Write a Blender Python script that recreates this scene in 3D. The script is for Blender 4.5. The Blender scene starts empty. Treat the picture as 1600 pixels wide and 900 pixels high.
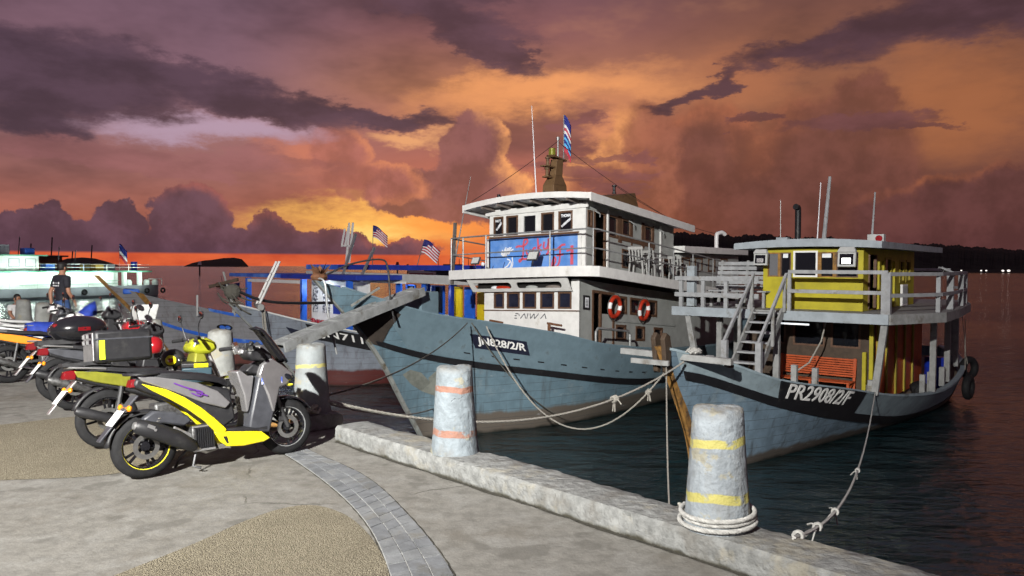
import bpy, bmesh, math, random
from mathutils import Vector, Matrix, Euler
R = math.radians
rnd = random.Random(7)
scene = bpy.context.scene
COL = scene.collection

# ------------------------------------------------------------------ camera
FPX, CAMH = 1185.0, 1.85
cam_d = bpy.data.cameras.new('camera')
cam = bpy.data.objects.new('camera', cam_d)
COL.objects.link(cam)
cam_d.sensor_width = 36.0
cam_d.lens = 36.0 * FPX / 1600.0
cam_d.clip_end = 20000.0
PITCH, ROLL = math.atan(33 / FPX), R(0.25)
cam.matrix_world = Matrix.Translation((0, 0, CAMH)) @ Matrix.Rotation(math.pi / 2 - PITCH, 4, 'X') @ Matrix.Rotation(ROLL, 4, 'Z')
scene.camera = cam
CAMR = cam.matrix_world.to_3x3()

def ray(x, y):
    return CAMR @ Vector(((x - 800) / FPX, -(y - 450) / FPX, -1.0))
def onz(x, y, z=0.0):
    r = ray(x, y); return Vector((0, 0, CAMH)) + r * ((z - CAMH) / r.z)
def atd(x, y, d):
    r = ray(x, y); return Vector((0, 0, CAMH)) + r * (d / r.y)

# ------------------------------------------------------------------ colour helpers
def lin(c):
    return tuple((v / 12.92 if v <= .04045 else ((v + .055) / 1.055) ** 2.4) for v in [q / 255.0 for q in c])
def rgba(c):
    return (c[0], c[1], c[2], 1.0)

# ------------------------------------------------------------------ world: dusk sky
world = bpy.data.worlds.new('World')
scene.world = world
world.use_nodes = True
wt = world.node_tree
for n in list(wt.nodes): wt.nodes.remove(n)
WN, WL = wt.nodes, wt.links
def wn(t, **k):
    n = WN.new(t)
    for a, b in k.items(): setattr(n, a, b)
    return n
def wset(sock, v):
    if hasattr(v, 'is_output') or hasattr(v, 'links'): WL.new(v, sock)
    else: sock.default_value = v
def wmath(op, a, b=0.0, c=0.0, clamp=False):
    n = wn('ShaderNodeMath', operation=op, use_clamp=clamp)
    for i, v in enumerate((a, b, c)): wset(n.inputs[i], v)
    return n.outputs[0]
def wvec(op, a, b=(0, 0, 0)):
    n = wn('ShaderNodeVectorMath', operation=op); wset(n.inputs[0], a); wset(n.inputs[1], b)
    return n.outputs['Value'] if op in ('LENGTH', 'DOT_PRODUCT') else n.outputs[0]
def wrange(v, a, b, lo=0.0, hi=1.0, smooth=True):
    n = wn('ShaderNodeMapRange', interpolation_type='SMOOTHSTEP' if smooth else 'LINEAR'); n.clamp = True
    wset(n.inputs['Value'], v)
    for k, q in (('From Min', a), ('From Max', b), ('To Min', lo), ('To Max', hi)): wset(n.inputs[k], q)
    return n.outputs[0]
def wmix(f, a, b, bt='MIX'):
    n = wn('ShaderNodeMix', data_type='RGBA', blend_type=bt); n.clamp_factor = True
    wset(n.inputs[0], f)
    for i, v in ((6, a), (7, b)):
        wset(n.inputs[i], v if not isinstance(v, tuple) else rgba(v))
    return n.outputs[2]
def wnoise(vec, scale, detail=6.0, rough=.55, col=False, dist=0.0):
    n = wn('ShaderNodeTexNoise'); WL.new(vec, n.inputs['Vector'])
    n.inputs['Scale'].default_value = scale; n.inputs['Detail'].default_value = detail
    n.inputs['Roughness'].default_value = rough; n.inputs['Distortion'].default_value = dist
    return n.outputs['Color'] if col else n.outputs[0]
def wramp(v, stops):
    n = wn('ShaderNodeValToRGB'); WL.new(v, n.inputs[0]); cr = n.color_ramp
    while len(cr.elements) > 1: cr.elements.remove(cr.elements[-1])
    for i, (p, c) in enumerate(stops):
        e = cr.elements[0] if i == 0 else cr.elements.new(p)
        e.position = p; e.color = rgba(lin(c))
    return n.outputs[0]
def azel(x, y):
    d = ray(x, y).normalized()
    return math.degrees(math.atan2(d.x, d.y)), math.degrees(math.asin(d.z))

tc = wn('ShaderNodeTexCoord')
DIR = wvec('NORMALIZE', tc.outputs['Generated'])
sx = wn('ShaderNodeSeparateXYZ'); WL.new(DIR, sx.inputs[0])
AZ = wmath('MULTIPLY', wmath('ARCTAN2', sx.outputs[0], sx.outputs[1]), 180 / math.pi)
EL = wmath('MULTIPLY', wmath('ARCSINE', sx.outputs[2]), 180 / math.pi)
cx = wn('ShaderNodeCombineXYZ'); WL.new(AZ, cx.inputs[0]); WL.new(EL, cx.inputs[1])
P0 = cx.outputs[0]
DS = wvec('MULTIPLY', DIR, (1.0, 1.0, 2.6))             # flattened: stratiform streaks
def warp(base, col, amp):
    return wvec('ADD', base, wvec('MULTIPLY', wvec('SUBTRACT', col, (.5, .5, .5)), amp))
n_str = wnoise(DS, 5.0, 7.0, .64, True)
TEXC = wrange(wnoise(DIR, 22.0, 4.0, .6), .35, .68)
TEXS = wrange(wnoise(DS, 9.0, 5.0, .6), .36, .66)
n_cum = wnoise(DIR, 16.0, 7.0, .63, True)
PS = warp(P0, n_str, (17, 7.5, 0))                       # stratus edges
PC = warp(P0, n_cum, (4.2, 3.6, 0))                      # cumulus edges
def blob(P, x, y, rx, ry, rot=0.0):
    """radial value (1 on the edge) of an ellipse given in degrees of sky via photo-plane centre"""
    a, e = azel(x, y)
    a1, _ = azel(x + rx, y); _, e1 = azel(x, y - ry)
    m = wn('ShaderNodeMapping', vector_type='TEXTURE'); WL.new(P, m.inputs['Vector'])
    m.inputs['Location'].default_value = (a, e, 0); m.inputs['Rotation'].default_value = (0, 0, R(rot))
    m.inputs['Scale'].default_value = (max(abs(a1 - a), .2), max(abs(e1 - e), .2), 1)
    return wvec('LENGTH', m.outputs[0]), m.outputs[0]
def union(lst):
    o = lst[0]
    for q in lst[1:]: o = wmath('SMOOTH_MIN', o, q, .25)
    return o

# base gradients by elevation (0..45 deg)
e01 = wrange(EL, -2.0, 43.0, 0, 1, False)
def st(l): return [((d + 2) / 45.0, c) for d, c in l]
gl = wramp(e01, st([(-2, (110, 68, 64)), (0, (206, 92, 60)), (1.0, (200, 86, 60)), (3, (180, 106, 88)), (6, (158, 103, 98)), (10, (144, 103, 109)), (14, (130, 96, 110)), (20, (110, 83, 100)), (42, (90, 73, 92))]))
gr = wramp(e01, st([(-2, (66, 44, 46)), (0, (92, 56, 54)), (4, (104, 62, 57)), (8, (120, 75, 62)), (12, (146, 94, 70)), (15, (146, 94, 72)), (20, (98, 64, 65)), (42, (90, 73, 92))]))
gm = wramp(e01, st([(-2, (150, 80, 60)), (0, (226, 104, 58)), (2, (236, 130, 70)), (5, (190, 104, 78)), (9, (168, 104, 96)), (13, (186, 122, 92)), (17, (138, 90, 90)), (21, (108, 76, 88)), (42, (90, 73, 92))]))
sky = wmix(wrange(AZ, -22, -5), gl, gm)
sky = wmix(wrange(AZ, 2, 20), sky, gr)
back = wramp(e01, st([(-2, (70, 56, 68)), (0, (82, 66, 80)), (8, (92, 74, 88)), (20, (94, 76, 92)), (42, (90, 73, 92))]))
sky = wmix(wrange(sx.outputs[1], .35, -.35), sky, back)
# broad tonal streaks
fb = wnoise(DS, 3.2, 5.0, .6)
sky = wmix(wrange(fb, .42, .72), sky, wmix(.55, sky, (.022, .012, .02)))
sky = wmix(wrange(fb, .44, .25, 0, .38), sky, wmix(.5, sky, lin((255, 176, 120))))
# glows of lit high cloud and clear gaps
def glow(P, x, y, rx, ry, rot, c, op, soft=.15):
    global sky
    r, _ = blob(P, x, y, rx, ry, rot)
    sky = wmix(wmath('MULTIPLY', wrange(r, 1.25, soft), op), sky, lin(c))
glow(PS, 590, 352, 200, 36, -3, (255, 190, 98), 1.0)
glow(PS, 520, 362, 100, 16, 0, (255, 218, 124), .9)
glow(PS, 690, 350, 120, 26, 0, (255, 150, 70), .8)
glow(PS, 850, 150, 260, 34, 7, (250, 166, 104), .8)
glow(PS, 640, 225, 70, 16, 0, (250, 180, 120), .7)
glow(PS, 330, 200, 150, 26, 0, (190, 158, 178), .8)
glow(PS, 985, 205, 46, 60, 0, (246, 160, 104), .6)
glow(PS, 1490, 170, 190, 110, 0, (180, 110, 68), .6)
glow(PS, 1180, 120, 150, 60, 0, (190, 118, 80), .5)
glow(PS, 470, 250, 90, 40, 0, (226, 132, 96), .5)

# cumulus towers with sun-lit rims
def cumulus(parts, dark, rim, ldir, op=.95, soft=.07, rimop=.8):
    global sky
    rs, vs = zip(*[blob(PC, *p) for p in parts])
    r = union(list(rs))
    mask = wmath('MULTIPLY', wrange(r, 1.0 + soft, 1.0 - soft), op)
    body = dark if not isinstance(dark, tuple) else lin(dark)
    tex = TEXC
    if isinstance(body, tuple):
        body = wmix(tex, tuple(q * .8 for q in body), tuple(q * 1.28 for q in body))
    if rimop > 0:
        dd = wvec('DOT_PRODUCT', vs[0], (ldir[0], ldir[1], 0))
        k = wmath('MULTIPLY', wmath('MULTIPLY', wmath('MULTIPLY', wrange(r, .45, .98), wrange(dd, .05, .9)), wmath('MULTIPLY_ADD', TEXC, .7, .4)), rimop, 0, True)
        body = wmix(k, body, lin(rim))
    sky = wmix(mask, sky, body)
cumulus([(1300, 270, 150, 130, 0), (1180, 330, 240, 90, 0), (1350, 170, 58, 60, 0), (1090, 260, 110, 100, 0)], (108, 64, 57), (206, 118, 76), (-.9, .3), .75, .16, .5)
cumulus([(1010, 230, 60, 80, 10), (960, 300, 110, 60, 0)], (146, 88, 70), (250, 170, 104), (-.95, .2), .8, .12, .95)
cumulus([(742, 235, 54, 62, 0), (735, 300, 90, 60, 0), (660, 300, 90, 40, 0)], (126, 80, 80), (252, 170, 106), (.95, .2), .95, .07, 1.0)
cumulus([(530, 230, 50, 36, 0), (590, 285, 90, 30, 0)], (160, 96, 88), (240, 150, 100), (.9, .3), .75, .14, .7)
cumulus([(1480, 305, 60, 40, 0), (1560, 300, 60, 40, 0), (1500, 350, 200, 60, 0)], (92, 55, 55), (206, 120, 72), (-.3, .95), .85, .14, .5)
# low dark bank on the left horizon
cumulus([(300, 335, 66, 46, 0), (55, 355, 60, 42, 0), (185, 350, 48, 38, 0), (425, 362, 40, 40, 0), (120, 388, 190, 22, 0), (350, 388, 210, 22, 0), (560, 392, 130, 14, 0), (100, 372, 120, 22, 0), (520, 380, 60, 16, 0), (120, 380, 170, 34, 0), (370, 380, 150, 30, 0)], (94, 66, 79), (226, 120, 90), (.3, .9), 1.0, .06, .3)
# stratus decks
def deck(parts, c, op, soft=.17):
    global sky
    r = union([blob(PS, *p)[0] for p in parts])
    body = wmix(TEXS, tuple(q * .82 for q in lin(c)), tuple(q * 1.32 for q in lin(c)))
    sky = wmix(wmath('MULTIPLY', wmath('MULTIPLY_ADD', wrange(r, 1 + soft, 1 - soft), .45, wmath('MULTIPLY', wrange(r, 1.35, .55), .55)), op), sky, body)
deck([(60, 115, 260, 62, -4), (330, 140, 230, 34, -10), (540, 178, 150, 18, -9), (30, 175, 140, 44, 0)], (76, 56, 70), .98)
glow(PS, 325, 206, 165, 27, 0, (178, 150, 170), .85, .3)
deck([(700, 20, 150, 46, -14), (790, 85, 80, 26, -30), (690, -50, 240, 60, 0)], (84, 59, 70), .92)
deck([(1440, 32, 250, 56, 5), (1290, 62, 130, 30, 8), (1100, 130, 100, 15, 16), (1540, -10, 220, 60, 0)], (74, 50, 59), .93)
deck([(1330, 190, 110, 17, 0), (1190, 182, 36, 8, 0), (1420, 200, 70, 7, 0)], (104, 64, 66), .8)
deck([(905, 196, 52, 12, 10), (950, 240, 60, 8, 6), (900, 268, 90, 12, 0), (930, 288, 80, 9, 0)], (118, 72, 76), .7)
deck([(300, 262, 240, 18, 0), (120, 240, 140, 22, 0)], (138, 88, 92), .5)
# clear ember strip under the bank
sky = wmix(wmath('MULTIPLY', wrange(EL, .95, .75), wmath('MULTIPLY', wrange(AZ, -2, -8), wrange(AZ, -75, -45))), sky, wmix(TEXS, lin((196, 78, 50)), lin((226, 104, 62))))
# physical twilight sky underneath (sun already on the horizon)
ns = wn('ShaderNodeTexSky', sky_type='NISHITA'); ns.sun_disc = False
ns.sun_elevation = R(0.5); ns.sun_rotation = R(-8.0); ns.altitude = 0; ns.dust_density = 3.0
nis = wmix(1.0, ns.outputs[0], (.05, .05, .05), 'MULTIPLY')
sky = wmix(.15, sky, nis, 'ADD')
bg = wn('ShaderNodeBackground'); WL.new(sky, bg.inputs[0]); bg.inputs[1].default_value = 1.0
world.cycles.sampling_method = 'MANUAL'; world.cycles.sample_map_resolution = 128
wo = wn('ShaderNodeOutputWorld'); WL.new(bg.outputs[0], wo.inputs[0])

# ------------------------------------------------------------------ sun behind the cloud bank (almost set)
sl = bpy.data.lights.new('sun', 'SUN'); sl.energy = 0.04; sl.angle = R(50); sl.color = (1, .55, .3)
so = bpy.data.objects.new('sun', sl); COL.objects.link(so)
so.rotation_euler = Vector((math.sin(R(-8)), math.cos(R(-8)), math.tan(R(2)))).to_track_quat('Z', 'Y').to_euler()

# ------------------------------------------------------------------ harbour floodlight on a mast behind the photographer
FLOOD = Vector((-4.5, -5.5, 7.6)); AIM = Vector((-2.4, 19.0, 2.6)); FLOOD_W = 40000.0
fl = bpy.data.lights.new('floodlight', 'SPOT'); fl.energy = FLOOD_W; fl.spot_size = R(86); fl.spot_blend = 1.0
fl.shadow_soft_size = .10; fl.color = (1.0, .98, .93)
fo = bpy.data.objects.new('floodlight', fl); COL.objects.link(fo); fo.location = FLOOD
fo.rotation_euler = (FLOOD - AIM).to_track_quat('Z', 'Y').to_euler()

vs_ = scene.view_settings
vs_.view_transform = 'Standard'; vs_.look = 'None'; vs_.exposure = 0.0; vs_.gamma = 1.0
vs_.use_curve_mapping = False
scene.render.engine = 'CYCLES'
scene.cycles.use_denoising = True
scene.cycles.max_bounces = 5
scene.cycles.use_adaptive_sampling = True; scene.cycles.adaptive_threshold = .04
scene.cycles.sample_clamp_indirect = 4.0

# ------------------------------------------------------------------ materials
MATS = {}
def mat(name, col, rough=.6, metal=0.0, var=.18, vs=6.0, bump=0.0, bs=40.0, col2=None, c2s=2.0, c2lo=.52, c2hi=.68, spec=.4, emit=None, es=0.0, coat=0.0, fn=None, hsvc=True, trans=0.0):
    """procedural principled: base colour with noise tint, optional second (wear) colour and fine relief"""
    m = bpy.data.materials.new(name); m.use_nodes = True
    t = m.node_tree; N, L = t.nodes, t.links
    b = N['Principled BSDF']
    b.inputs['Roughness'].default_value = rough; b.inputs['Metallic'].default_value = metal
    b.inputs['Specular IOR Level'].default_value = spec; b.inputs['Coat Weight'].default_value = coat
    if trans: b.inputs['Transmission Weight'].default_value = trans
    tcn = N.new('ShaderNodeTexCoord'); oc = tcn.outputs['Object']
    def noise(s, d=5.0, r=.55, vec=None):
        n = N.new('ShaderNodeTexNoise'); L.new(vec or oc, n.inputs[0])
        n.inputs['Scale'].default_value = s; n.inputs['Detail'].default_value = d; n.inputs['Roughness'].default_value = r
        return n.outputs[0]
    def mrange(v, a, c, lo=0.0, hi=1.0):
        n = N.new('ShaderNodeMapRange'); L.new(v, n.inputs[0]); n.interpolation_type = 'SMOOTHSTEP'
        for i, q in ((1, a), (2, c), (3, lo), (4, hi)): n.inputs[i].default_value = q
        return n.outputs[0]
    def mix(f, a, c, bt='MIX'):
        n = N.new('ShaderNodeMix'); n.data_type = 'RGBA'; n.blend_type = bt
        if hasattr(f, 'links'): L.new(f, n.inputs[0])
        else: n.inputs[0].default_value = f
        for i, q in ((6, a), (7, c)):
            if hasattr(q, 'links'): L.new(q, n.inputs[i])
            else: n.inputs[i].default_value = rgba(q)
        return n.outputs[2]
    def mul(v, k):
        n = N.new('ShaderNodeMath'); n.operation = 'MULTIPLY'; n.use_clamp = True
        for i, q in ((0, v), (1, k)):
            if hasattr(q, 'links'): L.new(q, n.inputs[i])
            else: n.inputs[i].default_value = q
        return n.outputs[0]
    def sep():
        n = N.new('ShaderNodeSeparateXYZ'); L.new(oc, n.inputs[0]); return n.outputs
    def mapv(sc, loc=(0, 0, 0)):
        n = N.new('ShaderNodeMapping'); L.new(oc, n.inputs[0]); n.inputs['Scale'].default_value = sc; n.inputs['Location'].default_value = loc
        return n.outputs[0]
    c = col
    if var > 0:
        c = mix(mrange(noise(vs, 6, .62), .3, .7), tuple(q * (1 - var) for q in col), tuple(min(1, q * (1 + var)) for q in col))
    if col2 is not None:
        c = mix(mrange(noise(c2s, 8, .65), c2lo, c2hi), c, col2)
    api = dict(m=m, N=N, L=L, b=b, noise=noise, mrange=mrange, mix=mix, mul=mul, sep=sep, mapv=mapv, oc=oc)
    h = None
    if fn:
        rr = fn(c, api)
        if isinstance(rr, tuple) and len(rr) == 2 and hasattr(rr[0], 'links'): c, h = rr
        else: c = rr
    if hasattr(c, 'links'): L.new(c, b.inputs['Base Color'])
    else: b.inputs['Base Color'].default_value = rgba(c)
    if bump > 0:
        bn = N.new('ShaderNodeBump'); bn.inputs['Strength'].default_value = 1.0; bn.inputs['Distance'].default_value = bump
        L.new(h if h is not None else noise(bs, 4, .6), bn.inputs['Height']); L.new(bn.outputs[0], b.inputs['Normal'])
    if emit is not None:
        b.inputs['Emission Color'].default_value = rgba(emit); b.inputs['Emission Strength'].default_value = es
    MATS[name] = m
    return m

# ------------------------------------------------------------------ mesh builder
class MB:
    def __init__(s, tf=None): s.v = []; s.f = []; s.tf = tf
    def add(s, vs, fs, M=None):
        o = len(s.v)
        for p in vs:
            p = Vector(p)
            if M is not None: p = M @ p
            s.v.append(p)
        s.f += [tuple(i + o for i in q) for q in fs]
        return s
    BOXF = [(0, 3, 2, 1), (4, 5, 6, 7), (0, 1, 5, 4), (1, 2, 6, 5), (2, 3, 7, 6), (3, 0, 4, 7)]
    def box(s, x0, x1, y0, y1, z0, z1, M=None):
        if x0 > x1: x0, x1 = x1, x0
        if y0 > y1: y0, y1 = y1, y0
        if z0 > z1: z0, z1 = z1, z0
        return s.add([(x0, y0, z0), (x1, y0, z0), (x1, y1, z0), (x0, y1, z0), (x0, y0, z1), (x1, y0, z1), (x1, y1, z1), (x0, y1, z1)], s.BOXF, M)
    def hexa(s, pts): return s.add(pts, s.BOXF)
    def bar(s, p0, p1, w, h, up=(0, 0, 1)):
        p0, p1 = Vector(p0), Vector(p1); d = (p1 - p0).normalized(); u = Vector(up)
        if abs(d.dot(u)) > .98: u = Vector((1, 0, 0))
        a = d.cross(u).normalized(); b = a.cross(d).normalized()
        q = []
        for p in (p0, p1):
            q += [p - a * w / 2 - b * h / 2, p + a * w / 2 - b * h / 2, p + a * w / 2 + b * h / 2, p - a * w / 2 + b * h / 2]
        return s.add(q, [(0, 1, 2, 3), (7, 6, 5, 4), (0, 4, 5, 1), (1, 5, 6, 2), (2, 6, 7, 3), (3, 7, 4, 0)])
    def tube(s, pts, r, n=8, closed=False, caps=True):
        pts = [Vector(p) for p in pts]; m = len(pts)
        rs = r if isinstance(r, (list, tuple)) else [r] * m
        o = len(s.v); prev = None
        for i, p in enumerate(pts):
            if closed: d = pts[(i + 1) % m] - pts[i - 1]
            else: d = pts[min(i + 1, m - 1)] - pts[max(i - 1, 0)]
            if d.length < 1e-9: d = Vector((0, 0, 1))
            d.normalize()
            if prev is None:
                u = Vector((0, 0, 1)) if abs(d.z) < .9 else Vector((1, 0, 0))
                a = d.cross(u).normalized()
            else:
                a = prev - d * prev.dot(d)
                a = a.normalized() if a.length > 1e-6 else d.orthogonal().normalized()
            prev = a; b = d.cross(a)
            for k in range(n):
                t = 2 * math.pi * k / n
                s.v.append(p + a * (math.cos(t) * rs[i]) + b * (math.sin(t) * rs[i]))
        for i in range(m if closed else m - 1):
            j = (i + 1) % m
            for k in range(n):
                l = (k + 1) % n
                s.f.append((o + i * n + k, o + i * n + l, o + j * n + l, o + j * n + k))
        if caps and not closed:
            s.f.append(tuple(o + k for k in range(n))[::-1]); s.f.append(tuple(o + (m - 1) * n + k for k in range(n)))
        return s
    def cone(s, p0, p1, r0, r1=None, n=12): return s.tube([p0, p1], [r0, r0 if r1 is None else r1], n)
    def lathe(s, prof, n=24, M=None, a0=0.0, a1=2 * math.pi, caps=True):
        full = abs(a1 - a0 - 2 * math.pi) < 1e-6; vs = []; k = n if full else n + 1
        for (r, z) in prof:
            for i in range(k):
                t = a0 + (a1 - a0) * i / n; vs.append((r * math.cos(t), r * math.sin(t), z))
        fs = []
        for j in range(len(prof) - 1):
            for i in range(n):
                l = (i + 1) % k
                fs.append((j * k + i, j * k + l, (j + 1) * k + l, (j + 1) * k + i))
        if full and caps:
            if prof[0][0] > 1e-6: fs.append(tuple(range(k))[::-1])
            if prof[-1][0] > 1e-6: fs.append(tuple((len(prof) - 1) * k + i for i in range(k)))
        return s.add(vs, fs, M)
    def ell(s, c, r, n=12, M=None):
        prof = [(max(math.sin(math.pi * i / n), 1e-4 if 0 < i < n else 0.0002), -math.cos(math.pi * i / n)) for i in range(n + 1)]
        T = Matrix.Translation(c) @ (M.to_4x4() if M is not None else Matrix.Identity(4)) @ Matrix.Diagonal((r[0], r[1], r[2], 1))
        return s.lathe(prof, max(8, n + n // 2), T)
    def prism(s, poly, M, t0, t1):
        """poly (x,y) in the local frame M, extruded along local z from t0 to t1"""
        n = len(poly)
        vs = [(x, y, t0) for x, y in poly] + [(x, y, t1) for x, y in poly]
        fs = [tuple(range(n))[::-1], tuple(range(n, 2 * n))] + [(i, (i + 1) % n, n + (i + 1) % n, n + i) for i in range(n)]
        return s.add(vs, fs, M)
    def grid(s, rows, flip=False):
        n = len(rows[0]); o = len(s.v)
        for r in rows: s.v += [Vector(p) for p in r]
        for i in range(len(rows) - 1):
            for j in range(n - 1):
                q = (o + i * n + j, o + i * n + j + 1, o + (i + 1) * n + j + 1, o + (i + 1) * n + j)
                s.f.append(q[::-1] if flip else q)
        return s
    def mesh(s, name):
        me = bpy.data.meshes.new(name)
        vv = [s.tf(p) for p in s.v] if s.tf else s.v
        me.from_pydata([tuple(p) for p in vv], [], s.f); me.update()
        return me
    def build(s, name, m, parent=None, smooth=38, bevel=0.0, sub=0, solid=0.0, fix=True):
        me = s.mesh(name)
        if fix:
            bm = bmesh.new(); bm.from_mesh(me); bmesh.ops.recalc_face_normals(bm, faces=bm.faces); bm.to_mesh(me); bm.free()
        return link(name, me, m, parent, smooth, bevel, sub, solid)

def link(name, me, m, parent=None, smooth=38, bevel=0.0, sub=0, solid=0.0):
    if m is not None: me.materials.append(MATS[m] if isinstance(m, str) else m)
    if smooth:
        me.shade_smooth()
        if smooth < 180: me.set_sharp_from_angle(angle=R(smooth))
    o = bpy.data.objects.new(name, me); COL.objects.link(o)
    if parent is not None: o.parent = parent
    if solid:
        q = o.modifiers.new('solid', 'SOLIDIFY'); q.thickness = solid; q.offset = -1
    if bevel:
        q = o.modifiers.new('bevel', 'BEVEL'); q.width = bevel; q.segments = 2; q.limit_method = 'ANGLE'; q.angle_limit = R(40)
    if sub:
        q = o.modifiers.new('sub', 'SUBSURF'); q.levels = sub; q.render_levels = sub
    return o
def tag(o, label, cat, group=None, kind=None):
    if label: o['label'] = label
    if cat: o['category'] = cat
    if group: o['group'] = group
    if kind: o['kind'] = kind
    return o
def thing(name, label, cat, loc=(0, 0, 0), rz=0.0, group=None, rot=None):
    o = bpy.data.objects.new(name, None); COL.objects.link(o); o.empty_display_size = .2
    o.location = loc; o.rotation_euler = rot if rot is not None else (0, 0, rz)
    return tag(o, label, cat, group)
def bez(pts, n=8):
    """catmull-rom through points"""
    P = [Vector(p) for p in pts]; out = []
    for i in range(len(P) - 1):
        a, b, c, d = P[max(i - 1, 0)], P[i], P[i + 1], P[min(i + 2, len(P) - 1)]
        for k in range(n):
            t = k / n
            out.append(.5 * ((2 * b) + (c - a) * t + (2 * a - 5 * b + 4 * c - d) * t * t + (3 * b - a - 3 * c + d) * t ** 3))
    out.append(P[-1]); return out
def lerp(tab, x):
    if x <= tab[0][0]: return tab[0][1]
    for (a, u), (b, v) in zip(tab, tab[1:]):
        if x <= b:
            t = (x - a) / (b - a); return u + (v - u) * t
    return tab[-1][1]
def smooth_lerp(tab, x):
    xs = [t[0] for t in tab]
    if x <= xs[0]: return tab[0][1]
    if x >= xs[-1]: return tab[-1][1]
    for i in range(len(tab) - 1):
        if x <= xs[i + 1]:
            x0, y0 = tab[i]; x1, y1 = tab[i + 1]; h = x1 - x0
            m0 = (y1 - tab[i - 1][1]) / (x1 - tab[i - 1][0]) if i > 0 else (y1 - y0) / h
            m1 = (tab[i + 2][1] - y0) / (tab[i + 2][0] - x0) if i + 2 < len(tab) else (y1 - y0) / h
            t = (x - x0) / h
            return (2*t**3 - 3*t*t + 1) * y0 + (t**3 - 2*t*t + t) * h * m0 + (-2*t**3 + 3*t*t) * y1 + (t**3 - t*t) * h * m1
def text_mesh(name, s, size, depth, M, m, parent, shear=0.0, sx=1.0, bold=0.0, align='CENTER'):
    cu = bpy.data.curves.new(name, 'FONT'); cu.body = s; cu.size = size; cu.extrude = depth; cu.shear = shear; cu.offset = bold
    cu.align_x = align; cu.align_y = 'CENTER'; cu.resolution_u = 3
    to = bpy.data.objects.new(name, cu); COL.objects.link(to)
    bpy.context.view_layer.update()
    me = bpy.data.meshes.new_from_object(to.evaluated_get(bpy.context.evaluated_depsgraph_get()))
    bpy.data.objects.remove(to); bpy.data.curves.remove(cu)
    me.transform(M @ Matrix.Diagonal((sx, 1, 1, 1))); me.update(); me.materials.clear()
    return link(name, me, m, parent, 0)
def frame(o, x, y):
    """4x4 with origin o, local x, local y, z = x cross y"""
    x = Vector(x).normalized(); y = Vector(y); y = (y - x * y.dot(x)).normalized(); z = x.cross(y)
    M = Matrix((x, y, z)).transposed().to_4x4(); M.translation = Vector(o); return M
def rope_pts(p0, p1, sag, n=24):
    p0, p1 = Vector(p0), Vector(p1)
    return [p0.lerp(p1, i / n) - Vector((0, 0, 4 * sag * (i / n) * (1 - i / n))) for i in range(n + 1)]
# ================================================================== MATERIAL PALETTE
def f_concrete(c, a):
    n1 = a['noise'](.9, 8, .65); n2 = a['noise'](3.1, 8, .7); n3 = a['noise'](60, 4, .6)
    c = a['mix'](a['mul'](a['mrange'](n1, .48, .68), .65), c, (.12, .105, .085))
    c = a['mix'](a['mul'](a['mrange'](n2, .48, .66), .6), c, (.25, .246, .23))
    c = a['mix'](a['mul'](a['mrange'](a['noise'](2.3, 3, .5, a['mapv']((1, 1, 1), (31, 7, 0))), .6, .66), .6), c, (.10, .095, .085))
    c = a['mix'](a['mrange'](n3, .35, .65, 0, .28), c, (.12, .115, .10))
    v = a['N'].new('ShaderNodeTexVoronoi'); v.feature = 'DISTANCE_TO_EDGE'; v.inputs['Scale'].default_value = .34
    w = a['N'].new('ShaderNodeMix'); w.data_type = 'VECTOR'; w.inputs[0].default_value = .22
    nn = a['N'].new('ShaderNodeTexNoise'); nn.inputs['Scale'].default_value = 2.2; nn.inputs['Detail'].default_value = 6
    a['L'].new(a['oc'], nn.inputs[0]); a['L'].new(a['oc'], w.inputs[4]); a['L'].new(nn.outputs[1], w.inputs[5]); a['L'].new(w.outputs[1], v.inputs[0])
    crack = a['mul'](a['mrange'](v.outputs['Distance'], .003, .0008), a['mrange'](a['noise'](.8, 2, .5, a['mapv']((1, 1, 1), (5, 3, 0))), .52, .58))
    return a['mix'](a['mul'](crack, .75), c, (.05, .045, .038))
mat('concrete', (.175, .168, .152), .85, var=.2, vs=9, bump=.006, bs=34, spec=.25, fn=f_concrete)
def f_agg(c, a):
    v = a['N'].new('ShaderNodeTexVoronoi'); v.inputs['Scale'].default_value = 120; a['L'].new(a['oc'], v.inputs[0])
    hs = a['N'].new('ShaderNodeSeparateColor'); a['L'].new(v.outputs['Color'], hs.inputs[0])
    c = a['mix'](a['mrange'](hs.outputs[0], .1, .9), (.155, .137, .098), (.28, .25, .18))
    c = a['mix'](a['mrange'](v.outputs['Distance'], .45, .75, 0, .7), c, (.10, .083, .055))
    c = a['mix'](a['mul'](a['mrange'](a['noise'](1.6, 6, .6), .48, .68), .45), c, (.14, .12, .085))
    inv = a['N'].new('ShaderNodeMath'); inv.operation = 'SUBTRACT'; inv.inputs[0].default_value = 1.0; a['L'].new(v.outputs['Distance'], inv.inputs[1])
    return c, inv.outputs[0]
mat('pebble_wash', (.36, .31, .2), .8, var=0, bump=.008, fn=f_agg, spec=.3)
def f_kerb(c, a):
    z = a['sep']()[2]
    c = a['mix'](a['mul'](a['mrange'](a['noise'](1.7, 8, .68), .52, .64), .55), c, (.25, .225, .165))
    c = a['mix'](a['mul'](a['mrange'](a['noise'](2.6, 6, .6, a['mapv']((1, 1, 1), (9, 2, 4))), .54, .68), .55), c, (.12, .11, .095))
    wv = a['N'].new('ShaderNodeMath'); wv.operation = 'MULTIPLY_ADD'; a['L'].new(a['noise'](5, 5, .6), wv.inputs[0]); wv.inputs[1].default_value = .09; a['L'].new(z, wv.inputs[2])
    return a['mix'](a['mrange'](wv.outputs[0], .082, .045), c, (.045, .042, .03))
mat('kerb_concrete', (.19, .194, .188), .85, var=.25, vs=11, bump=.03, bs=13, fn=f_kerb, spec=.25)
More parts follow.
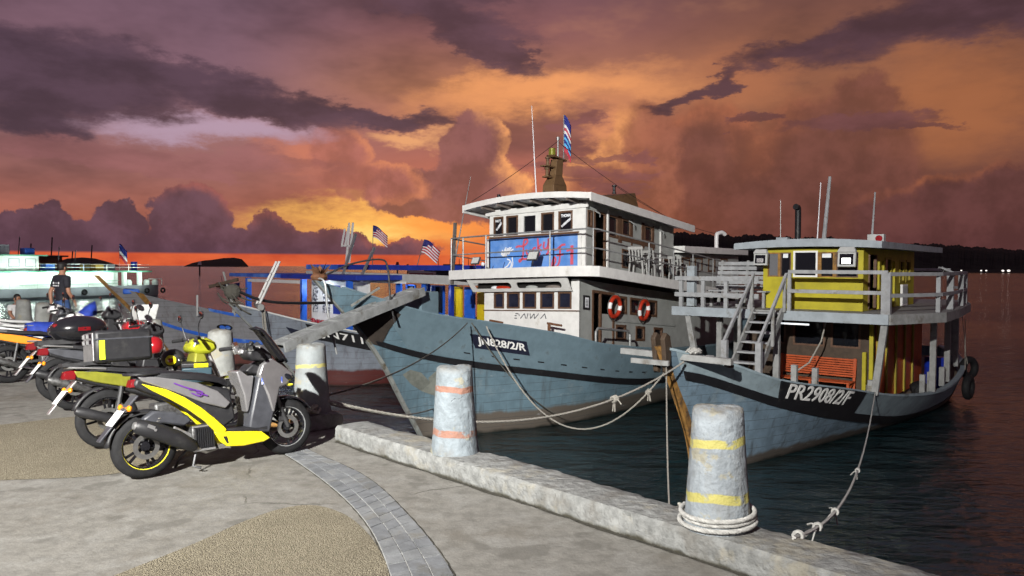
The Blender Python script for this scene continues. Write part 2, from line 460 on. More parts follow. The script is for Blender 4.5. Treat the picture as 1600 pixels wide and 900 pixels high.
mat('seawall', (.06, .065, .06), .9, var=.3, vs=3, bump=.02, bs=10)
mat('tile', (.145, .152, .16), .75, var=.22, vs=5, bump=.004, bs=45, col2=(.12, .12, .115), c2s=3, spec=.3)
mat('tile_b', (.17, .177, .182), .75, var=.2, vs=6, bump=.004, bs=45, col2=(.14, .135, .12), c2s=3, spec=.3)
mat('grout', (.30, .30, .29), .9, var=.2, vs=12)
def f_bol(band, b1, b2, seed):
    def fn(c, a):
        z = a['sep']()[2]
        sh = (seed * 3.1, seed * 1.7, seed)
        c = a['mix'](a['mul'](a['mrange'](a['noise'](4.6, 8, .66, a['mapv']((1, 1, 1), sh)), .55, .62), .8), c, (.26, .24, .17))
        c = a['mix'](a['mul'](a['mrange'](a['noise'](3.0, 8, .7, a['mapv']((1, 1, .5), sh)), .52, .68), .6), c, (.165, .165, .158))
        n = a['N'].new('ShaderNodeMath'); n.operation = 'MULTIPLY_ADD'; a['L'].new(a['noise'](2.2, 3, .5, a['mapv']((1, 1, .3), sh)), n.inputs[0]); n.inputs[1].default_value = .16; a['L'].new(z, n.inputs[2])
        for lo, hi in (b1, b2):
            if hi <= lo: continue
            m = a['mul'](a['mrange'](n.outputs[0], lo + .08 - .004, lo + .08 + .004), a['mrange'](n.outputs[0], hi + .08 + .004, hi + .08 - .004))
            m = a['mul'](m, a['mrange'](a['noise'](7, 6, .65, a['mapv']((1, 1, 1), sh)), .64, .54))
            c = a['mix'](m, c, band)
        m = a['mrange'](z, .70, .80, 0, .75)
        c = a['mix'](a['mul'](m, a['mrange'](a['noise'](9, 5, .6), .35, .6)), c, (.12, .108, .088))
        return c
    return fn
BASEB = (.215, .24, .26)
mat('bollard_yellow', BASEB, .75, var=.2, vs=9, bump=.02, bs=16, fn=f_bol((.36, .325, .10), (.545, .60), (.19, .25), 1))
mat('bollard_red', (.19, .22, .24), .75, var=.2, vs=9, bump=.02, bs=16, fn=f_bol((.25, .13, .095), (.555, .61), (.16, .22), 2))
mat('bollard_oneband', (.20, .22, .225), .75, var=.16, vs=5, bump=.008, bs=14, fn=f_bol((.38, .35, .12), (.53, .57), (0, 0), 3))
mat('bollard_plain', (.23, .237, .225), .8, var=.2, vs=5, bump=.008, bs=14, fn=f_bol((.5, .45, .2), (0, 0), (0, 0), 4))
mat('rope', (.30, .285, .25), .9, var=.25, vs=40, bump=.004, bs=90)
mat('rope_white', (.36, .355, .335), .85, var=.2, vs=30, bump=.004, bs=80)
mat('rope_dark', (.10, .095, .08), .9, var=.25, vs=40)
mat('black_rubber', (.012, .012, .013), .75, var=.25, vs=20, bump=.002, bs=60, spec=.3)
mat('tyre', (.012, .012, .013), .75, var=.3, vs=14, bump=.002, bs=80, spec=.25, col2=(.03, .028, .026), c2s=5, c2lo=.55, c2hi=.75)
mat('black_plastic', (.014, .014, .016), .5, var=.2, vs=14, bump=.001, bs=200, spec=.5, col2=(.035, .034, .032), c2s=7, c2lo=.55, c2hi=.75)
mat('grey_plastic', (.045, .047, .055), .45, var=.2, vs=14, spec=.5)
mat('black_gloss', (.010, .010, .012), .18, var=.1, spec=.5, coat=.3)
mat('seat_vinyl', (.012, .012, .014), .55, var=.2, vs=16, bump=.002, bs=150)
mat('yellow_paint', (.72, .60, .012), .28, var=.06, vs=6, coat=.4, col2=(.45, .38, .03), c2s=5, c2lo=.64, c2hi=.78)
mat('silver_paint', (.27, .265, .27), .26, metal=.55, var=.1, vs=8, coat=.4)
mat('lime_paint', (.34, .36, .02), .25, metal=.2, var=.12, vs=6, coat=.5)
mat('olive_paint', (.20, .20, .025), .3, metal=.2, var=.2, vs=6, coat=.4)
mat('orange_paint', (.80, .25, .02), .3, var=.08, coat=.4)
mat('red_paint', (.28, .010, .014), .22, var=.1, coat=.6)
mat('red_lens', (.13, .006, .008), .15, var=.05, coat=.6)
mat('amber_lens', (.75, .24, .01), .2, var=.05, coat=.5)
mat('blue_cloth', (.012, .035, .26), .7, var=.25, vs=10, bump=.01, bs=14)
mat('white_paint', (.72, .72, .70), .5, var=.07, vs=4, col2=(.50, .48, .43), c2s=2.2, c2lo=.58, c2hi=.8, bump=.002, bs=25)
mat('white_clean', (.78, .78, .77), .35, var=.04, vs=8)
mat('pale_grey_paint', (.44, .45, .44), .55, var=.1, vs=4, col2=(.28, .27, .24), c2s=3, c2lo=.58, c2hi=.78, bump=.002, bs=25)
mat('alu', (.52, .52, .52), .35, metal=.8, var=.12, vs=12)
mat('chrome', (.7, .7, .7), .12, metal=1.0, var=.05)
mat('steel', (.30, .29, .27), .45, metal=.7, var=.25, vs=10, col2=(.16, .10, .06), c2s=6, c2lo=.56, c2hi=.72)
mat('dark_metal', (.05, .05, .052), .5, metal=.5, var=.25, vs=16)
mat('engine_metal', (.11, .11, .11), .5, metal=.6, var=.35, vs=24, col2=(.05, .045, .04), c2s=14)
mat('galv', (.34, .35, .35), .5, metal=.5, var=.2, vs=7)
mat('brown_trim', (.11, .058, .034), .55, var=.2, vs=9, bump=.002, bs=40)
mat('dark_glass', (.008, .009, .012), .08, var=0, spec=.6)
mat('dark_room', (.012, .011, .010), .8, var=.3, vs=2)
mat('lemon_plate', (.62, .78, .03), .4, var=.05)
mat('rust', (.14, .062, .030), .8, var=.3, vs=10, bump=.006, bs=30)

# ================================================================== SETTING
ET, EN = Vector((-.69, .724, 0)).normalized(), Vector((.724, .69, 0)).normalized()
def Q(t, n, z=0.0): return ET * t + EN * n + Vector((0, 0, z))
WZ = -2.3
# water
def f_water(c, a):
    N, L = a['N'], a['L']
    n1 = a['noise'](.55, 3, .55, a['mapv']((1.0, 2.0, 1))); n2 = a['noise'](2.6, 4, .6, a['mapv']((.8, 1.7, 1))); n3 = a['noise'](.07, 3, .5)
    m = N.new('ShaderNodeMath'); m.operation = 'MULTIPLY_ADD'; L.new(n2, m.inputs[0]); m.inputs[1].default_value = .22; L.new(n1, m.inputs[2])
    k = N.new('ShaderNodeMath'); k.operation = 'MULTIPLY'; L.new(m.outputs[0], k.inputs[0]); L.new(a['mrange'](n3, .3, .7, .55, 1.2), k.inputs[1])
    return c, k.outputs[0]
mat('sea_water', (.004, .016, .019), .13, var=.2, vs=.4, bump=.32, fn=f_water, spec=.5)
MATS['sea_water'].node_tree.nodes['Principled BSDF'].inputs['IOR'].default_value = 1.9
W = MB(); W.add([(-9000, -600, WZ), (9000, -600, WZ), (9000, 14000, WZ), (-9000, 14000, WZ)], [(0, 1, 2, 3)])
tag(W.build('sea', 'sea_water', smooth=0, fix=False), 'dark rippled sea water reflecting the dusk sky', None, kind='structure')

# quay slab
qs = MB(); A, B_, C_, D_ = Q(-40, -70), Q(-40, 4.6), Q(70, 4.6), Q(70, -70)
dz = Vector((0, 0, -6))
qs.add([A, B_, C_, D_], [(0, 1, 2, 3)])
quay = tag(qs.build('quay_pavement', 'concrete', smooth=0, fix=False), 'stained concrete quay pavement in the foreground', None, kind='structure')
for p in quay.data.polygons: pass
sw = MB(); sw.add([B_ + Vector((0, 0, -.003)), C_ + Vector((0, 0, -.003)), C_ + dz, B_ + dz], [(0, 1, 2, 3)])
sw.build('seawall_face', 'seawall', quay, smooth=0, fix=False)
if quay.data.polygons[0].normal.z < 0: quay.data.flip_normals()
# pebble-wash fields
def field(name, px, z=.004):
    pts = bez([onz(x, y) for x, y in px] + [onz(*px[0])], 5)[:-1]
    m = MB(); m.add([Vector((p.x, p.y, z)) for p in pts], [tuple(range(len(pts)))])
    o = m.build(name, 'pebble_wash', quay, smooth=0, fix=False)
    if o.data.polygons[0].normal.z < 0: o.data.flip_normals()
    return o
field('pebble_wash_field', [(179, 900), (306, 849), (372, 819), (437, 796), (490, 790), (538, 804), (573, 832), (597, 868), (608, 900), (612, 960), (600, 1100), (150, 1100), (60, 980)])
field('pebble_wash_field', [(-300, 768), (-120, 757), (0, 751), (109, 747), (184, 740), (260, 724), (330, 700), (360, 682), (300, 664), (200, 650), (110, 652), (0, 664), (-150, 672), (-300, 690)])
# curved band of paving tiles
le = bez([onz(*p) for p in [(352, 668), (395, 688), (446, 711), (516, 760), (573, 819), (610, 900), (622, 990), (622, 1120)]], 24)
ri = bez([onz(*p) for p in [(405, 668), (446, 686), (494, 709), (569, 744), (630, 797), (700, 884), (728, 970), (740, 1100)]], 24)
gm_ = MB(); gm_.grid([[Vector((a.x, a.y, .004)), Vector((b.x, b.y, .004))] for a, b in zip(le, ri)])
go = gm_.build('grout_bed', 'grout', quay, smooth=0, fix=False)
if go.data.polygons[0].normal.z < 0: go.data.flip_normals()
acc = [0.0]
for i in range(1, len(le)): acc.append(acc[-1] + ((le[i] + ri[i]) / 2 - (le[i - 1] + ri[i - 1]) / 2).length)
def edge_at(s):
    for i in range(1, len(acc)):
        if s <= acc[i]:
            k = (s - acc[i - 1]) / (acc[i] - acc[i - 1]); return le[i - 1].lerp(le[i], k), ri[i - 1].lerp(ri[i], k)
    return le[-1], ri[-1]
s = 0.01; pit = .155
while s + pit < acc[-1]:
    a0, b0 = edge_at(s + .006); a1, b1 = edge_at(s + pit - .006)
    for j in range(3):
        u0, u1 = (j + .045) / 3, (j + .955) / 3
        tm = MB(); zt = .011 + rnd.uniform(-.003, .003)
        q = [a0.lerp(b0, u0), a0.lerp(b0, u1), a1.lerp(b1, u1), a1.lerp(b1, u0)]
        tm.hexa([Vector((p.x, p.y, .0)) for p in q] + [Vector((p.x, p.y, zt + rnd.uniform(-.001, .001))) for p in q])
        tm.build('paving_tile', rnd.choice(['tile', 'tile', 'tile_b']), quay, smooth=0)
    s += pit
# expansion joints: narrow recessed dark strips beside the band
jm = MB()
for side in (le, ri):
    sg = -1 if side is le else 1
    rows = []
    for i in range(0, len(le)):
        d = (ri[i] - le[i]).normalized() * sg
        w0, w1 = .004, .004 + .012 * (0.4 + .6 * abs(math.sin(i * .7)))
        rows.append([side[i] + d * w0 + Vector((0, 0, .0035)), side[i] + d * w1 + Vector((0, 0, .0035))])
    jm.grid(rows)
mat('joint_dirt', (.04, .037, .028), .95, var=.3, vs=20)
jm.build('joint', 'joint_dirt', quay, smooth=0)
# weedy dirt line along the kerb foot
dm = MB(); rows = []
for i in range(0, 220):
    t = -6 + i * .1
    if t > 7.05: break
    rows.append([Q(t, 4.15, .006), Q(t, 4.15 - .03 - .03 * abs(math.sin(t * 2.3) * math.sin(t * 5.1)) - rnd.uniform(0, .012), .006)])
dm.grid(rows); dm.build('joint', 'joint_dirt', quay, smooth=0)

# kerb
def kerb(t0, t1, name, label):
    m = MB(); rows = []; n = int((t1 - t0) / .07); rr = random.Random(3)
    ch = 0.0
    for i in range(n + 1):
        t = t0 + (t1 - t0) * i / n
        ch = .8 * ch + rr.uniform(-.006, .006)
        notch = .045 if rr.random() < .06 else 0
        jo = ch + .02 * math.sin(t * 1.7) + rr.uniform(-.012, .012) - notch
        ji = rr.uniform(-.008, .008) - (.03 if rr.random() < .12 else 0)
        rows.append([Q(t, 4.14, -.05), Q(t, 4.135, .06), Q(t, 4.14 - ji, .145 + ji * .4), Q(t, 4.165, .168 + rr.uniform(-.003, .003)), Q(t, 4.3, .172), Q(t, 4.45, .17), Q(t, 4.545 + jo, .165 + rr.uniform(-.006, .003)), Q(t, 4.585 + jo, .135), Q(t, 4.60, -.4)])
    m.grid(rows)
    for k in (0, -1): m.add(rows[k], [tuple(range(9))])
    return tag(m.build(name, 'kerb_concrete', smooth=32), label, None, kind='structure')
kerb(-16, 7.03, 'kerb', 'chipped concrete kerb along the quay edge')
kerb(7.62, 45, 'kerb', 'kerb behind the parked motorbikes')

# bollards
def bollard(t, m, label, n=4.37, rz=0.0, h=.78):
    k = h / .78
    prof = [(.0, .785), (.06, .787), (.13, .782), (.156, .768), (.163, .745), (.170, .62), (.184, .40), (.198, .20), (.212, .07), (.224, 0.0)]
    o = MB(); prof2 = [(r, z * k) for r, z in prof]
    o.lathe(prof2[::-1], 40)
    for v in o.v:
        a = math.atan2(v.y, v.x); rr = 1 + .012 * math.sin(a * 3 + t) + .01 * math.sin(a * 5 + v.z * 9 + t * 2) + rnd.uniform(-.006, .006)
        v.x *= rr; v.y *= rr
        if v.z > .7 * k: v.z += .008 * math.sin(a * 2 + t) + rnd.uniform(-.004, .004)
    b = o.build('mooring_bollard', m, smooth=50)
    b.location = Q(t, n, .165); b.rotation_euler = (R(rnd.uniform(-1, 1)), R(rnd.uniform(-1, 1)), rz)
    return tag(b, label, 'bollard', 'concrete mooring bollards along the quay edge')
bollard(2.63, 'bollard_yellow', 'tapered concrete bollard with two yellow bands and rope coiled at its foot', rz=.4)
B2 = bollard(5.33, 'bollard_red', 'pale blue concrete bollard with two faded red bands and a crack', rz=2.2)
bollard(7.95, 'bollard_oneband', 'bollard with one yellow band beside the scooter front wheel', rz=1.0)
bollard(10.5, 'bollard_plain', 'grey bollard behind the lime motorbike handlebar', rz=.5)
bollard(13.3, 'bollard_plain', 'pale bollard behind the red helmet', rz=1.5)
bollard(20.8, 'bollard_plain', 'weathered far bollard beside the standing person', rz=2.5)
bollard(22.9, 'bollard_plain', 'farthest bollard beside the seated person', rz=3.5)
# crack and spall on the red-banded bollard
cm = MB(); pr = []
for ang, z in [(-1.75, .475), (-1.62, .50), (-1.5, .515), (-1.3, .51), (-1.12, .525), (-.95, .55), (-.8, .60)]:
    r_ = .1785 + (.4 - z) * .08 + .004; pr.append((math.cos(ang) * r_, math.sin(ang) * r_, z))
cm.tube(pr, [.002, .005, .006, .005, .006, .005, .003], 5)
mat('crack_dark', (.02, .018, .016), .9, var=.2)
ck = cm.build('crack', 'crack_dark', B2); ck.rotation_euler = (0, 0, -2.2)

# rope coil round the nearest bollard
cl = MB(); pts = []
for i in range(150):
    a = i / 150 * 2 * math.pi * 3.1; r_ = .238 + .012 * math.sin(a * .5) - .004 * (i / 50)
    pts.append((r_ * math.cos(a) * (1 + .03 * math.cos(a)), r_ * math.sin(a), .014 + .030 * (i / 150 * 3.1) + .006 * math.sin(a + 1)))
def twisted(m, pts, r, strands=3, pitch=.05, n=5):
    """laid rope: helically wound strands"""
    P = [Vector(p) for p in pts]; acc_ = 0.0; fr = []; prev = None
    for i, p in enumerate(P):
        d = (P[min(i + 1, len(P) - 1)] - P[max(i - 1, 0)]).normalized()
        if prev is None:
            a = d.cross(Vector((0, 0, 1)) if abs(d.z) < .9 else Vector((1, 0, 0))).normalized()
        else:
            a = (prev - d * prev.dot(d)).normalized()
        prev = a
        if i: acc_ += (p - P[i - 1]).length
        fr.append((p, a, d.cross(a), acc_))
    for k in range(strands):
        q = []
        for p, a, b, L_ in fr:
            t = 2 * math.pi * (L_ / pitch + k / strands)
            q.append(p + a * math.cos(t) * r * .5 + b * math.sin(t) * r * .5)
        m.tube(q, r * .56, n)
    return m
def resample(pts, step):
    P = [Vector(p) for p in pts]; out = [P[0]]; left = step
    for a, b in zip(P, P[1:]):
        L_ = (b - a).length; x = left
        while x <= L_:
            out.append(a.lerp(b, x / L_)); x += step
        left = x - L_
    out.append(P[-1]); return out
twisted(cl, resample(pts, .012), .016, 3, .06)
o = cl.build('rope_coil', 'rope_white', smooth=60); o.location = Q(2.63, 4.37, .172)
tag(o, 'white rope coiled around the foot of the nearest bollard', 'rope')

# wooded headland on the right, islands on the left
mat('woodland', (.020, .026, .016), .95, var=.4, vs=.05, bump=1.5, bs=.12)
def ridge(name, label, prof, D, depth, step=2.0, jag=.0, m='woodland'):
    rr = random.Random(11); pts = []
    xs = [p[0] for p in prof]; x = xs[0]
    rows = []
    while x <= xs[-1]:
        y = lerp(prof, x) ; top = atd(x, y, D); base = onz(x, 0, 0)
        h = max(top.z - WZ, .3)
        hh = h * (1 + .5 * jag * (math.sin(x * .19) * .5 + math.sin(x * .47 + 1) * .3 + math.sin(x * 1.1) * .2)) + jag * rr.uniform(-4, 4)
        X = top.x
        rows.append([Vector((X * .86, D * .86 - 6, WZ - .5)), Vector((X * .875, D * .875, WZ + hh * .12 + rr.uniform(0, jag * 8))), Vector((X * .91, D * .91, WZ + hh * .5 * (1 + jag * rr.uniform(-.5, .5)))), Vector((X * .95, D * .95, WZ + hh * .82)), Vector((X, D, WZ + hh)), Vector((X * (1 + depth), D * (1 + depth), WZ - 1))])
        x += step
    m_ = MB(); m_.grid(rows)
    return tag(m_.build(name, m, smooth=0), label, None, kind='structure')
ridge('hills', 'dark wooded headland across the water on the right', [(1000, 362), (1053, 363), (1100, 366), (1150, 369), (1194, 366), (1240, 372), (1295, 371), (1340, 378), (1404, 381), (1455, 381), (1527, 386), (1600, 391), (1750, 396), (1900, 410)], 950, .5, 1.3, .10)
ridge('island', 'low dark island on the left horizon beyond the ferries', [(60, 415.5), (85, 410), (105, 404), (128, 402), (150, 404), (168, 409), (188, 415.5)], 3000, .1, 2.5, .03)
ridge('island', 'small dark island on the horizon left of the ladder', [(288, 415.6), (300, 411), (318, 407), (335, 405.5), (350, 403), (366, 402.5), (378, 405), (384, 411), (388, 415.6)], 3000, .1, 2.0, .03)

# floodlight mast behind the photographer
mast = thing('floodlight_mast', 'tall steel floodlight mast standing on the quay behind the camera', 'lamp post', (FLOOD.x, FLOOD.y - .35, 0))
MB().lathe([(.22, 0), (.22, .04), (.10, .05), (.085, 6), (.06, FLOOD.z + .2)], 12).build('pole', 'galv', mast)
hd = MB(); hd.box(-.28, .28, -.12, .10, -.2, .2); hd.box(-.04, .04, -.3, -.1, -.05, .05)
ho = hd.build('lamp_head', 'galv', mast, bevel=.02); ho.location = (0, .12, FLOOD.z)
# ================================================================== HULLS
# boat frame: x aft from the foot of the stem, y starboard (port is -y), z up from the waterline
class Hull:
    def __init__(s, stem, sheer, bt, bw, L, zb=-.6, flare=.9):
        s.stem, s.sheer, s.bt, s.bw, s.L, s.zb, s.flare = stem, sheer, bt, bw, L, zb, flare
        s.tip = sheer[0][0]
    def top(s, k): return s.tip + k * (s.L - s.tip)
    def k_of(s, st): return (st - s.tip) / (s.L - s.tip)
    def pt(s, k, z, side=-1, off=0.0):
        sk = s.top(k); zt = smooth_lerp(s.sheer, sk)
        x = sk + (smooth_lerp(s.stem, z) - s.tip) * max(0, 1 - k * 1.15) ** 2.2 if k < .87 else sk
        b1 = smooth_lerp(s.bt, sk); b0 = max(0.0, smooth_lerp(s.bw, x)) if x > 0 else 0.0
        if z >= 0:
            r = min(z / max(zt, .01), 1.15)
            y = b0 + (b1 - b0) * r ** s.flare
        else: y = b0 * max(0, 1 + z / 1.4)
        y = max(y, .045)
        return (x, side * (y + off), z)
def build_hull(H, root, m, nk=46, nt=14, name='hull'):
    mb = MB(); rp, rs_ = [], []
    for i in range(nk + 1):
        k = (i / nk) ** 1.35; zt = smooth_lerp(H.sheer, H.top(k)); a, b = [], []
        for j in range(nt + 1):
            z = H.zb + (zt - H.zb) * j / nt
            a.append(H.pt(k, z, -1)); b.append(H.pt(k, z, 1))
        rp.append(a); rs_.append(b)
    mb.grid(rp); mb.grid(rs_)
    mb.grid([rp[-1], rs_[-1]])                       # transom
    mb.grid([rp[0], rs_[0]])                         # stem face
    return mb.build(name, m, root, smooth=40)
def hull_strip(H, root, m, name, k0, k1, ztop, zbot, off=.02, n=50, rows=3, sides=(-1,)):
    mb = MB()
    for sd in sides:
        g = []
        for i in range(n + 1):
            k = k0 + (k1 - k0) * i / n; s_ = H.top(k); a, b = ztop(s_), zbot(s_)
            row = [H.pt(k, a, sd, 0.0)]
            for j in range(rows + 1): row.append(H.pt(k, a + (b - a) * j / rows, sd, off))
            row.append(H.pt(k, b, sd, 0.0)); g.append(row)
        mb.grid(g)
        mb.add(g[0], [tuple(range(len(g[0])))]); mb.add(g[-1], [tuple(range(len(g[-1])))])
    return mb.build(name, m, root, smooth=50)
def cap_rail(H, root, m, w=.16, t=.05, k0=0.0, k1=1.0, name='cap_rail', n=60):
    for sd in (-1, 1):
        mb = MB(); g = []
        for i in range(n + 1):
            k = k0 + (k1 - k0) * (i / n) ** 1.2; zt = smooth_lerp(H.sheer, H.top(k)); x, y, z = H.pt(k, zt, sd)
            ya = y + sd * .03; yb = y - sd * min(w - .03, abs(y) - .01)
            g.append([(x, ya, zt), (x, ya, zt + t), (x, yb, zt + t), (x, yb, zt), (x, ya, zt)])
        mb.grid(g); mb.add(g[0][:4], [(0, 1, 2, 3)]); mb.add(g[-1][:4], [(0, 1, 2, 3)])
        mb.build(name, m, root, smooth=40)
def deck_mesh(H, root, m, drop, k0=.02, k1=.995, n=40, name='deck'):
    mb = MB(); g = []
    for i in range(n + 1):
        k = k0 + (k1 - k0) * i / n; z = smooth_lerp(H.sheer, H.top(k)) - drop
        a = H.pt(k, z, -1, -.02); b = H.pt(k, z, 1, -.02); g.append([a, (a[0], 0, z + .04), b])
    mb.grid(g); return mb.build(name, m, root, smooth=60)
def stem_post(H, root, m, w=.07, d=.05, z0=-.5, up=.0, name='stem_post'):
    mb = MB(); pts = []; n = 16
    zt = H.sheer[0][1]
    g = []
    for i in range(n + 1):
        z = z0 + (zt + up - z0) * i / n; x = smooth_lerp(H.stem, min(z, zt)) - (max(0, z - zt)) * .9
        g.append([(x + d, -w, z), (x - d, -w * .7, z), (x - d, w * .7, z), (x + d, w, z), (x + d, -w, z)])
    mb.grid(g); mb.add(g[-1][:4], [(0, 1, 2, 3)]); return mb.build(name, m, root, smooth=30)
def surf_text(name, s, H, root, m, k0, k1, zc, h, shear=0.0, bold=0.0, off=.03, xfit=.92, zc1=None):
    """flat lettering laid on the port side of the hull between stations k0..k1"""
    me = bpy.data.meshes.new('tmp'); o = text_mesh(name, s, 1.0, .004, Matrix.Identity(4), m, root, shear=shear, bold=bold)
    xs = [v.co.x for v in o.data.vertices]; ys = [v.co.y for v in o.data.vertices]; x0, x1, y0, y1 = min(xs), max(xs), min(ys), max(ys)
    for v in o.data.vertices:
        u = (v.co.x - x0) / (x1 - x0); w = (v.co.y - y0) / (y1 - y0) - .5
        k = k0 + (k1 - k0) * (.5 + (u - .5) * xfit)
        z = (zc + ((zc1 if zc1 is not None else zc) - zc) * u) + w * h
        v.co = Vector(H.pt(k, z, -1, off + v.co.z))
    o.data.update(); return o
def openings(mb, M, x0, x1, y0, y1, ops, t):
    """wall slab in frame M (x right, y up, z out) with rectangular openings"""
    xs = sorted(set([x0, x1] + [v for o in ops for v in (o[0], o[1])])); ys = sorted(set([y0, y1] + [v for o in ops for v in (o[2], o[3])]))
    for a, b in zip(xs, xs[1:]):
        run = None
        for c, d in zip(ys, ys[1:]):
            mx, my = (a + b) / 2, (c + d) / 2
            hole = any(o[0] < mx < o[1] and o[2] < my < o[3] for o in ops)
            if not hole: run = (run[0], d) if run else (c, d)
            if (hole or d == ys[-1]) and run:
                mb.box(a, b, run[0], run[1], -t, 0, M); run = None
def window(root, M, x0, x1, y0, y1, fw=.05, proud=.015, fm='brown_trim', gm='dark_glass', tf=None, back=.03, name='window'):
    f = MB(tf)
    f.box(x0, x0 + fw, y0, y1, -back - .02, proud, M); f.box(x1 - fw, x1, y0, y1, -back - .02, proud, M)
    f.box(x0 + fw, x1 - fw, y0, y0 + fw, -back - .02, proud, M); f.box(x0 + fw, x1 - fw, y1 - fw, y1, -back - .02, proud, M)
    w = f.build(name, fm, root, smooth=0)
    p = MB(tf); p.box(x0 + fw * .5, x1 - fw * .5, y0 + fw * .5, y1 - fw * .5, -back - .008, -back, M)
    p.build('pane', gm, w, smooth=0); return w
def strokes(name, polys, M, w, m, root, tf=None, z=.004):
    mb = MB(tf)
    for pl in polys:
        P = bez([(x, y, 0) for x, y in pl], 6) if len(pl) > 2 else [Vector((x, y, 0)) for x, y in pl]
        rows = []
        for i, p in enumerate(P):
            d = P[min(i + 1, len(P) - 1)] - P[max(i - 1, 0)]; d.normalize(); nn = Vector((-d.y, d.x, 0)) * w * .5
            rows.append([M @ (p - nn + Vector((0, 0, z))), M @ (p + nn + Vector((0, 0, z)))])
        mb.grid(rows)
    return mb.build(name, m, root, smooth=0, solid=.002)
def text_tf(name, s, size, M, m, root, tf, **k):
    o = text_mesh(name, s, size, .002, M, m, root, **k)
    if tf:
        for v in o.data.vertices: v.co = tf(v.co)
    return o
def flood_lamp(root, o, aim_up, sz=.22, tf=None, face='lamp_lens', right=(0, -1, 0)):
    """LED floodlight: tilted housing on a bracket with a pale lens"""
    M = frame(o, right, aim_up)
    h = MB(tf); h.box(-sz / 2, sz / 2, -sz * .4, sz * .4, -.05, 0, M); h.box(-sz * .35, sz * .35, -sz * .28, sz * .28, -.09, -.05, M)
    h.bar(M @ Vector((0, -sz * .3, -.06)), M @ Vector((0, -sz * .3, -.06)) - Vector((0, 0, .12)), .03, .02)
    hh = h.build('floodlight', 'grey_plastic', root, smooth=0, bevel=.006)
    l = MB(tf); l.box(-sz * .43, sz * .43, -sz * .33, sz * .33, .001, .006, M); l.build('lens', face, hh, smooth=0)
    return hh
mat('lamp_lens', (.55, .57, .55), .25, var=.1, vs=30)
mat('lamp_lit', (.9, .9, .9), .3, var=0, emit=(1.0, .98, .92), es=6.0)

# ================================================================== LUCKY BOAT
def f_hull(low, zl, seed, streak=.5):
    def fn(c, a):
        x, y, z = a['sep']()
        st = a['noise'](1.0, 6, .6, a['mapv']((6, 6, .7), (seed, 0, 0)))
        c = a['mix'](a['mul'](a['mrange'](st, .5, .75), streak), c, tuple(q * .45 for q in low))
        c = a['mix'](a['mul'](a['mrange'](a['noise'](1.1, 7, .65, a['mapv']((1, 1, 1), (seed, 3, 1))), .55, .7), .5), c, (.20, .24, .25))
        c = a['mix'](a['mul'](a['mrange'](a['noise'](16, 5, .7), .62, .72), .4), c, (.05, .05, .05))
        wv = a['N'].new('ShaderNodeMath'); wv.operation = 'MULTIPLY_ADD'; a['L'].new(a['noise'](1.6, 6, .6, a['mapv']((1, 1, .2), (seed, 1, 1))), wv.inputs[0]); wv.inputs[1].default_value = -.28; a['L'].new(z, wv.inputs[2])
        c = a['mix'](a['mrange'](wv.outputs[0], zl - .14 + .06, zl - .14 - .05), c, low)
        c = a['mix'](a['mrange'](wv.outputs[0], .10 - .14, -.02 - .14), c, (.018, .017, .013))
        zz = a['N'].new('ShaderNodeMath'); zz.operation = 'MULTIPLY_ADD'; a['L'].new(a['noise'](.5, 2, .5), zz.inputs[0]); zz.inputs[1].default_value = .12; a['L'].new(z, zz.inputs[2])
        sn = a['N'].new('ShaderNodeMath'); sn.operation = 'PINGPONG'; a['L'].new(zz.outputs[0], sn.inputs[0]); sn.inputs[1].default_value = .105
        c = a['mix'](a['mul'](a['mrange'](sn.outputs[0], .006, .0015), a['mrange'](a['noise'](2.2, 4, .6, a['mapv']((1, 1, 1), (seed, 9, 0))), .32, .5)), c, (.035, .04, .042))
        c = a['mix'](a['mul'](a['mrange'](a['noise'](5, 9, .75, a['mapv']((.35, .35, 1.6), (seed, 5, 2))), .62, .68), .55), c, (.30, .33, .34))
        c = a['mix'](a['mul'](a['mrange'](a['noise'](1.4, 8, .7, a['mapv']((5, 5, .35), (seed, 2, 7))), .60, .72), .5), c, (.10, .052, .028))
        return c
    return fn
mat('hull_blue', (.110, .175, .215), .6, var=.14, vs=2.5, bump=.006, bs=7, fn=f_hull((.10, .085, .070), .50, 2.0))
mat('bulwark_blue', (.125, .185, .22), .6, var=.12, vs=3, bump=.005, bs=8, col2=(.09, .11, .115), c2s=3, c2lo=.56, c2hi=.74)
mat('black_paint', (.010, .010, .012), .5, var=.25, vs=6, col2=(.05, .048, .045), c2s=5, c2lo=.6, c2hi=.76)
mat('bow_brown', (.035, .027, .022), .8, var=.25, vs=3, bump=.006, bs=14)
mat('stem_grey', (.20, .21, .20), .7, var=.2, vs=5, col2=(.09, .075, .05), c2s=4)
mat('letter_white', (.74, .74, .72), .6, var=.1, vs=12, col2=(.35, .35, .34), c2s=6, c2lo=.58, c2hi=.7)
mat('deck_wood', (.16, .13, .10), .8, var=.2, vs=3, bump=.004, bs=20)
mat('sign_blue', (.10, .26, .66), .4, var=.16, vs=1.6, col2=(.22, .38, .72), c2s=1.3, c2lo=.45, c2hi=.7)
mat('sign_red', (.58, .10, .15), .5, var=.1)
mat('sign_white', (.78, .80, .84), .5, var=.05)
mat('sign_dark', (.03, .035, .09), .5, var=.05)
mat('tan_paint', (.15, .088, .040), .6, var=.15, vs=4, col2=(.08, .045, .025), c2s=4)
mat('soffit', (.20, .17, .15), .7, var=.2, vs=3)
mat('grey_wall', (.36, .375, .36), .6, var=.1, vs=3, col2=(.24, .235, .21), c2s=2.5, c2lo=.58, c2hi=.78)
mat('window_tint', (.016, .018, .034), .12, var=.3, vs=3, spec=.6)
mat('orange_buoy', (.42, .03, .010), .5, var=.12, vs=6)
mat('reflective', (.8, .8, .8), .3, var=.05)
mat('blue_board', (.012, .014, .03), .5, var=.2, vs=5)

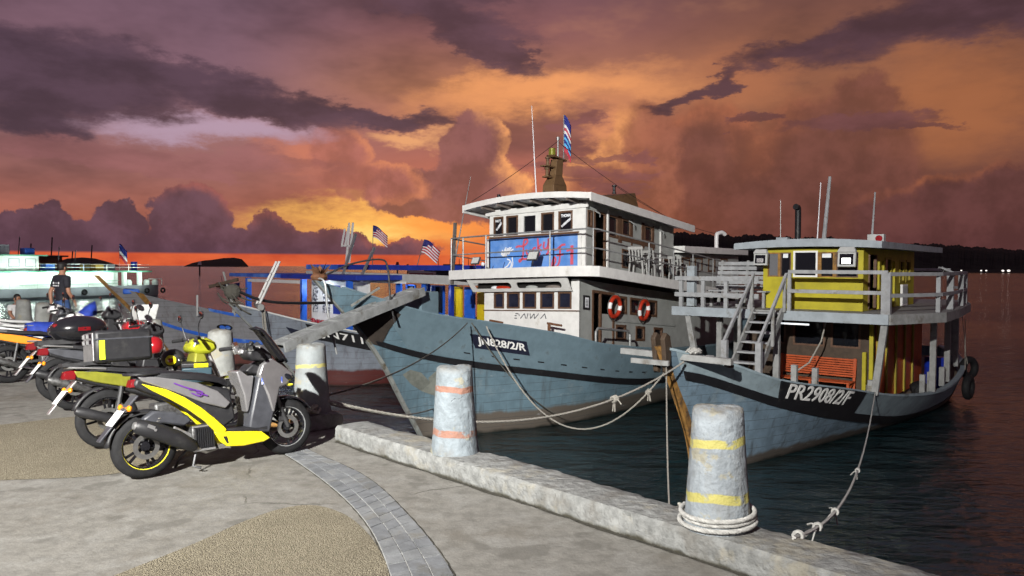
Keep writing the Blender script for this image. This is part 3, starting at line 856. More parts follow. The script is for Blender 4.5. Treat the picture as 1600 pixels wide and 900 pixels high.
LROT = math.atan2(.785, .62)
HL = Hull([(-.6, .3), (0, 0), (.8, -.53), (2.3, -1.54), (3.85, -3.1)], [(-3.1, 3.85), (-1.2, 3.1), (.36, 2.8), (2.4, 2.4), (3.6, 2.1), (7.2, 1.75), (14, 1.65), (19, 2.0)], [(-3.1, .06), (-1.2, .6), (.36, 1.1), (2.4, 2.05), (3.6, 2.5), (7.2, 3.0), (14, 3.1), (19, 2.7)], [(0, 0), (1.19, .79), (3.49, 1.78), (7.44, 2.18), (14, 2.4), (19, 2.0)], 19)
lucky = thing('fishing_boat', 'two-deck white fishing boat with blue-grey hull and blue Lucky F1 sign', 'boat', (-2.19, 18.28, WZ), LROT)
build_hull(HL, lucky, 'hull_blue')
wale_t = lambda s_: smooth_lerp([(-3.1, 2.62), (-2.7, 2.42), (-1.4, 2.03), (1, 1.6), (6, .93), (12, .85), (19, 1.1)], s_)
hull_strip(HL, lucky, 'black_paint', 'wale', .008, .99, wale_t, lambda s_: wale_t(s_) - .17, .03, 60)
hull_strip(HL, lucky, 'black_paint', 'wale', .030, .99, wale_t, lambda s_: wale_t(s_) - .17, .03, 60, sides=(1,))
# raised bulwark strake above the wale with freeing slots
hull_strip(HL, lucky, 'bulwark_blue', 'bulwark_strake', .045, .99, lambda s_: smooth_lerp(HL.sheer, s_) + .02, lambda s_: wale_t(s_) + .012, .022, 60, 4)
for i in range(12):
    k = .115 + i * .031
    hull_strip(HL, lucky, 'black_paint', 'freeing_slot', k, k + .008, lambda s_: wale_t(s_) + .22, lambda s_: wale_t(s_) + .185, .026, 3, 1)
cap_rail(HL, lucky, 'bulwark_blue', .12, .04, .02, 1.0)
# stays and cables
for p0_, p1_, sg_ in (((5.7, 0, 7.9), (9.9, -1.9, 5.6), .12), ((5.7, 0, 7.9), (4.1, 2.0, 6.1), .06), ((9.0, 0, 6.9), (14.2, -1.5, 5.4), .25), ((4.5, -1.66, 5.95), (9.8, -1.66, 5.55), .05)):
    t = MB(); t.tube(rope_pts(p0_, p1_, sg_, 12), .008, 4); t.build('cable', 'black_rubber', lucky)
for s_ in (5.0, 6.9, 8.8):
    t = MB(); t.tube([(s_, -1.76, 5.78 - .095 * (s_ - 4.3)), (s_ + .05, -1.9, 5.70 - .095 * (s_ - 4.3)), (s_ + .05, -1.9, 5.6 - .095 * (s_ - 4.3))], .02, 6); t.build('eave_lamp', 'galv', lucky)
deck_mesh(HL, lucky, 'deck_wood', .75)
stem_post(HL, lucky, 'stem_grey', .055, .045)
# dark brown panel laid on the shoulder of the bow
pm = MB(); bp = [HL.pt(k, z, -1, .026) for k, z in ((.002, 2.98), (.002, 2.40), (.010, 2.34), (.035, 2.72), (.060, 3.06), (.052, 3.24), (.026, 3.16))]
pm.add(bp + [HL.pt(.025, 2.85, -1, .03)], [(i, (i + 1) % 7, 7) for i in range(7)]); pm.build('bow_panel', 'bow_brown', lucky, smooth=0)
# pale repair patch near the forefoot
pm = MB(); pts = []
for i, (k, z) in enumerate([(.020, 1.62), (.035, 1.72), (.05, 1.62), (.056, 1.45), (.07, 1.62), (.088, 1.66), (.095, 1.5), (.088, 1.3), (.07, 1.12), (.055, 1.02), (.04, 1.16), (.028, 1.34)]):
    pts.append(HL.pt(k, z, -1, .012))
pm.add(pts + [HL.pt(.058, 1.36, -1, .014)], [(i, (i + 1) % 12, 12) for i in range(12)])
mat('filler_patch', (.15, .16, .14), .8, var=.2, vs=6)
pm.build('repair_patch', 'filler_patch', lucky, smooth=0)
# name board
zt0, zt1 = 2.44, 2.20
def nb(zc, dz): return lambda s_: zc + (s_ + .05) * -.175 + dz
hull_strip(HL, lucky, 'blue_board', 'name_board', .132, .199, nb(2.32, .185), nb(2.32, -.185), .034, 12, 3)
surf_text('lettering', 'JN828/2/R', HL, lucky, 'letter_white', .135, .197, 2.33, .26, shear=.18, bold=.02, off=.040, xfit=.94, zc1=2.09)
# ------ superstructure frame: follows the sheer (falls aft) and heels slightly
TL = lambda v: Vector((v.x, v.y, v.z - .095 * (v.x - 4.3) - .033 * v.y))
FR = lambda s_: frame((s_, 0, 0), (0, -1, 0), (0, 0, 1))          # x = port, y = up, z = forward
PT = lambda p: frame((0, -p, 0), (1, 0, 0), (0, 0, 1))             # x = aft, y = up, z = to port
SB = lambda p: frame((0, p, 0), (-1, 0, 0), (0, 0, 1))             # x = forward, y = up, z = to starboard
# lower cabin
wl = [(-1.49, -1.10), (-.99, -.51), (-.40, .09), (.23, .72), (.85, 1.31)]
mb = MB(TL); openings(mb, FR(4.55), -1.87, 1.56, 1.2, 3.8, [(a, b, 2.97, 3.45) for a, b in wl], .08); mb.build('front_wall', 'white_paint', lucky, smooth=0)
for a, b in wl: window(lucky, FR(4.55), a, b, 2.97, 3.45, .05, .012, 'brown_trim', 'window_tint', TL)
mb = MB(TL); mb.box(-1.88, 1.57, 2.90, 2.93, 0.002, .035, FR(4.55)); mb.build('sill', 'brown_trim', lucky, smooth=0)
# visor with two oval openings
vm = MB(TL); M = FR(4.42)
VLEAN = .8
def oval(x0, x1, y0, y1, n=8):
    r_ = (y1 - y0) / 2; cy = (y0 + y1) / 2; pts = []
    for i in range(n + 1): t = math.pi / 2 + math.pi * i / n; pts.append((x0 + r_ + r_ * math.cos(t), cy + r_ * math.sin(t)))
    for i in range(n + 1): t = -math.pi / 2 + math.pi * i / n; pts.append((x1 - r_ + r_ * math.cos(t), cy + r_ * math.sin(t)))
    return pts
ov = [oval(-2.02, -.62, 3.55, 3.71), oval(-.42, 1.14, 3.55, 3.71)]
def ring(mb, outer, inner, M, t0, t1):
    """slab between an outer rectangle and an oval hole"""
    n = len(inner); x0, x1, y0, y1 = outer; cxx, cyy = (x0 + x1) / 2, (y0 + y1) / 2; out = []
    for (x, y) in inner:
        dx, dy = x - cxx, y - cyy; s1 = min((((x1 if dx > 0 else x0) - cxx) / dx) if abs(dx) > 1e-6 else 1e9, (((y1 if dy > 0 else y0) - cyy) / dy) if abs(dy) > 1e-6 else 1e9)
        out.append((cxx + dx * s1, cyy + dy * s1))
    for c_ in ((x0, y0), (x1, y0), (x1, y1), (x0, y1)):
        i = min(range(n), key=lambda q: (out[q][0] - c_[0]) ** 2 + (out[q][1] - c_[1]) ** 2); out[i] = c_
    vs = [(x, y, t1) for x, y in out] + [(x, y, t1) for x, y in inner] + [(x, y, t0) for x, y in out] + [(x, y, t0) for x, y in inner]
    fs = []
    for i in range(n):
        j = (i + 1) % n; fs += [(i, j, n + j, n + i), (2 * n + i, 3 * n + i, 3 * n + j, 2 * n + j), (n + i, n + j, 3 * n + j, 3 * n + i), (i, 2 * n + i, 2 * n + j, j)]
    mb.add(vs, fs, M)
def lean(v): return TL(Vector((v.x - VLEAN * (v.z - 3.45), v.y * (1 + .05 * (v.z - 3.45)), v.z)))
vm.tf = lean
ring(vm, (-2.2, -.52, 3.46, 3.82), ov[0], M, -.04, 0); ring(vm, (-.52, 1.40, 3.46, 3.82), ov[1], M, -.04, 0)
vm.build('visor', 'white_paint', lucky, smooth=0)
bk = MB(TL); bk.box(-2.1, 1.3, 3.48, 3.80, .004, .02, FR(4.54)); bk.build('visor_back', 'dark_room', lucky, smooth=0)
for x_, w_, m_ in ((-1.35, .16, 'sign_white'), (-1.1, .32, 'orange_buoy'), (.0, .22, 'grey_wall'), (.75, .26, 'soffit')):
    bk = MB(TL); bk.ell((4.44, -x_, 3.58), (.07, w_, .06), 8); bk.build('stowed_gear', m_, lucky)
# sides of the lower cabin
ops = [(5.2, 6.42, 1.4, 3.55), (6.60, 7.15, 2.95, 3.48), (7.35, 8.1, 2.95, 3.48), (8.4, 9.1, 2.95, 3.48), (6.52, 7.12, 2.16, 2.62), (7.72, 8.3, 2.16, 2.62), (8.9, 9.5, 2.16, 2.62)]
mb = MB(TL); openings(mb, PT(1.56), 4.56, 15.8, .9, 3.8, ops, .07); mb.build('side_wall', 'grey_wall', lucky, smooth=0)
mb = MB(TL); openings(mb, SB(1.87), -15.8, -4.56, .9, 3.8, [], .07); mb.build('side_wall', 'grey_wall', lucky, smooth=0)
mb = MB(TL); mb.box(15.72, 15.8, -1.5, 1.8, .9, 3.8); mb.build('rear_wall', 'grey_wall', lucky, smooth=0)
for o_ in ops[1:]: window(lucky, PT(1.56), *o_, .07, .02, 'brown_trim', 'dark_glass', TL)
mb = MB(TL); mb.box(6.5, 10.4, 2.70, 2.78, .002, .03, PT(1.56)); mb.build('side_rail_strip', 'grey_wall', lucky, smooth=0)
# doorway with brown frame, half door and dark inside
dm_ = MB(TL); Mp = PT(1.56)
dm_.box(5.2, 5.28, 1.4, 3.55, -.05, .02, Mp); dm_.box(5.64, 5.70, 1.4, 3.55, -.05, .02, Mp); dm_.box(6.34, 6.42, 1.4, 3.55, -.05, .02, Mp); dm_.box(5.28, 6.34, 3.47, 3.55, -.05, .018, Mp)
do = dm_.build('door', 'brown_trim', lucky, smooth=0)
mb = MB(TL); mb.box(5.70, 6.34, 1.4, 2.9, -.045, -.01, Mp); mb.build('panel', 'grey_wall', do, smooth=0)
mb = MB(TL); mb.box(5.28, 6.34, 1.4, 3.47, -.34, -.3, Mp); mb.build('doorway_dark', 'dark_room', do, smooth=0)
mb = MB(TL); mb.box(4.74, 5.06, 2.97, 3.37, .002, .025, Mp); nf = mb.build('notice_frame', 'black_paint', lucky, smooth=0)
mb = MB(TL); mb.box(4.81, 4.99, 3.03, 3.31, .027, .03, Mp); mb.build('notice', 'sign_white', nf, smooth=0)
mat('notice_grey', (.12, .12, .13), .6, var=.2, vs=60)
mb = MB(TL)
for i in range(5): mb.box(4.84, 4.96, 3.07 + i * .04, 3.09 + i * .04, .031, .032, Mp)
mb.build('notice_print', 'notice_grey', nf, smooth=0)
# slashed lettering on the white front
def daiwa(x0, x1, y0, y1, M, root, m, tf):
    w = (x1 - x0) / 5.2; sl = .30; P = []
    g = lambda u, v: (x0 + u * w + (v * (y1 - y0)) * sl, y0 + v * (y1 - y0))
    P += [[g(.05, .95), g(.5, .95)], [g(.05, .05), g(.45, .05)], [g(.6, .85), g(.75, .5)], [g(.0, .55), g(.3, .55)]]
    for b in (1.0, 4.1): P += [[g(b, 0), g(b + .45, 1)], [g(b + .45, 1), g(b + .85, 0)]]
    P += [[g(2.0, 0), g(2.0, 1)], [g(2.35, 1), g(2.6, 0)], [g(2.6, 0), g(2.95, 1)], [g(2.95, 1), g(3.2, 0)], [g(3.2, 0), g(3.65, 1)]]
    return strokes('lettering', P, M, .028, m, root, tf, .004)
mat('slash_grey', (.10, .105, .12), .6, var=.4, vs=9, col2=(.6, .6, .6), c2s=5, c2lo=.55, c2hi=.66)
daiwa(-.72, .50, 2.68, 2.83, FR(4.55), lucky, 'slash_grey', TL)
# mooring bitts, bulwark pipe and cleat on the fore deck
for p_, z_ in ((-1.13, 2.6), (.94, 2.62)):
    b = MB(); b.cone((4.0, -p_, 1.3), (4.0, -p_, z_), .05, .045, 10); b.cone((4.0, -p_ + .06, z_ - .02), (4.0, -p_ - .42, z_ - .06), .035, .03, 8)
    b.build('mooring_bitt', 'rust', lucky)
b = MB(); b.cone((3.95, .7, 2.26), (3.95, -1.35, 2.22), .05, .05, 10); b.build('cross_beam', 'rust', lucky)
b = MB(); b.tube(bez([(3.5, .35, 2.3), (3.45, .3, 2.46), (3.45, .05, 2.47), (3.5, -.05, 2.28)], 5), .014, 6); b.build('hoop', 'dark_metal', lucky)
b = MB(); b.lathe([(0.001, .18), (.2, .14), (.34, .05), (.38, -.03)], 16, Matrix.Translation((1.6, .55, 2.62))); b.build('hatch_dome', 'rust', lucky)
b = MB(); b.tube([(4.4, -2.2, 1.4), (4.4, -2.2, 2.42), (4.5, -2.2, 2.5), (6.15, -2.2, 2.32), (6.25, -2.2, 2.22), (6.25, -2.2, 1.2)], .035, 8); b.build('pipe_rail', 'galv', lucky)
# plank support on the bow
b = MB(); b.box(-.3, .3, -.30, .30, 2.3, 3.55); b.build('bow_locker', 'bulwark_blue', lucky, smooth=0, bevel=.02)
# frayed rag and bent pipes on the prow
b = MB(); rr = random.Random(4)
for i in range(15):
    a = rr.uniform(0, 6.28); l = rr.uniform(.16, .42); t_ = rr.uniform(.1, 1.3)
    q = Vector((-3.02, 0, 3.93)); d = Vector((math.cos(a) * math.cos(t_), math.sin(a) * math.cos(t_), math.sin(t_))); e = d.cross(Vector((0, 0, 1))).normalized()
    b.add([q - e * .07, q + e * .07, q + d * l * .6 + e * .06 + Vector((0, 0, rr.uniform(-.1, .05))), q + d * l - e * .02, q + d * l * .5 - e * .09], [(0, 1, 2, 3, 4)])
b.ell((-3.0, 0, 3.92), (.20, .14, .1), 6); b.build('prow_rag', 'rust', lucky, smooth=0)
b = MB(); b.tube(bez([(-3.1, -.05, 3.9), (-3.05, -.25, 3.8), (-3.0, -.28, 3.2), (-2.8, -.32, 2.3)], 6), .022, 6); b.build('prow_pipe', 'galv', lucky)
b = MB(); b.tube(bez([(-2.9, -.05, 3.95), (-2.3, -.2, 4.2), (-1.7, -.45, 4.3), (-1.55, -.52, 4.1), (-1.5, -.55, 3.4), (-1.4, -.58, 2.9)], 6), .022, 6); b.build('prow_pipe', 'dark_metal', lucky)
b = MB(); b.bar((-2.4, -.30, 3.30), (-1.7, -.42, 3.68), .02, .05); b.build('prow_brace', 'stem_grey', lucky, smooth=0)
# ------ upper deck
def rounded(pts): return pts
dk = MB(TL); poly = [(4.12, -2.2), (4.0, -1.6), (3.94, 0), (4.0, 1.9), (4.12, 2.9), (4.5, 2.95), (16, 2.95), (16, -2.35), (4.6, -2.40), (4.3, -2.36)]
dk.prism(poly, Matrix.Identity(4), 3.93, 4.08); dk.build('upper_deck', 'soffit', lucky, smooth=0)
fa = MB(TL)
pl = poly + [poly[0]]; rows = []
cen = Vector((9, .3))
for (x, y) in pl:
    v = Vector((x, y)); d = (v - cen).normalized() * .035; rows.append([(x + d.x * .02, y + d.y * .02, 3.82), (x + d.x, y + d.y, 3.82), (x + d.x, y + d.y, 4.10), (x + d.x * .02, y + d.y * .02, 4.10)])
fa.grid(rows); fa.build('deck_fascia', 'white_paint', lucky, smooth=30)
# upper cabin
wu = [(-1.57, -1.19), (-1.08, -.64), (-.48, .05), (.20, .65), (.80, 1.28)]
mb = MB(TL); openings(mb, FR(4.62), -1.73, 1.71, 4.08, 5.93, [(a, b, 5.14, 5.72) for a, b in wu], .07); mb.build('front_wall', 'white_paint', lucky, smooth=0)
for i, (a, b) in enumerate(wu): window(lucky, FR(4.62), a, b, 5.14, 5.72, .05, .012, 'brown_trim' if i != 2 else 'white_paint', 'dark_glass', TL)
mb = MB(TL); mb.box(-1.86, 1.80, 5.76, 5.92, .002, .05, FR(4.62)); mb.build('header', 'white_paint', lucky, smooth=0)
mb = MB(TL); mb.box(-1.73, 1.5, 5.06, 5.12, .002, .05, FR(4.62)); mb.build('sill', 'brown_trim', lucky, smooth=0)
ops2 = [(4.70, 4.95, 5.25, 5.72), (5.03, 5.66, 4.12, 5.75), (5.78, 6.34, 5.12, 5.75), (6.58, 7.1, 5.26, 5.75), (7.95, 8.48, 5.26, 5.75), (6.58, 7.12, 4.30, 4.86), (7.95, 8.48, 4.30, 4.86), (9.15, 9.7, 4.30, 4.86)]
mb = MB(TL); openings(mb, PT(1.71), 4.625, 9.95, 4.08, 5.95, ops2, .06); mb.build('side_wall', 'grey_wall', lucky, smooth=0)
mb = MB(TL); openings(mb, SB(1.73), -9.95, -4.625, 4.08, 5.95, [], .06); mb.build('side_wall', 'grey_wall', lucky, smooth=0)
mb = MB(TL); mb.box(9.88, 9.95, -1.65, 1.67, 4.08, 5.95); mb.build('rear_wall', 'grey_wall', lucky, smooth=0)
for i, o_ in enumerate(ops2):
    if i != 1: window(lucky, PT(1.71), *o_, .05, .02, 'brown_trim', 'dark_glass', TL)
mb = MB(TL)
for a, b in ((5.70, 5.77), (6.36, 6.56), (7.12, 7.2), (7.76, 7.93), (8.5, 8.56)): mb.box(a, b, 5.02, 5.80, .002, .018, PT(1.71))
mb.box(6.4, 8.6, 5.10, 5.22, .019, .03, PT(1.71)); mb.build('side_trim', 'brown_trim', lucky, smooth=0)
dm_ = MB(TL); Mp = PT(1.71); dm_.box(5.03, 5.10, 4.12, 5.75, -.04, .02, Mp); dm_.box(5.60, 5.66, 4.12, 5.75, -.04, .02, Mp); dm_.box(5.1, 5.6, 5.69, 5.75, -.04, .02, Mp)
do = dm_.build('door', 'brown_trim', lucky, smooth=0)
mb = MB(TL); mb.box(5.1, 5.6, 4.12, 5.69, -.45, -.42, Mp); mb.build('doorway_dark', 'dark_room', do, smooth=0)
mat('mustard', (.42, .28, .03), .6, var=.15)
mb = MB(TL); mb.box(5.44, 5.58, 4.12, 4.95, -.3, -.26, Mp); mb.build('door_edge', 'mustard', do, smooth=0)
for a in (5.68, 8.92):
    mb = MB(TL); mb.box(a, a + .07, 4.1, 5.86, .019, .06, PT(1.71)); mb.build('wall_post', 'white_paint', lucky, smooth=0)
# sign panel with lettering
sp = MB(TL); sp.box(-1.70, 1.47, 4.12, 5.06, .004, .03, FR(4.62)); sign = sp.build('sign_panel', 'sign_blue', lucky, smooth=0)
for q0, q1 in ((1.475, 1.60), (-1.80, -1.705)):
    sp = MB(TL); sp.box(q0, q1, 4.1, 5.07, .004, .04, FR(4.62)); sp.build('sign_edge', 'white_paint', lucky, smooth=0)
MS = FR(4.62) @ Matrix.Translation((0, 0, .031))
def sgn(px, py):   # pixel in the enlarged sign -> panel coordinates
    return (-1.70 + (px - 130) / (1300 - 130) * 3.17, 4.12 + (830 - (px - 130) * 0 - py + (px - 130) * .0) / (830 - 400) * .92)
ink = [[(500, 525), (540, 512), (585, 515), (625, 500), (660, 460), (650, 425), (618, 432), (606, 480), (604, 560), (600, 640), (580, 700), (552, 725), (553, 700), (590, 690), (640, 690), (720, 690), (800, 660), (825, 610)],
       [(650, 560), (648, 610), (668, 628), (695, 600), (702, 560)], [(702, 560), (700, 615), (722, 618)], [(775, 548), (745, 548), (728, 590), (745, 615), (780, 600)],
       [(795, 420), (800, 500), (800, 592)], [(845, 500), (808, 548), (850, 590)], [(880, 470), (872, 540), (892, 572), (925, 530), (935, 430)], [(935, 430), (932, 560), (930, 620), (905, 640)],
       [(1000, 575), (1035, 585), (1070, 560), (1110, 528), (1150, 525)], [(1085, 545), (1082, 640), (1075, 740), (1050, 800), (1010, 810), (985, 780), (1000, 700), (1020, 690), (1025, 740), (990, 800), (940, 820)], [(1040, 665), (1080, 655), (1125, 650)]]
strokes('lettering', [[sgn(*q) for q in pl_] for pl_ in ink], MS, .06, 'sign_red', sign, TL, .002)
strokes('lettering', [[sgn(1165, 605), sgn(1200, 600), sgn(1240, 540)]], MS, .05, 'sign_red', sign, TL, .002)
strokes('lettering', [[sgn(1232, 540), sgn(1230, 790)]], MS, .10, 'sign_red', sign, TL, .003)
rr = random.Random(9); sw_ = []
for i in range(9):
    a = R(70 + i * 14); cx_, cy_ = 395, 640
    sw_.append([(cx_ + 20 * math.cos(a), cy_ - 25 * math.sin(a)), (cx_ + 70 * math.cos(a - .15), cy_ - 80 * math.sin(a - .15)), (cx_ + (95 + rr.uniform(0, 40)) * math.cos(a - .35), cy_ - (110 + rr.uniform(0, 30)) * math.sin(a - .35))])
sw_ += [[(380, 680), (420, 700), (440, 760), (410, 820)], [(450, 660), (460, 740), (440, 815)], [(345, 800), (390, 770), (430, 700)]]
strokes('emblem', [[sgn(*q) for q in pl_] for pl_ in sw_], MS, .038, 'sign_white', sign, TL, .002)
strokes('emblem', [[sgn(170, 815), sgn(185, 765)], [sgn(320, 815), sgn(335, 760), sgn(350, 720)], [sgn(845, 805), sgn(885, 820)], [sgn(700, 810), sgn(800, 815)]], MS, .025, 'sign_dark', sign, TL, .003)
# lettering on the upper window panes
Wm = FR(4.62) @ Matrix.Translation((0, 0, -.026))
text_tf('lettering', 'HOT', .10, Wm @ Matrix.Translation((-1.42, 5.60, 0)), 'sign_white', lucky, TL, bold=.004)
text_tf('lettering', '0168807', .085, Wm @ Matrix.Translation((-1.38, 5.44, 0)) @ Matrix.Rotation(R(48), 4, 'Z'), 'sign_white', lucky, TL, bold=.005)
text_tf('lettering', 'THOMAS', .11, Wm @ Matrix.Translation((1.05, 5.59, 0)), 'sign_white', lucky, TL, bold=.005, sx=.8)
text_tf('lettering', '01688002301', .085, Wm @ Matrix.Translation((1.05, 5.40, 0)) @ Matrix.Rotation(R(34), 4, 'Z'), 'sign_white', lucky, TL, bold=.005, sx=.85)
# roof with camber, fascia and soffit beams
rf = MB(TL); rows_t, rows_b = [], []
xs = [4.0 + (10.3 - 4.0) * i / 10 for i in range(11)]; ps = [-2.2 + 4.45 * j / 14 for j in range(15)]
cam_ = lambda p: .13 * (1 - ((p - .02) / 2.22) ** 2)
front = lambda p: -.10 * (1 - (p / 2.25) ** 2)
for i, x in enumerate(xs):
    rows_t.append([(x + front(p) * (1 - i / 10), -p, 5.98 + cam_(p)) for p in ps]); rows_b.append([(x + front(p) * (1 - i / 10) + (.02 if i == 0 else 0), -p, 5.92 + cam_(p) * .8) for p in ps])
rf.grid(rows_t); rf.grid(rows_b, True)
for r_t, r_b in ((rows_t[0], rows_b[0]), (rows_t[-1], rows_b[-1]), ([r[0] for r in rows_t], [r[0] for r in rows_b]), ([r[-1] for r in rows_t], [r[-1] for r in rows_b])): rf.grid([r_t, r_b])
rf.build('roof', 'white_paint', lucky, smooth=30)
ff = MB(TL); g = []
for p in ps: g.append([(4.0 + front(p) - .002, -p, 5.86 + cam_(p)), (4.0 + front(p) - .04, -p, 5.86 + cam_(p)), (4.0 + front(p) - .04, -p, 6.02 + cam_(p)), (4.0 + front(p) - .002, -p, 6.02 + cam_(p))])
ff.grid(g)
for p in (2.25, -2.2):
    sg = 1 if p > 0 else -1
    ff.box(3.96, 10.3, -p - (.045 if sg > 0 else 0), -p + (0 if sg > 0 else .045), 5.80, 6.02)
ff.build('roof_fascia', 'white_paint', lucky, smooth=30)
bm_ = MB(TL)
for p in (-1.5, -.9, -.3, .3, .9, 1.5): bm_.box(3.98, 4.60, -p - .03, -p + .03, 5.82 + cam_(p) * .8, 5.915 + cam_(p) * .8)
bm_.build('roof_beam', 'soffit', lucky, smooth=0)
# aft deckhouse
mb = MB(); mb.box(10.3, 15.4, -1.75, 1.8, 3.3, 4.62); mb.build('aft_house', 'grey_wall', lucky, smooth=0)
mb = MB(); mb.box(9.97, 15.5, -2.1, 2.1, 4.64, 4.86); mb.build('aft_roof', 'white_paint', lucky, smooth=0, bevel=.01)
for a in (10.5, 11.5, 12.6, 13.7): window(lucky, PT(1.75), a, a + .6, 4.0, 4.5, .06, .02, 'brown_trim', 'dark_glass')
b = MB(); b.tube(bez([(13.9, -1.5, 4.8), (13.9, -1.5, 5.3), (13.95, -1.52, 5.42), (14.15, -1.6, 5.47), (14.3, -1.66, 5.40)], 5), .075, 12); b.build('vent_pipe', 'white_clean', lucky)
# hand rails of the upper deck
def rail(root, pts, posts, h, tf, m='galv', mids=(.48,), r_=.024, name='railing'):
    t = MB(tf); t.tube([Vector(p) + Vector((0, 0, h)) for p in pts], r_, 7); t.build(name, m, root)
    for q in mids:
        t = MB(tf); t.tube([Vector(p) + Vector((0, 0, h * q)) for p in pts], r_ * .85, 6); t.build('rail_bar', m, root)
    for p in posts:
        t = MB(tf); t.cone(p, Vector(p) + Vector((0, 0, h)), r_, r_, 7); t.build('rail_post', m, root)
fr_pts = [(4.1, 2.82, 4.1), (4.02, 1.8, 4.1), (3.98, 0, 4.1), (4.05, -2.2, 4.1), (4.25, -2.33, 4.1), (9.9, -2.33, 4.1), (14.8, -2.3, 4.1)]
rail(lucky, fr_pts, [(4.1, 2.82, 4.1), (4.06, 2.3, 4.1), (4.0, 1.35, 4.1), (4.0, -.95, 4.1), (4.1, -2.28, 4.1), (7.1, -2.33, 4.1), (8.7, -2.33, 4.1), (10.1, -2.33, 4.1), (11.7, -2.33, 4.1), (13.3, -2.33, 4.1)], .98, TL)
t = MB(TL); t.tube([(4.1, 2.82, 5.08), (9, 2.85, 5.08)], .024, 6); t.tube([(4.1, 2.82, 4.57), (9, 2.85, 4.57)], .02, 6); t.build('railing', 'galv', lucky)
# small deck floodlights (unlit)
flood_lamp(lucky, (3.92, -.42, 4.42), (.45, 0, .9), .36, TL)
flood_lamp(lucky, (3.95, 1.72, 4.36), (.45, .1, .9), .30, TL)
b = MB(TL); b.ell((3.95, 1.42, 4.24), (.06, .06, .06), 8); b.build('round_lamp', 'sign_white', lucky)
flood_lamp(lucky, (9.0, -2.2, 4.42), (.5, .2, .8), .36, TL, right=(1, 0, 0))
# signal mast on the roof
fm_ = MB(); fm_.hexa([(5.2, -.22, 6.02), (5.92, -.22, 6.02), (5.92, .22, 6.02), (5.2, .22, 6.02), (5.24, -.2, 6.58), (5.9, -.2, 6.58), (5.9, .2, 6.58), (5.24, .2, 6.58)])
fm_.hexa([(5.24, -.2, 6.58), (5.9, -.2, 6.58), (5.9, .2, 6.58), (5.24, .2, 6.58), (5.42, -.13, 6.86), (5.78, -.13, 6.86), (5.78, .13, 6.86), (5.42, .13, 6.86)])
fm_.hexa([(5.42, -.13, 6.86), (5.78, -.13, 6.86), (5.78, .13, 6.86), (5.42, .13, 6.86), (5.52, -.12, 7.35), (5.84, -.12, 7.35), (5.84, .12, 7.35), (5.52, .12, 7.35)])
fm_.hexa([(5.36, -.14, 7.40), (6.06, -.1, 7.33), (6.06, .1, 7.33), (5.36, .14, 7.40), (5.3, -.14, 7.46), (6.06, -.1, 7.38), (6.06, .1, 7.38), (5.3, .14, 7.46)])
fm_.box(4.95, 5.8, -.1, .1, 7.08, 7.12); fm_.box(5.05, 5.5, -.1, .1, 6.77, 6.81)
fun = fm_.build('signal_mast', 'tan_paint', lucky, smooth=0, bevel=.012)
for x, z in ((5.20, 7.12), (5.17, 6.81)):
    b = MB(); b.lathe([(.075, 0), (.075, .03), (.05, .04), (.05, .2), (.075, .21), (.08, .25), (0.001, .27)], 12, Matrix.Translation((x, 0, z))); b.build('signal_lamp', 'tan_paint', fun)
b = MB(); b.cone((5.42, 0, 7.46), (5.42, 0, 7.66), .11, .10, 12); b.build('lamp_globe', 'olive_paint', fun)
b = MB(); b.cone((5.72, 0, 7.4), (5.72, 0, 7.95), .03, .02, 8); b.cone((5.72, 0, 7.95), (5.72, 0, 8.03), .05, .05, 8); b.build('light_staff', 'galv', fun)
b = MB(TL); b.cone((4.66, 0.0, 6.1), (4.40, 0.0, 8.75), .02, .008, 6); b.build('whip_antenna', 'sign_white', lucky)
b = MB(); b.cone((4.25, 2.9, 4.0), (4.45, 2.35, 6.9), .028, .008, 6); b.build('whip_antenna', 'galv', lucky)
b = MB(); b.bar((4.2, 2.88, 3.6), (4.25, 2.8, 5.5), .09, .07); b.build('boom', 'steel', lucky, smooth=0)
b = MB(TL); b.cone((4.1, .95, 6.05), (4.1, .95, 6.26), .06, .05, 10); b.build('roof_lamp', 'dark_glass', lucky)
# roof ventilator box aft
b = MB(); b.hexa([(6.9, -.7, 5.8), (9.75, -.7, 5.5), (9.75, .7, 5.5), (6.9, .7, 5.8), (7.0, -.6, 6.30), (9.35, -.6, 6.62), (9.35, .6, 6.62), (7.0, .6, 6.30)])
vb = b.build('ventilator_box', 'tan_paint', lucky, smooth=0, bevel=.02)
b = MB(); b.lathe([(.07, 0), (.07, .04), (.05, .05), (.05, .22), (.08, .24), (.08, .28), (0.001, .3)], 12, Matrix.Translation((9.0, 0, 6.60))); b.build('vent_lamp', 'dark_metal', vb)

LM = Matrix.Translation((-2.19, 18.28, WZ)) @ Matrix.Rotation(LROT, 4, 'Z')
def lw(s_, p, z): return LM @ TL(Vector((s_, -p, z)))
def lw0(s_, p, z): return LM @ Vector((s_, -p, z))
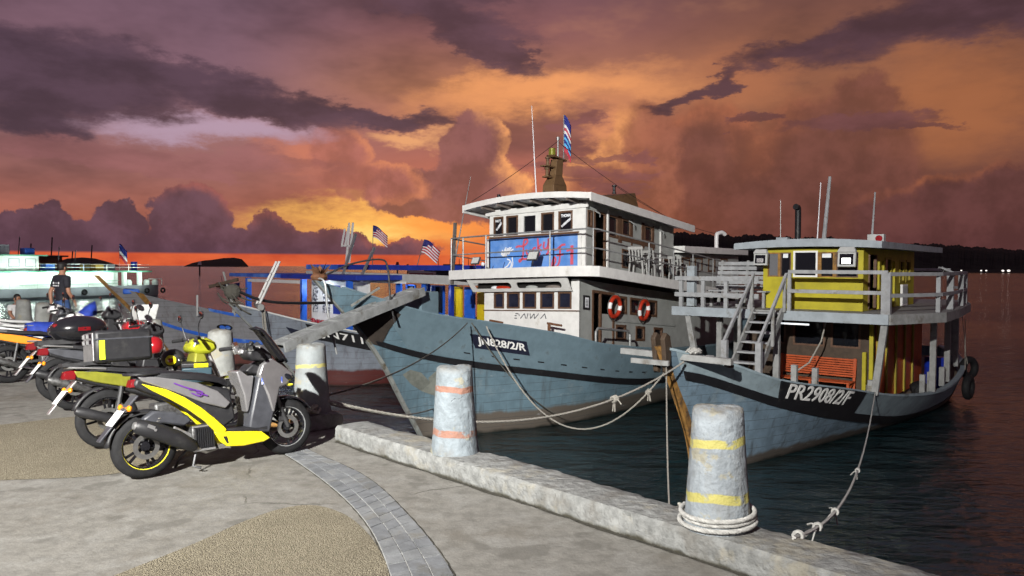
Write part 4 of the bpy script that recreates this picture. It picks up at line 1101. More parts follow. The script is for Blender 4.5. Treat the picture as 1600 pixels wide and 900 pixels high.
# striped flag on the roof mast
mat('flag_a', (.02, .03, .22), .7, var=.1); mat('flag_b', (.5, .05, .08), .7, var=.1); mat('flag_c', (.7, .7, .72), .7, var=.06); mat('flag_d', (.10, .42, .75), .7, var=.08)
def flag(name, label, base, hgt, stripes, w, drop, pole_m='galv', lean=(0, 0), hang=.25, canton=None, group=None, polelen=None):
    f = thing(name, label, 'flag', base, 0, group)
    top = Vector((lean[0], lean[1], hgt)); b = MB(); b.cone((0, 0, 0), top, .018, .012, 6); b.build('flag_pole', pole_m, f)
    n = len(stripes); L_ = top.length; u = top.normalized()
    for i, m in enumerate(stripes):
        a0, a1 = L_ - drop * i / n, L_ - drop * (i + 1) / n; rows = []
        for q in (0, .5, 1):
            a = a0 + (a1 - a0) * q; row = []
            for j in range(9):
                t = j / 8; row.append(u * a + Vector((w * t, .09 * w * math.sin(t * 7 + i * .15), -hang * t ** 1.3 + .03 * math.sin(t * 5))))
            rows.append(row)
        g_ = MB(); g_.grid(rows); g_.build('stripe', m, f, smooth=60, solid=.004)
    if canton:
        rows = []
        for q in range(4):
            a = L_ - drop * .52 * q / 3; row = []
            for j in range(6):
                t = j / 8 * .9; row.append(u * a + Vector((w * t, .09 * w * math.sin(t * 7) - .012, -hang * t ** 1.3 + .03 * math.sin(t * 5))))
            rows.append(row)
        g_ = MB(); g_.grid(rows); g_.build('canton', canton, f, smooth=60, solid=.003)
    return f
fb_ = lw0(6.02, 0, 7.36)
flag('boat_flag', 'limp blue, white and red striped flag above the Lucky boat roof', fb_, 1.38, ['flag_a', 'flag_a', 'flag_a', 'flag_c', 'flag_b', 'flag_c', 'flag_a', 'flag_d', 'flag_a', 'flag_d', 'flag_b', 'flag_b'], .22, 1.12, hang=.30)

# lifebuoys hung on the cabin side
def lifebuoy(loc, label, rot, R_=.285, r_=.062):
    b = thing('lifebuoy', label, 'lifebuoy', loc, group='lifebuoys hung on the white boat cabin', rot=rot)
    for i in range(8):
        a0, a1 = R(i * 45 - 16 if i % 2 == 0 else (i - 1) * 45 + 16), R(i * 45 + 16 if i % 2 == 0 else (i + 1) * 45 - 16)
        pts = [(R_ * math.cos(a0 + (a1 - a0) * k / 8), 0, R_ * math.sin(a0 + (a1 - a0) * k / 8)) for k in range(9)]
        t = MB(); t.tube(pts, r_ * (1.03 if i % 2 == 0 else 1.0), 10); t.build('band' if i % 2 == 0 else 'ring_section', 'reflective' if i % 2 == 0 and i % 4 != 2 else 'orange_buoy', b)
    t = MB(); t.tube([((R_ + .10) * math.cos(R(k * 15)) * (1 + .03 * math.cos(R(k * 60))), .01, (R_ + .10) * math.sin(R(k * 15))) for k in range(24)], .012, 5, closed=True); t.build('grab_line', 'rope_dark', b)
    return b
lifebuoy(lw(6.2, 1.72, 3.12), 'orange lifebuoy with white bands nearest the cabin door', (R(4), R(10), LROT))
lifebuoy(lw(7.95, 1.72, 3.12), 'orange lifebuoy farther aft, half in shade', (R(4), R(-14), LROT))

mat('chair_grey', (.34, .34, .33), .5, var=.1)
# plastic chairs on the side deck
def chair(loc, rz, label):
    c = thing('plastic_chair', label, 'chair', loc, rz, 'white plastic chairs on the side deck')
    for x in (-.22, .22):
        for y in (-.2, .2):
            t = MB(); t.bar((x, y, 0), (x * .86, y * .9, .42), .045, .045); t.build('leg', 'chair_grey', c, smooth=0)
    t = MB(); t.box(-.22, .22, -.22, .22, .41, .44); t.build('seat', 'chair_grey', c, smooth=0, bevel=.015)
    t = MB()
    for i in range(5): x = -.18 + i * .09; t.bar((x, .2, .44), (x * 1.05, .28, .8), .05, .015)
    t.bar((-.23, .285, .82), (.23, .285, .82), .03, .09); t.build('backrest', 'chair_grey', c, smooth=0, bevel=.008)
    for x in (-.24, .24):
        t = MB(); t.bar((x, .26, .64), (x, -.2, .64), .05, .03); t.bar((x, -.19, .64), (x * .92, -.19, .42), .04, .03); t.build('armrest', 'chair_grey', c, smooth=0)
    return c
chair(lw(7.0, 2.03, 4.085), LROT + R(100), 'white plastic armchair nearest the bow on the side deck')
chair(lw(7.95, 2.03, 4.085), LROT + R(80), 'white plastic armchair in the middle of the side deck')
chair(lw(9.6, 2.03, 4.085), LROT + R(95), 'white plastic armchair farthest aft on the side deck')

# gangplank run out over the bow
gp = thing('gangplank', 'long grey wooden gangplank run out over the bow towards the quay', 'plank', (0, 0, 0))
a, b = lw0(-4.5, .70, 2.66), lw0(-.45, .36, 3.62)
d = (b - a).normalized(); sd_ = Vector((d.y, -d.x, 0)).normalized(); up_ = sd_.cross(d)
mat('grey_wood', (.235, .245, .245), .8, var=.2, vs=4, bump=.004, bs=22, col2=(.12, .115, .10), c2s=3)
for i in range(3):
    o_ = sd_ * (-.10 + i * .10)
    t = MB(); t.bar(a + o_ + d * rnd.uniform(0, .05), b + o_, .096, .05, up_); t.build('board', 'grey_wood', gp, smooth=0, bevel=.006)
for sg in (-1, 1):
    t = MB(); t.bar(a + sd_ * .175 * sg - up_ * .05, b + sd_ * .175 * sg - up_ * .05, .05, .20, up_); t.build('side_beam', 'grey_wood', gp, smooth=0, bevel=.006)
for i in range(7):
    q = a.lerp(b, (i + .5) / 7); t = MB(); t.bar(q - sd_ * .14 + up_ * .035, q + sd_ * .14 + up_ * .035, .05, .02, up_); t.build('cleat', 'grey_wood', gp, smooth=0)
# ================================================================== YELLOW-CABIN BOAT
YROT = math.atan2(.77, .64)
HY = Hull([(-.6, .3), (0, 0), (.81, -.31), (1.94, -1.04), (2.61, -1.51)], [(-1.51, 2.61), (-.6, 2.3), (.6, 1.85), (2.6, 1.5), (5.8, 1.0), (9, .80), (13, .95), (16.5, 1.35)], [(-1.51, .07), (-.6, .75), (.6, 1.3), (2.6, 1.9), (5.8, 2.45), (9, 2.85), (13, 2.75), (15, 2.3), (16.5, 1.5)], [(0, 0), (.93, .62), (4.44, 1.37), (7.75, 2.02), (12, 2.4), (15, 1.9), (16.5, 1.2)], 16.5)
mat('hull_slate', (.115, .168, .215), .65, var=.22, vs=2.2, bump=.008, bs=7, fn=f_hull((.07, .06, .05), .22, 5.0, .7))
mat('bulwark_slate', (.22, .28, .31), .65, var=.14, vs=3, bump=.005, bs=8, col2=(.10, .115, .11), c2s=2.2, c2lo=.54, c2hi=.74)
mat('stem_ochre', (.27, .14, .035), .75, var=.35, vs=5, bump=.008, bs=14, col2=(.09, .055, .03), c2s=4, c2lo=.48, c2hi=.66)
mat('weather_wood', (.26, .265, .26), .8, var=.18, vs=5, bump=.004, bs=22, col2=(.15, .135, .115), c2s=3.2, c2lo=.54, c2hi=.72)
mat('weather_wood_b', (.30, .31, .32), .8, var=.16, vs=5, bump=.004, bs=22, col2=(.17, .155, .13), c2s=3, c2lo=.56, c2hi=.74)
mat('fascia_blue', (.30, .34, .37), .7, var=.12, vs=4, bump=.003, bs=18, col2=(.17, .17, .16), c2s=2.6, c2lo=.56, c2hi=.76)
mat('cabin_yellow', (.40, .345, .014), .55, var=.14, vs=2.5, col2=(.30, .27, .03), c2s=2, c2lo=.55, c2hi=.75, bump=.002, bs=20)
mat('cabin_yellow_dark', (.30, .24, .02), .6, var=.2, vs=3)
mat('orange_wood', (.42, .075, .018), .55, var=.18, vs=5)
mat('brown_wood', (.06, .04, .026), .65, var=.25, vs=5)
mat('blue_barrel', (.008, .03, .34), .4, var=.12, vs=5)
mat('lit_tube', (.9, .9, .9), .3, var=0, emit=(.9, .95, 1.0), es=.9)
yel = thing('fishing_boat', 'slate-hulled fishing boat with yellow wheelhouse and wooden upper deck', 'boat', (3.79, 15.52, WZ), YROT)
YM = Matrix.Translation((3.79, 15.52, WZ)) @ Matrix.Rotation(YROT, 4, 'Z')
def yw(s_, p, z): return YM @ Vector((s_, -p, z))
build_hull(HY, yel, 'hull_slate')
wy = lambda s_: smooth_lerp([(-1.51, 2.2), (-.95, 2.05), (.6, 1.46), (2.9, .93), (6.5, .36), (9, .22), (13, .38), (16.5, .8)], s_)
hull_strip(HY, yel, 'bulwark_slate', 'bulwark_strake', .01, .995, lambda s_: smooth_lerp(HY.sheer, s_) + .01, lambda s_: wy(s_) + .01, .018, 60, 3)
hull_strip(HY, yel, 'black_paint', 'wale', .012, .995, wy, lambda s_: wy(s_) - .20, .035, 60)
hull_strip(HY, yel, 'bulwark_slate', 'bulwark_strake', .01, .995, lambda s_: smooth_lerp(HY.sheer, s_) + .01, lambda s_: wy(s_) + .01, .018, 60, 3, sides=(1,))
cap_rail(HY, yel, 'bulwark_slate', .15, .05, .0, 1.0)
deck_mesh(HY, yel, 'deck_wood', .35)
stem_post(HY, yel, 'stem_ochre', .085, .09, up=.05)
# splayed stem head cheeks
for sg in (-1, 1):
    t = MB(); t.prism([(0, -.25), (.12, -.3), (.24, .18), (.19, .42), (.06, .50), (-.05, .40), (-.02, .15)], frame((-1.55, sg * .10, 2.42), (1, 0, .1), (-.25, 0, 1)), -.05, .05)
    t.build('stem_cheek', 'brown_wood', yel, smooth=0, bevel=.02)
t = MB(); t.bar((-1.1, -1.25, 2.42), (-1.1, 1.1, 2.46), .14, .12); t.build('bow_crossbeam', 'weather_wood', yel, smooth=0, bevel=.01)
t = MB(); t.bar((-1.65, -.25, 2.36), (-1.65, .55, 2.36), .07, .10); t.build('stem_peg', 'weather_wood', yel, smooth=0, bevel=.01)
t = MB(); t.bar((-.8, -1.1, 2.30), (.3, -.4, 2.2), .10, .06); t.build('deck_timber', 'brown_wood', yel, smooth=0)
# name board on the bulwark
def nby(dz): return lambda s_: smooth_lerp(HY.sheer, s_) + dz
hull_strip(HY, yel, 'black_paint', 'name_board', .122, .298, nby(.012), lambda s_: wy(s_) - .02, .040, 14, 3)
surf_text('lettering', 'PR2908/2/F', HY, yel, 'letter_white', .128, .270, 1.60, .36, shear=.25, bold=.012, off=.046, xfit=.95, zc1=1.20)
# bitts
for s_, p_, z0, z1, w in ((1.66, 1.42, 1.62, 2.12, .12), (2.37, 1.62, 1.50, 2.0, .12), (4.9, 2.12, 1.12, 1.50, .16), (.2, .2, 1.6, 2.35, .14), (8.0, 2.58, .80, 1.35, .13), (8.7, 2.62, .78, 1.35, .13), (10.1, 2.66, .80, 1.35, .14)):
    t = MB(); t.bar((s_, -p_, z0), (s_, -p_, z1), w, w); t.build('bitt', 'weather_wood', yel, smooth=0, bevel=.012)
t = MB()
for i in range(5): t.tube([(4.9 + .12 * math.cos(a * .45), -2.12 + .12 * math.sin(a * .45), 1.22 + i * .035 + .01 * math.sin(a)) for a in range(15)], .016, 5, closed=False)
t.build('bitt_lashing', 'rope', yel)
# pillars carrying the upper deck
PIL = [(4.75, 2.42, .85), (8.4, 2.75, .7), (10.7, 2.68, .7), (13.4, 2.45, .8), (15.0, 2.05, .9), (4.7, -2.55, 1.0), (5.3, -1.9, .9), (8.4, -2.75, .7), (12, -2.6, .7), (4.72, -.1, .9)]
for (s_, p_, z0) in PIL:
    zs_ = smooth_lerp(HY.sheer, s_) + .04; pb = min(abs(p_), smooth_lerp(HY.bt, s_) - .07) * (1 if p_ > 0 else -1)
    t = MB(); t.bar((s_, -pb, zs_ if abs(p_) > 1.95 else z0), (s_, -p_, 2.88), .15, .13); t.build('pillar', 'weather_wood', yel, smooth=0, bevel=.012)
# upper deck: joists, boards, blue fascia
t = MB(); t.prism([(4.62, 2.95), (4.62, -2.5), (6.6, -3.28), (9, -3.2), (12.5, -2.9), (14.8, -2.45), (15.6, -1.9), (15.6, 1.9), (14.8, 2.5), (9, 3.1), (6.2, 3.1)], Matrix.Identity(4), 2.93, 3.08); t.build('upper_deck', 'weather_wood', yel, smooth=0)
FP = [(4.6, 2.99), (4.6, .62)], [(4.6, -.06), (4.6, -2.53)], [(4.62, -2.55), (6.6, -3.33), (9, -3.25), (12.5, -2.95), (14.8, -2.5), (15.65, -1.95)]
for seg in FP:
    t = MB()
    for (x0, y0), (x1, y1) in zip(seg, seg[1:]): t.bar((x0, y0, 2.965), (x1, y1, 2.965), .05, .24)
    t.build('deck_fascia', 'fascia_blue' if len(seg) == 2 else 'weather_wood', yel, smooth=0, bevel=.004)
# wooden railing: posts and two rails
def wrail(pts, posts, zs, wd=.09, hh=.045):
    for z in zs:
        for a, b in zip(pts, pts[1:]):
            t = MB(); t.bar((a[0], a[1], z), (b[0], b[1], z), .06, wd if z > 3.9 else .09); t.build('rail', 'weather_wood_b', yel, smooth=0, bevel=.006)
    for (x, y, w) in posts:
        t = MB(); t.bar((x, y, 3.08), (x, y, zs[0] - .02), w, w * .8); t.build('rail_post', 'weather_wood_b', yel, smooth=0, bevel=.008)
RL = [(4.62, -2.53), (6.55, -3.24), (9, -3.17), (12.5, -2.85), (14.7, -2.4), (15.5, -1.9)]
wrail([(4.62, -.20), (4.62, -2.5)], [(4.66, -.22, .09), (4.66, -2.46, .20)], (4.06, 3.58))
wrail(RL, [(6.55, -3.18, .10), (8.4, -3.12, .16), (10.8, -2.98, .14), (12.6, -2.8, .12), (13.8, -2.55, .12), (14.7, -2.36, .12), (15.45, -1.9, .12)], (4.02, 3.52))
wrail([(15.5, -1.9), (15.5, 1.9)], [(15.45, 0, .12), (15.45, 1.9, .12)], (4.12,))
wrail([(15.5, 1.9), (12, 2.75), (9, 3.0)], [(12, 2.7, .12)], (4.12,))
# seat bench of slats on the port fore corner (left of the stairs)
for z in (3.42, 3.86):
    t = MB(); t.bar((4.63, 2.92, z), (4.63, .55, z), .06, .12); t.build('rail', 'weather_wood_b', yel, smooth=0, bevel=.006)
for y in (2.75, 2.1, 1.45, .8):
    t = MB(); t.bar((4.67, y, 3.08), (4.67, y, 3.82), .10, .08); t.build('rail_post', 'weather_wood_b', yel, smooth=0)
for i in range(6):
    t = MB(); t.bar((5.9 + i * .035, 2.3, 3.62 + i * .13), (5.9 + i * .035, .62, 3.62 + i * .13), .035, .10); t.build('bench_slat', 'weather_wood_b', yel, smooth=0, bevel=.004)
for i in range(4):
    t = MB(); t.bar((5.35 + i * .13, 2.3, 3.52), (5.35 + i * .13, .62, 3.52), .11, .035, (0, 0, 1)); t.build('bench_slat', 'weather_wood_b', yel, smooth=0, bevel=.004)
for y in (2.2, 1.45, .72):
    t = MB(); t.bar((5.4, y, 3.08), (5.4, y, 3.5), .07, .07); t.bar((5.85, y, 3.08), (6.12, y, 4.35), .07, .06); t.build('bench_frame', 'weather_wood', yel, smooth=0)
t = MB(); t.bar((4.9, 2.55, 3.1), (4.9, 2.55, 4.2), .22, .16); t.build('corner_post', 'fascia_blue', yel, smooth=0)
# boarding stairs down to the fore deck
ST0, ST1 = Vector((4.55, 0, 3.06)), Vector((2.9, 0, 1.52))
for y in (.62, -.10):
    t = MB(); t.bar(ST0 + Vector((0, y, .02)), ST1 + Vector((0, y - .06 * 0, 0)), .05, .20); t.build('stringer', 'weather_wood', yel, smooth=0, bevel=.006)
for i in range(7):
    q = ST0.lerp(ST1, (i + .2) / 6.7); t = MB(); t.box(q.x - .14, q.x + .12, -.07, .59, q.z - .02, q.z + .025); t.build('tread', 'weather_wood_b', yel, smooth=0, bevel=.006)
for y in (.68, -.16):
    t = MB(); t.bar((4.62, y, 4.0), (2.85, y, 2.38), .06, .09); t.build('handrail', 'weather_wood_b', yel, smooth=0, bevel=.006)
    t = MB(); t.bar((2.9, y, 1.3), (2.9, y, 2.42), .14, .14); t.build('newel', 'weather_wood_b', yel, smooth=0, bevel=.01)
    t = MB(); t.bar((3.75, y, 2.25), (3.75, y, 3.2), .07, .06); t.build('baluster', 'weather_wood', yel, smooth=0)
    t = MB(); t.bar((4.5, y, 3.05), (4.5, y, 3.95), .07, .07); t.build('baluster', 'weather_wood', yel, smooth=0)
# ---- wheelhouse
FY = frame((5.6, 0, 0), (0, -1, 0), (0, 0, 1)); PY = frame((0, -1.7, 0), (1, 0, 0), (0, 0, 1))
wops = [(-.70, -.40, 3.92, 4.56), (-.36, -.08, 3.92, 4.56), (-.02, .60, 3.92, 4.60), (.66, 1.0, 3.92, 4.56), (1.06, 1.58, 3.92, 4.56)]
t = MB(); openings(t, FY, -.82, 1.70, 3.085, 4.66, wops, .06); t.build('front_wall', 'cabin_yellow', yel, smooth=0)
for i, o_ in enumerate(wops):
    w = window(yel, FY, *o_, .045 if i == 2 else .03, .02 if i == 2 else .004, 'white_clean' if i == 2 else ('stem_ochre' if i in (0, 3) else 'brown_trim'), 'dark_glass' if i else 'notice_grey')
for x0, x1 in ((-.30, -.17), (.70, .92)):
    t = MB(); t.box(x0, x1, 4.42, 4.53, -.026, -.022, FY); t.build('paper_notice', 'sign_white', yel, smooth=0)
for x0, x1 in ((-.40, -.36), (.60, .66), (1.0, 1.06)):
    t = MB(); t.box(x0, x1, 3.92, 4.56, .002, .012, FY); t.build('mullion', 'stem_ochre', yel, smooth=0)
sops = [(6.05, 6.75, 3.12, 4.5), (7.6, 8.3, 3.85, 4.45), (9.2, 9.75, 3.75, 4.4), (9.95, 10.5, 3.75, 4.4)]
t = MB(); openings(t, PY, 5.61, 11.0, 3.085, 4.66, sops, .06); t.build('side_wall', 'cabin_yellow', yel, smooth=0)
for o_ in sops[1:]: window(yel, PY, *o_, .06, .02, 'cabin_yellow_dark', 'dark_glass')
t = MB(); t.box(6.05, 6.12, 3.12, 4.5, -.04, .03, PY); t.box(6.68, 6.75, 3.12, 4.5, -.04, .03, PY); dr = t.build('door', 'brown_trim', yel, smooth=0)
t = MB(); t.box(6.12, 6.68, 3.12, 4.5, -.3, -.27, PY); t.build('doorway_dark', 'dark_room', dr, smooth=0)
for a in (6.9, 7.35, 8.5):
    t = MB(); t.box(a, a + .1, 3.09, 4.35, .002, .05, PY); t.build('batten', 'cabin_yellow', yel, smooth=0)
t = MB(); t.box(9.1, 9.7, 3.1, 3.7, .06, .12, PY)
t.build('louvre_panel', 'white_clean', yel, smooth=0)
for i in range(5):
    t = MB(); t.box(9.17 + i * .105, 9.20 + i * .105, 3.15, 3.65, .122, .13, PY); t.build('louvre_slat', 'notice_grey', yel, smooth=0)
t = MB(); t.box(5.61, 11.0, .74, .80, 3.085, 4.66); t.build('side_wall', 'cabin_yellow', yel, smooth=0)
t = MB(); t.box(10.94, 11.0, -1.68, .74, 3.085, 4.66); t.build('rear_wall', 'cabin_yellow', yel, smooth=0)
# wheelhouse roof with low camber
rt = MB(); top, bot = [], []
for i in range(7):
    x = 5.25 + (12.4 - 5.25) * i / 6
    top.append([(x, -p, 4.80 + .10 * (1 - ((p - .35) / 1.9) ** 2)) for p in [-1.5 + 3.7 * j / 10 for j in range(11)]])
    bot.append([(x, -p, 4.64 + .06 * (1 - ((p - .35) / 1.9) ** 2)) for p in [-1.5 + 3.7 * j / 10 for j in range(11)]])
rt.grid(top); rt.grid(bot, True)
for a, b in ((top[0], bot[0]), (top[-1], bot[-1]), ([r[0] for r in top], [r[0] for r in bot]), ([r[-1] for r in top], [r[-1] for r in bot])): rt.grid([a, b])
rt.build('roof', 'fascia_blue', yel, smooth=30)
# working floodlights at the eaves, reflecting the light back
mat('lamp_reflector', (.75, .76, .75), .2, metal=.6, var=.5, vs=30)
for p_, sz in ((-.74, .36), (1.42, .42)):
    Mf = frame((5.18, -p_, 4.42), (0, -1, 0), (.12, 0, 1))
    t = MB(); t.box(-sz / 2, sz / 2, -sz * .55, sz * .45, -.10, 0, Mf); t.hexa([Mf @ Vector(q) for q in ((-sz * .52, sz * .3, -.1), (sz * .52, sz * .3, -.1), (sz * .52, sz * .3, .06), (-sz * .52, sz * .3, .06), (-sz * .4, sz * .62, -.1), (sz * .4, sz * .62, -.1), (sz * .4, sz * .62, .0), (-sz * .4, sz * .62, .0))])
    t.bar(Mf @ Vector((0, 0, -.1)), Mf @ Vector((0, .15, -.42)), .05, .05)
    fl_ = t.build('floodlight', 'pale_grey_paint', yel, smooth=0, bevel=.01)
    t = MB(); t.box(-sz * .38, sz * .38, -sz * .42, sz * .20, .002, .012, Mf); t.build('lens', 'dark_glass', fl_, smooth=0)
    t = MB(); t.box(-sz * .24, sz * .24, -sz * .36, -sz * .05, .014, .018, Mf); t.build('reflector', 'lamp_lit' if p_ > 0 else 'lamp_reflector', fl_, smooth=0)
# pipes, masts and box on the roof
for (s_, p0, z0, p1, z1, r0, m, nm) in ((8, -1.25, 4.8, -1.27, 6.15, .014, 'galv', 'whip_antenna'), (8, -.02, 4.85, .13, 6.75, .06, 'weather_wood_b', 'mast_pole'), (8, -.20, 4.85, -.12, 6.60, .016, 'sign_white', 'whip_antenna'), (8, .02, 4.85, .06, 5.9, .03, 'galv', 'antenna_base'), (8, 1.26, 4.8, 1.33, 6.24, .03, 'weather_wood_b', 'mast_pole')):
    t = MB(); t.cone((s_, -p0, z0), (s_, -p1, z1), r0, r0 * .7, 8); t.build(nm, m, yel)
t = MB(); t.tube(bez([(8, .75, 4.8), (8, .75, 5.8), (7.95, .76, 5.9), (7.85, .77, 5.93)], 4), .09, 10); t.build('exhaust_stack', 'black_paint', yel)
t = MB(); t.box(7.8, 8.0, .98, 1.32, 4.72, 5.05); t.build('roof_box', 'fascia_blue', yel, smooth=0, bevel=.01)
t = MB(); t.box(7.8, 8.0, -1.62, -1.2, 4.82, 5.08); t.build('radio_box', 'pale_grey_paint', yel, smooth=0, bevel=.01)
t = MB(); t.lathe([(.09, 0), (.09, .012), (0.001, .014)], 14, frame((7.79, -1.5, 4.96), (0, -1, 0), (0, 0, 1))); t.build('radio_dial', 'red_paint', yel)
# ---- lower deck: dim brown saloon, bench, barrel, clutter
t = MB(); openings(t, frame((6.6, 0, 0), (0, -1, 0), (0, 0, 1)), -1.6, 1.75, .75, 2.92, [(-1.3, -.55, 2.05, 2.75), (-.35, .5, 2.05, 2.75), (.65, 1.4, 2.05, 2.75)], .06); t.build('saloon_front', 'brown_wood', yel, smooth=0)
for a, b in ((-1.3, -.55), (-.35, .5), (.65, 1.4)): window(yel, frame((6.6, 0, 0), (0, -1, 0), (0, 0, 1)), a, b, 2.05, 2.75, .05, .02, 'brown_trim', 'dark_glass')
t = MB(); t.box(6.61, 12.0, -1.75, -1.69, .6, 2.92); t.build('saloon_side', 'orange_wood', yel, smooth=0)
for a in (6.7, 7.6, 8.6, 9.6, 10.6):
    t = MB(); t.box(a, a + .12, -1.80, -1.753, .62, 2.9); t.build('saloon_post', 'cabin_yellow_dark', yel, smooth=0)
for (x, p_) in ((6.3, 1.52), (6.05, 1.75)):
    t = MB(); t.box(x, x + .1, -p_ - .09, -p_, .75, 2.0 if p_ < 1.6 else 2.9); t.build('yellow_post', 'cabin_yellow', yel, smooth=0)
bench = thing('slatted_bench', 'orange slatted bench under the yellow boat upper deck', 'bench', yw(6.3, .35, .72), YROT)
for i in range(8):
    t = MB(); t.bar((.1 + i * .012, -1.0, .62 + i * .06), (.1 + i * .012, 1.0, .62 + i * .06), .025, .045); t.build('backrest_slat', 'orange_wood', bench, smooth=0, bevel=.004)
for i in range(5):
    t = MB(); t.bar((-.4 + i * .1, -1.0, .5), (-.4 + i * .1, 1.0, .5), .085, .03); t.build('seat_slat', 'orange_wood', bench, smooth=0, bevel=.004)
for y in (-.95, 0, .95):
    t = MB(); t.bar((-.4, y, 0), (-.4, y, .48), .06, .06); t.build('leg', 'orange_wood', bench, smooth=0)
    t = MB(); t.bar((.1, y, 0), (.19, y, 1.08), .06, .06); t.build('leg', 'orange_wood', bench, smooth=0)
    t = MB(); t.bar((-.38, y, .28), (.0, y, .47), .04, .05); t.build('brace', 'orange_wood', bench, smooth=0)
brl = MB(); brl.lathe([(.001, 0), (.27, 0), (.29, .03), (.29, .3), (.30, .32), (.29, .34), (.29, .6), (.30, .62), (.29, .64), (.29, .88), (.26, .92), (.001, .92)], 20)
o = brl.build('barrel', 'blue_barrel'); o.location = yw(11.6, 2.2, .55); tag(o, 'blue plastic drum on the yellow boat side deck', 'barrel')
# fluorescent tube under the deck edge
t = MB(); t.cone((4.95, .38, 2.74), (4.95, -.62, 2.74), .022, .022, 8); t.build('tube_lamp', 'lit_tube', yel)
# tyre fenders at the stern
def fender(loc, label, rot):
    t = MB(); t.tube([(.27 * math.cos(R(a * 18)), 0, .27 * math.sin(R(a * 18))) for a in range(20)], .115, 10, closed=True)
    o = t.build('tyre_fender', 'tyre'); o.location = loc; o.rotation_euler = rot
    return tag(o, label, 'tyre', 'black tyre fenders hung on boats')
fender(yw(13.9, 2.75, .95), 'upper black tyre fender at the yellow boat stern', (0, 0, YROT - .5))
fender(yw(12.2, 3.0, .55), 'lower black tyre fender on the yellow boat quarter', (0, 0, YROT - .1))
# coil of rope and cloth on the fore deck
t = MB(); rr = random.Random(2)
for i in range(5):
    t.tube([(.22 * math.cos(a * .5) * (1 - i * .06), .16 * math.sin(a * .5) * (1 - i * .05), .02 + i * .032 + .01 * math.sin(a * 1.3 + i)) for a in range(13)], .018, 5)
o = t.build('rope_coil', 'rope_white'); o.location = yw(1.9, .75, 1.42); tag(o, 'white rope coil at the foot of the boat stairs', 'rope')
# lashing rope and hanging hook line under deck
t = MB(); t.tube([(5.6, -.85, 2.9), (5.5, -.75, 2.3), (5.2, -.55, 1.75), (4.9, -.2, 1.45)], .02, 6); t.build('hanging_line', 'rope', yel)
for (s_, p_, z_, r_) in ((3.9, .2, 1.25, .2), (4.2, -.3, 1.3, .25), (3.6, .9, 1.15, .17), (9.5, 2.2, .75, .25)):
    t = MB(); t.ell((s_, -p_, z_), (r_ * 1.5, r_, r_ * .8), 8)
    for v in t.v: v += Vector((rr.uniform(-.03, .03), rr.uniform(-.03, .03), rr.uniform(-.03, .03)))
    t.build('net_bundle', 'black_rubber', yel, smooth=0)
for sg, a, b in ((1, (14.2, -2.42, 3.3), (13.6, -2.75, 1.1)), (1, (15.3, -2.0, 3.9), (15.0, -2.0, 1.2)), (1, (12.4, -2.85, 2.6), (12.9, -2.8, 1.0))):
    t = MB(); t.tube(rope_pts(a, b, .08, 10), .012, 5); t.build('hanging_line', 'rope', yel)
t = MB(); t.bar((8.4, -3.15, 4.05), (8.2, -2.9, 4.18), .16, .05); t.build('rail_board', 'weather_wood_b', yel, smooth=0)
# ================================================================== OTHER BOATS
# ---- grey boat with name board JN7115
mat('hull_grey', (.20, .225, .265), .6, var=.14, vs=2.5, bump=.005, bs=7, fn=f_hull((.085, .016, .014), .55, 7.0, .45))
HB = Hull([(-.6, .3), (0, 0), (1, -.75), (2.9, -2.4)], [(-2.4, 2.9), (-.5, 2.25), (2, 1.72), (6, 1.45), (14, 1.6)], [(-2.4, .06), (-.5, .8), (2, 1.9), (6, 2.2), (14, 1.8)], [(0, 0), (1.14, .83), (3.15, 1.38), (7, 1.7), (14, 1.4)], 14)
BROT = math.atan2(.53, .85)
bb = thing('fishing_boat', 'grey fishing boat with JN7115 name board and red bottom paint', 'boat', (-7.3, 26.3, WZ), BROT)
BM = Matrix.Translation((-7.3, 26.3, WZ)) @ Matrix.Rotation(BROT, 4, 'Z')
def bwd(s_, p, z): return BM @ Vector((s_, -p, z))
build_hull(HB, bb, 'hull_grey'); cap_rail(HB, bb, 'pale_grey_paint', .14, .05); deck_mesh(HB, bb, 'deck_wood', .4); stem_post(HB, bb, 'stem_grey', .06, .05)
hull_strip(HB, bb, 'black_paint', 'name_board', .112, .36, lambda s_: smooth_lerp(HB.sheer, s_) - .06, lambda s_: smooth_lerp(HB.sheer, s_) - .60, .03, 14)
surf_text('lettering', 'JN7115/', HB, bb, 'letter_white', .126, .245, 1.86, .34, shear=.12, bold=.01, off=.036, xfit=.97, zc1=1.44)
hull_strip(HB, bb, 'blue_board', 'sheer_stripe', .07, .126, lambda s_: smooth_lerp(HB.sheer, s_) - .40, lambda s_: smooth_lerp(HB.sheer, s_) - .62, .02, 12)
# bow gear: wooden windlass, leaning poles, stone anchor lashings
t = MB(); t.cone((-1.6, -.9, 2.80), (-1.3, .9, 2.82), .11, .11, 10); t.build('windlass_log', 'weather_wood', bb)
t = MB(); t.cone((-2.6, -.1, 3.95), (-2.2, .1, 2.5), .035, .03, 7); t.build('leaning_pole', 'weather_wood', bb)
t = MB(); t.bar((-2.95, .35, 3.45), (-2.2, -.35, 3.7), .10, .10); t.build('anchor_stock', 'brown_wood', bb, smooth=0)
t = MB(); rr = random.Random(5)
for i in range(16):
    q = Vector((-2.45 + rr.uniform(-.3, .35), rr.uniform(-.2, .2), 3.35 + rr.uniform(-.3, .3))); t.tube(rope_pts(q, q + Vector((rr.uniform(.2, .6), rr.uniform(-.3, .3), rr.uniform(-.6, -.1))), .08, 6), .025, 5)
t.ell((-2.3, 0, 3.3), (.28, .2, .26), 7); t.build('lashing', 'rope_dark', bb, smooth=0)
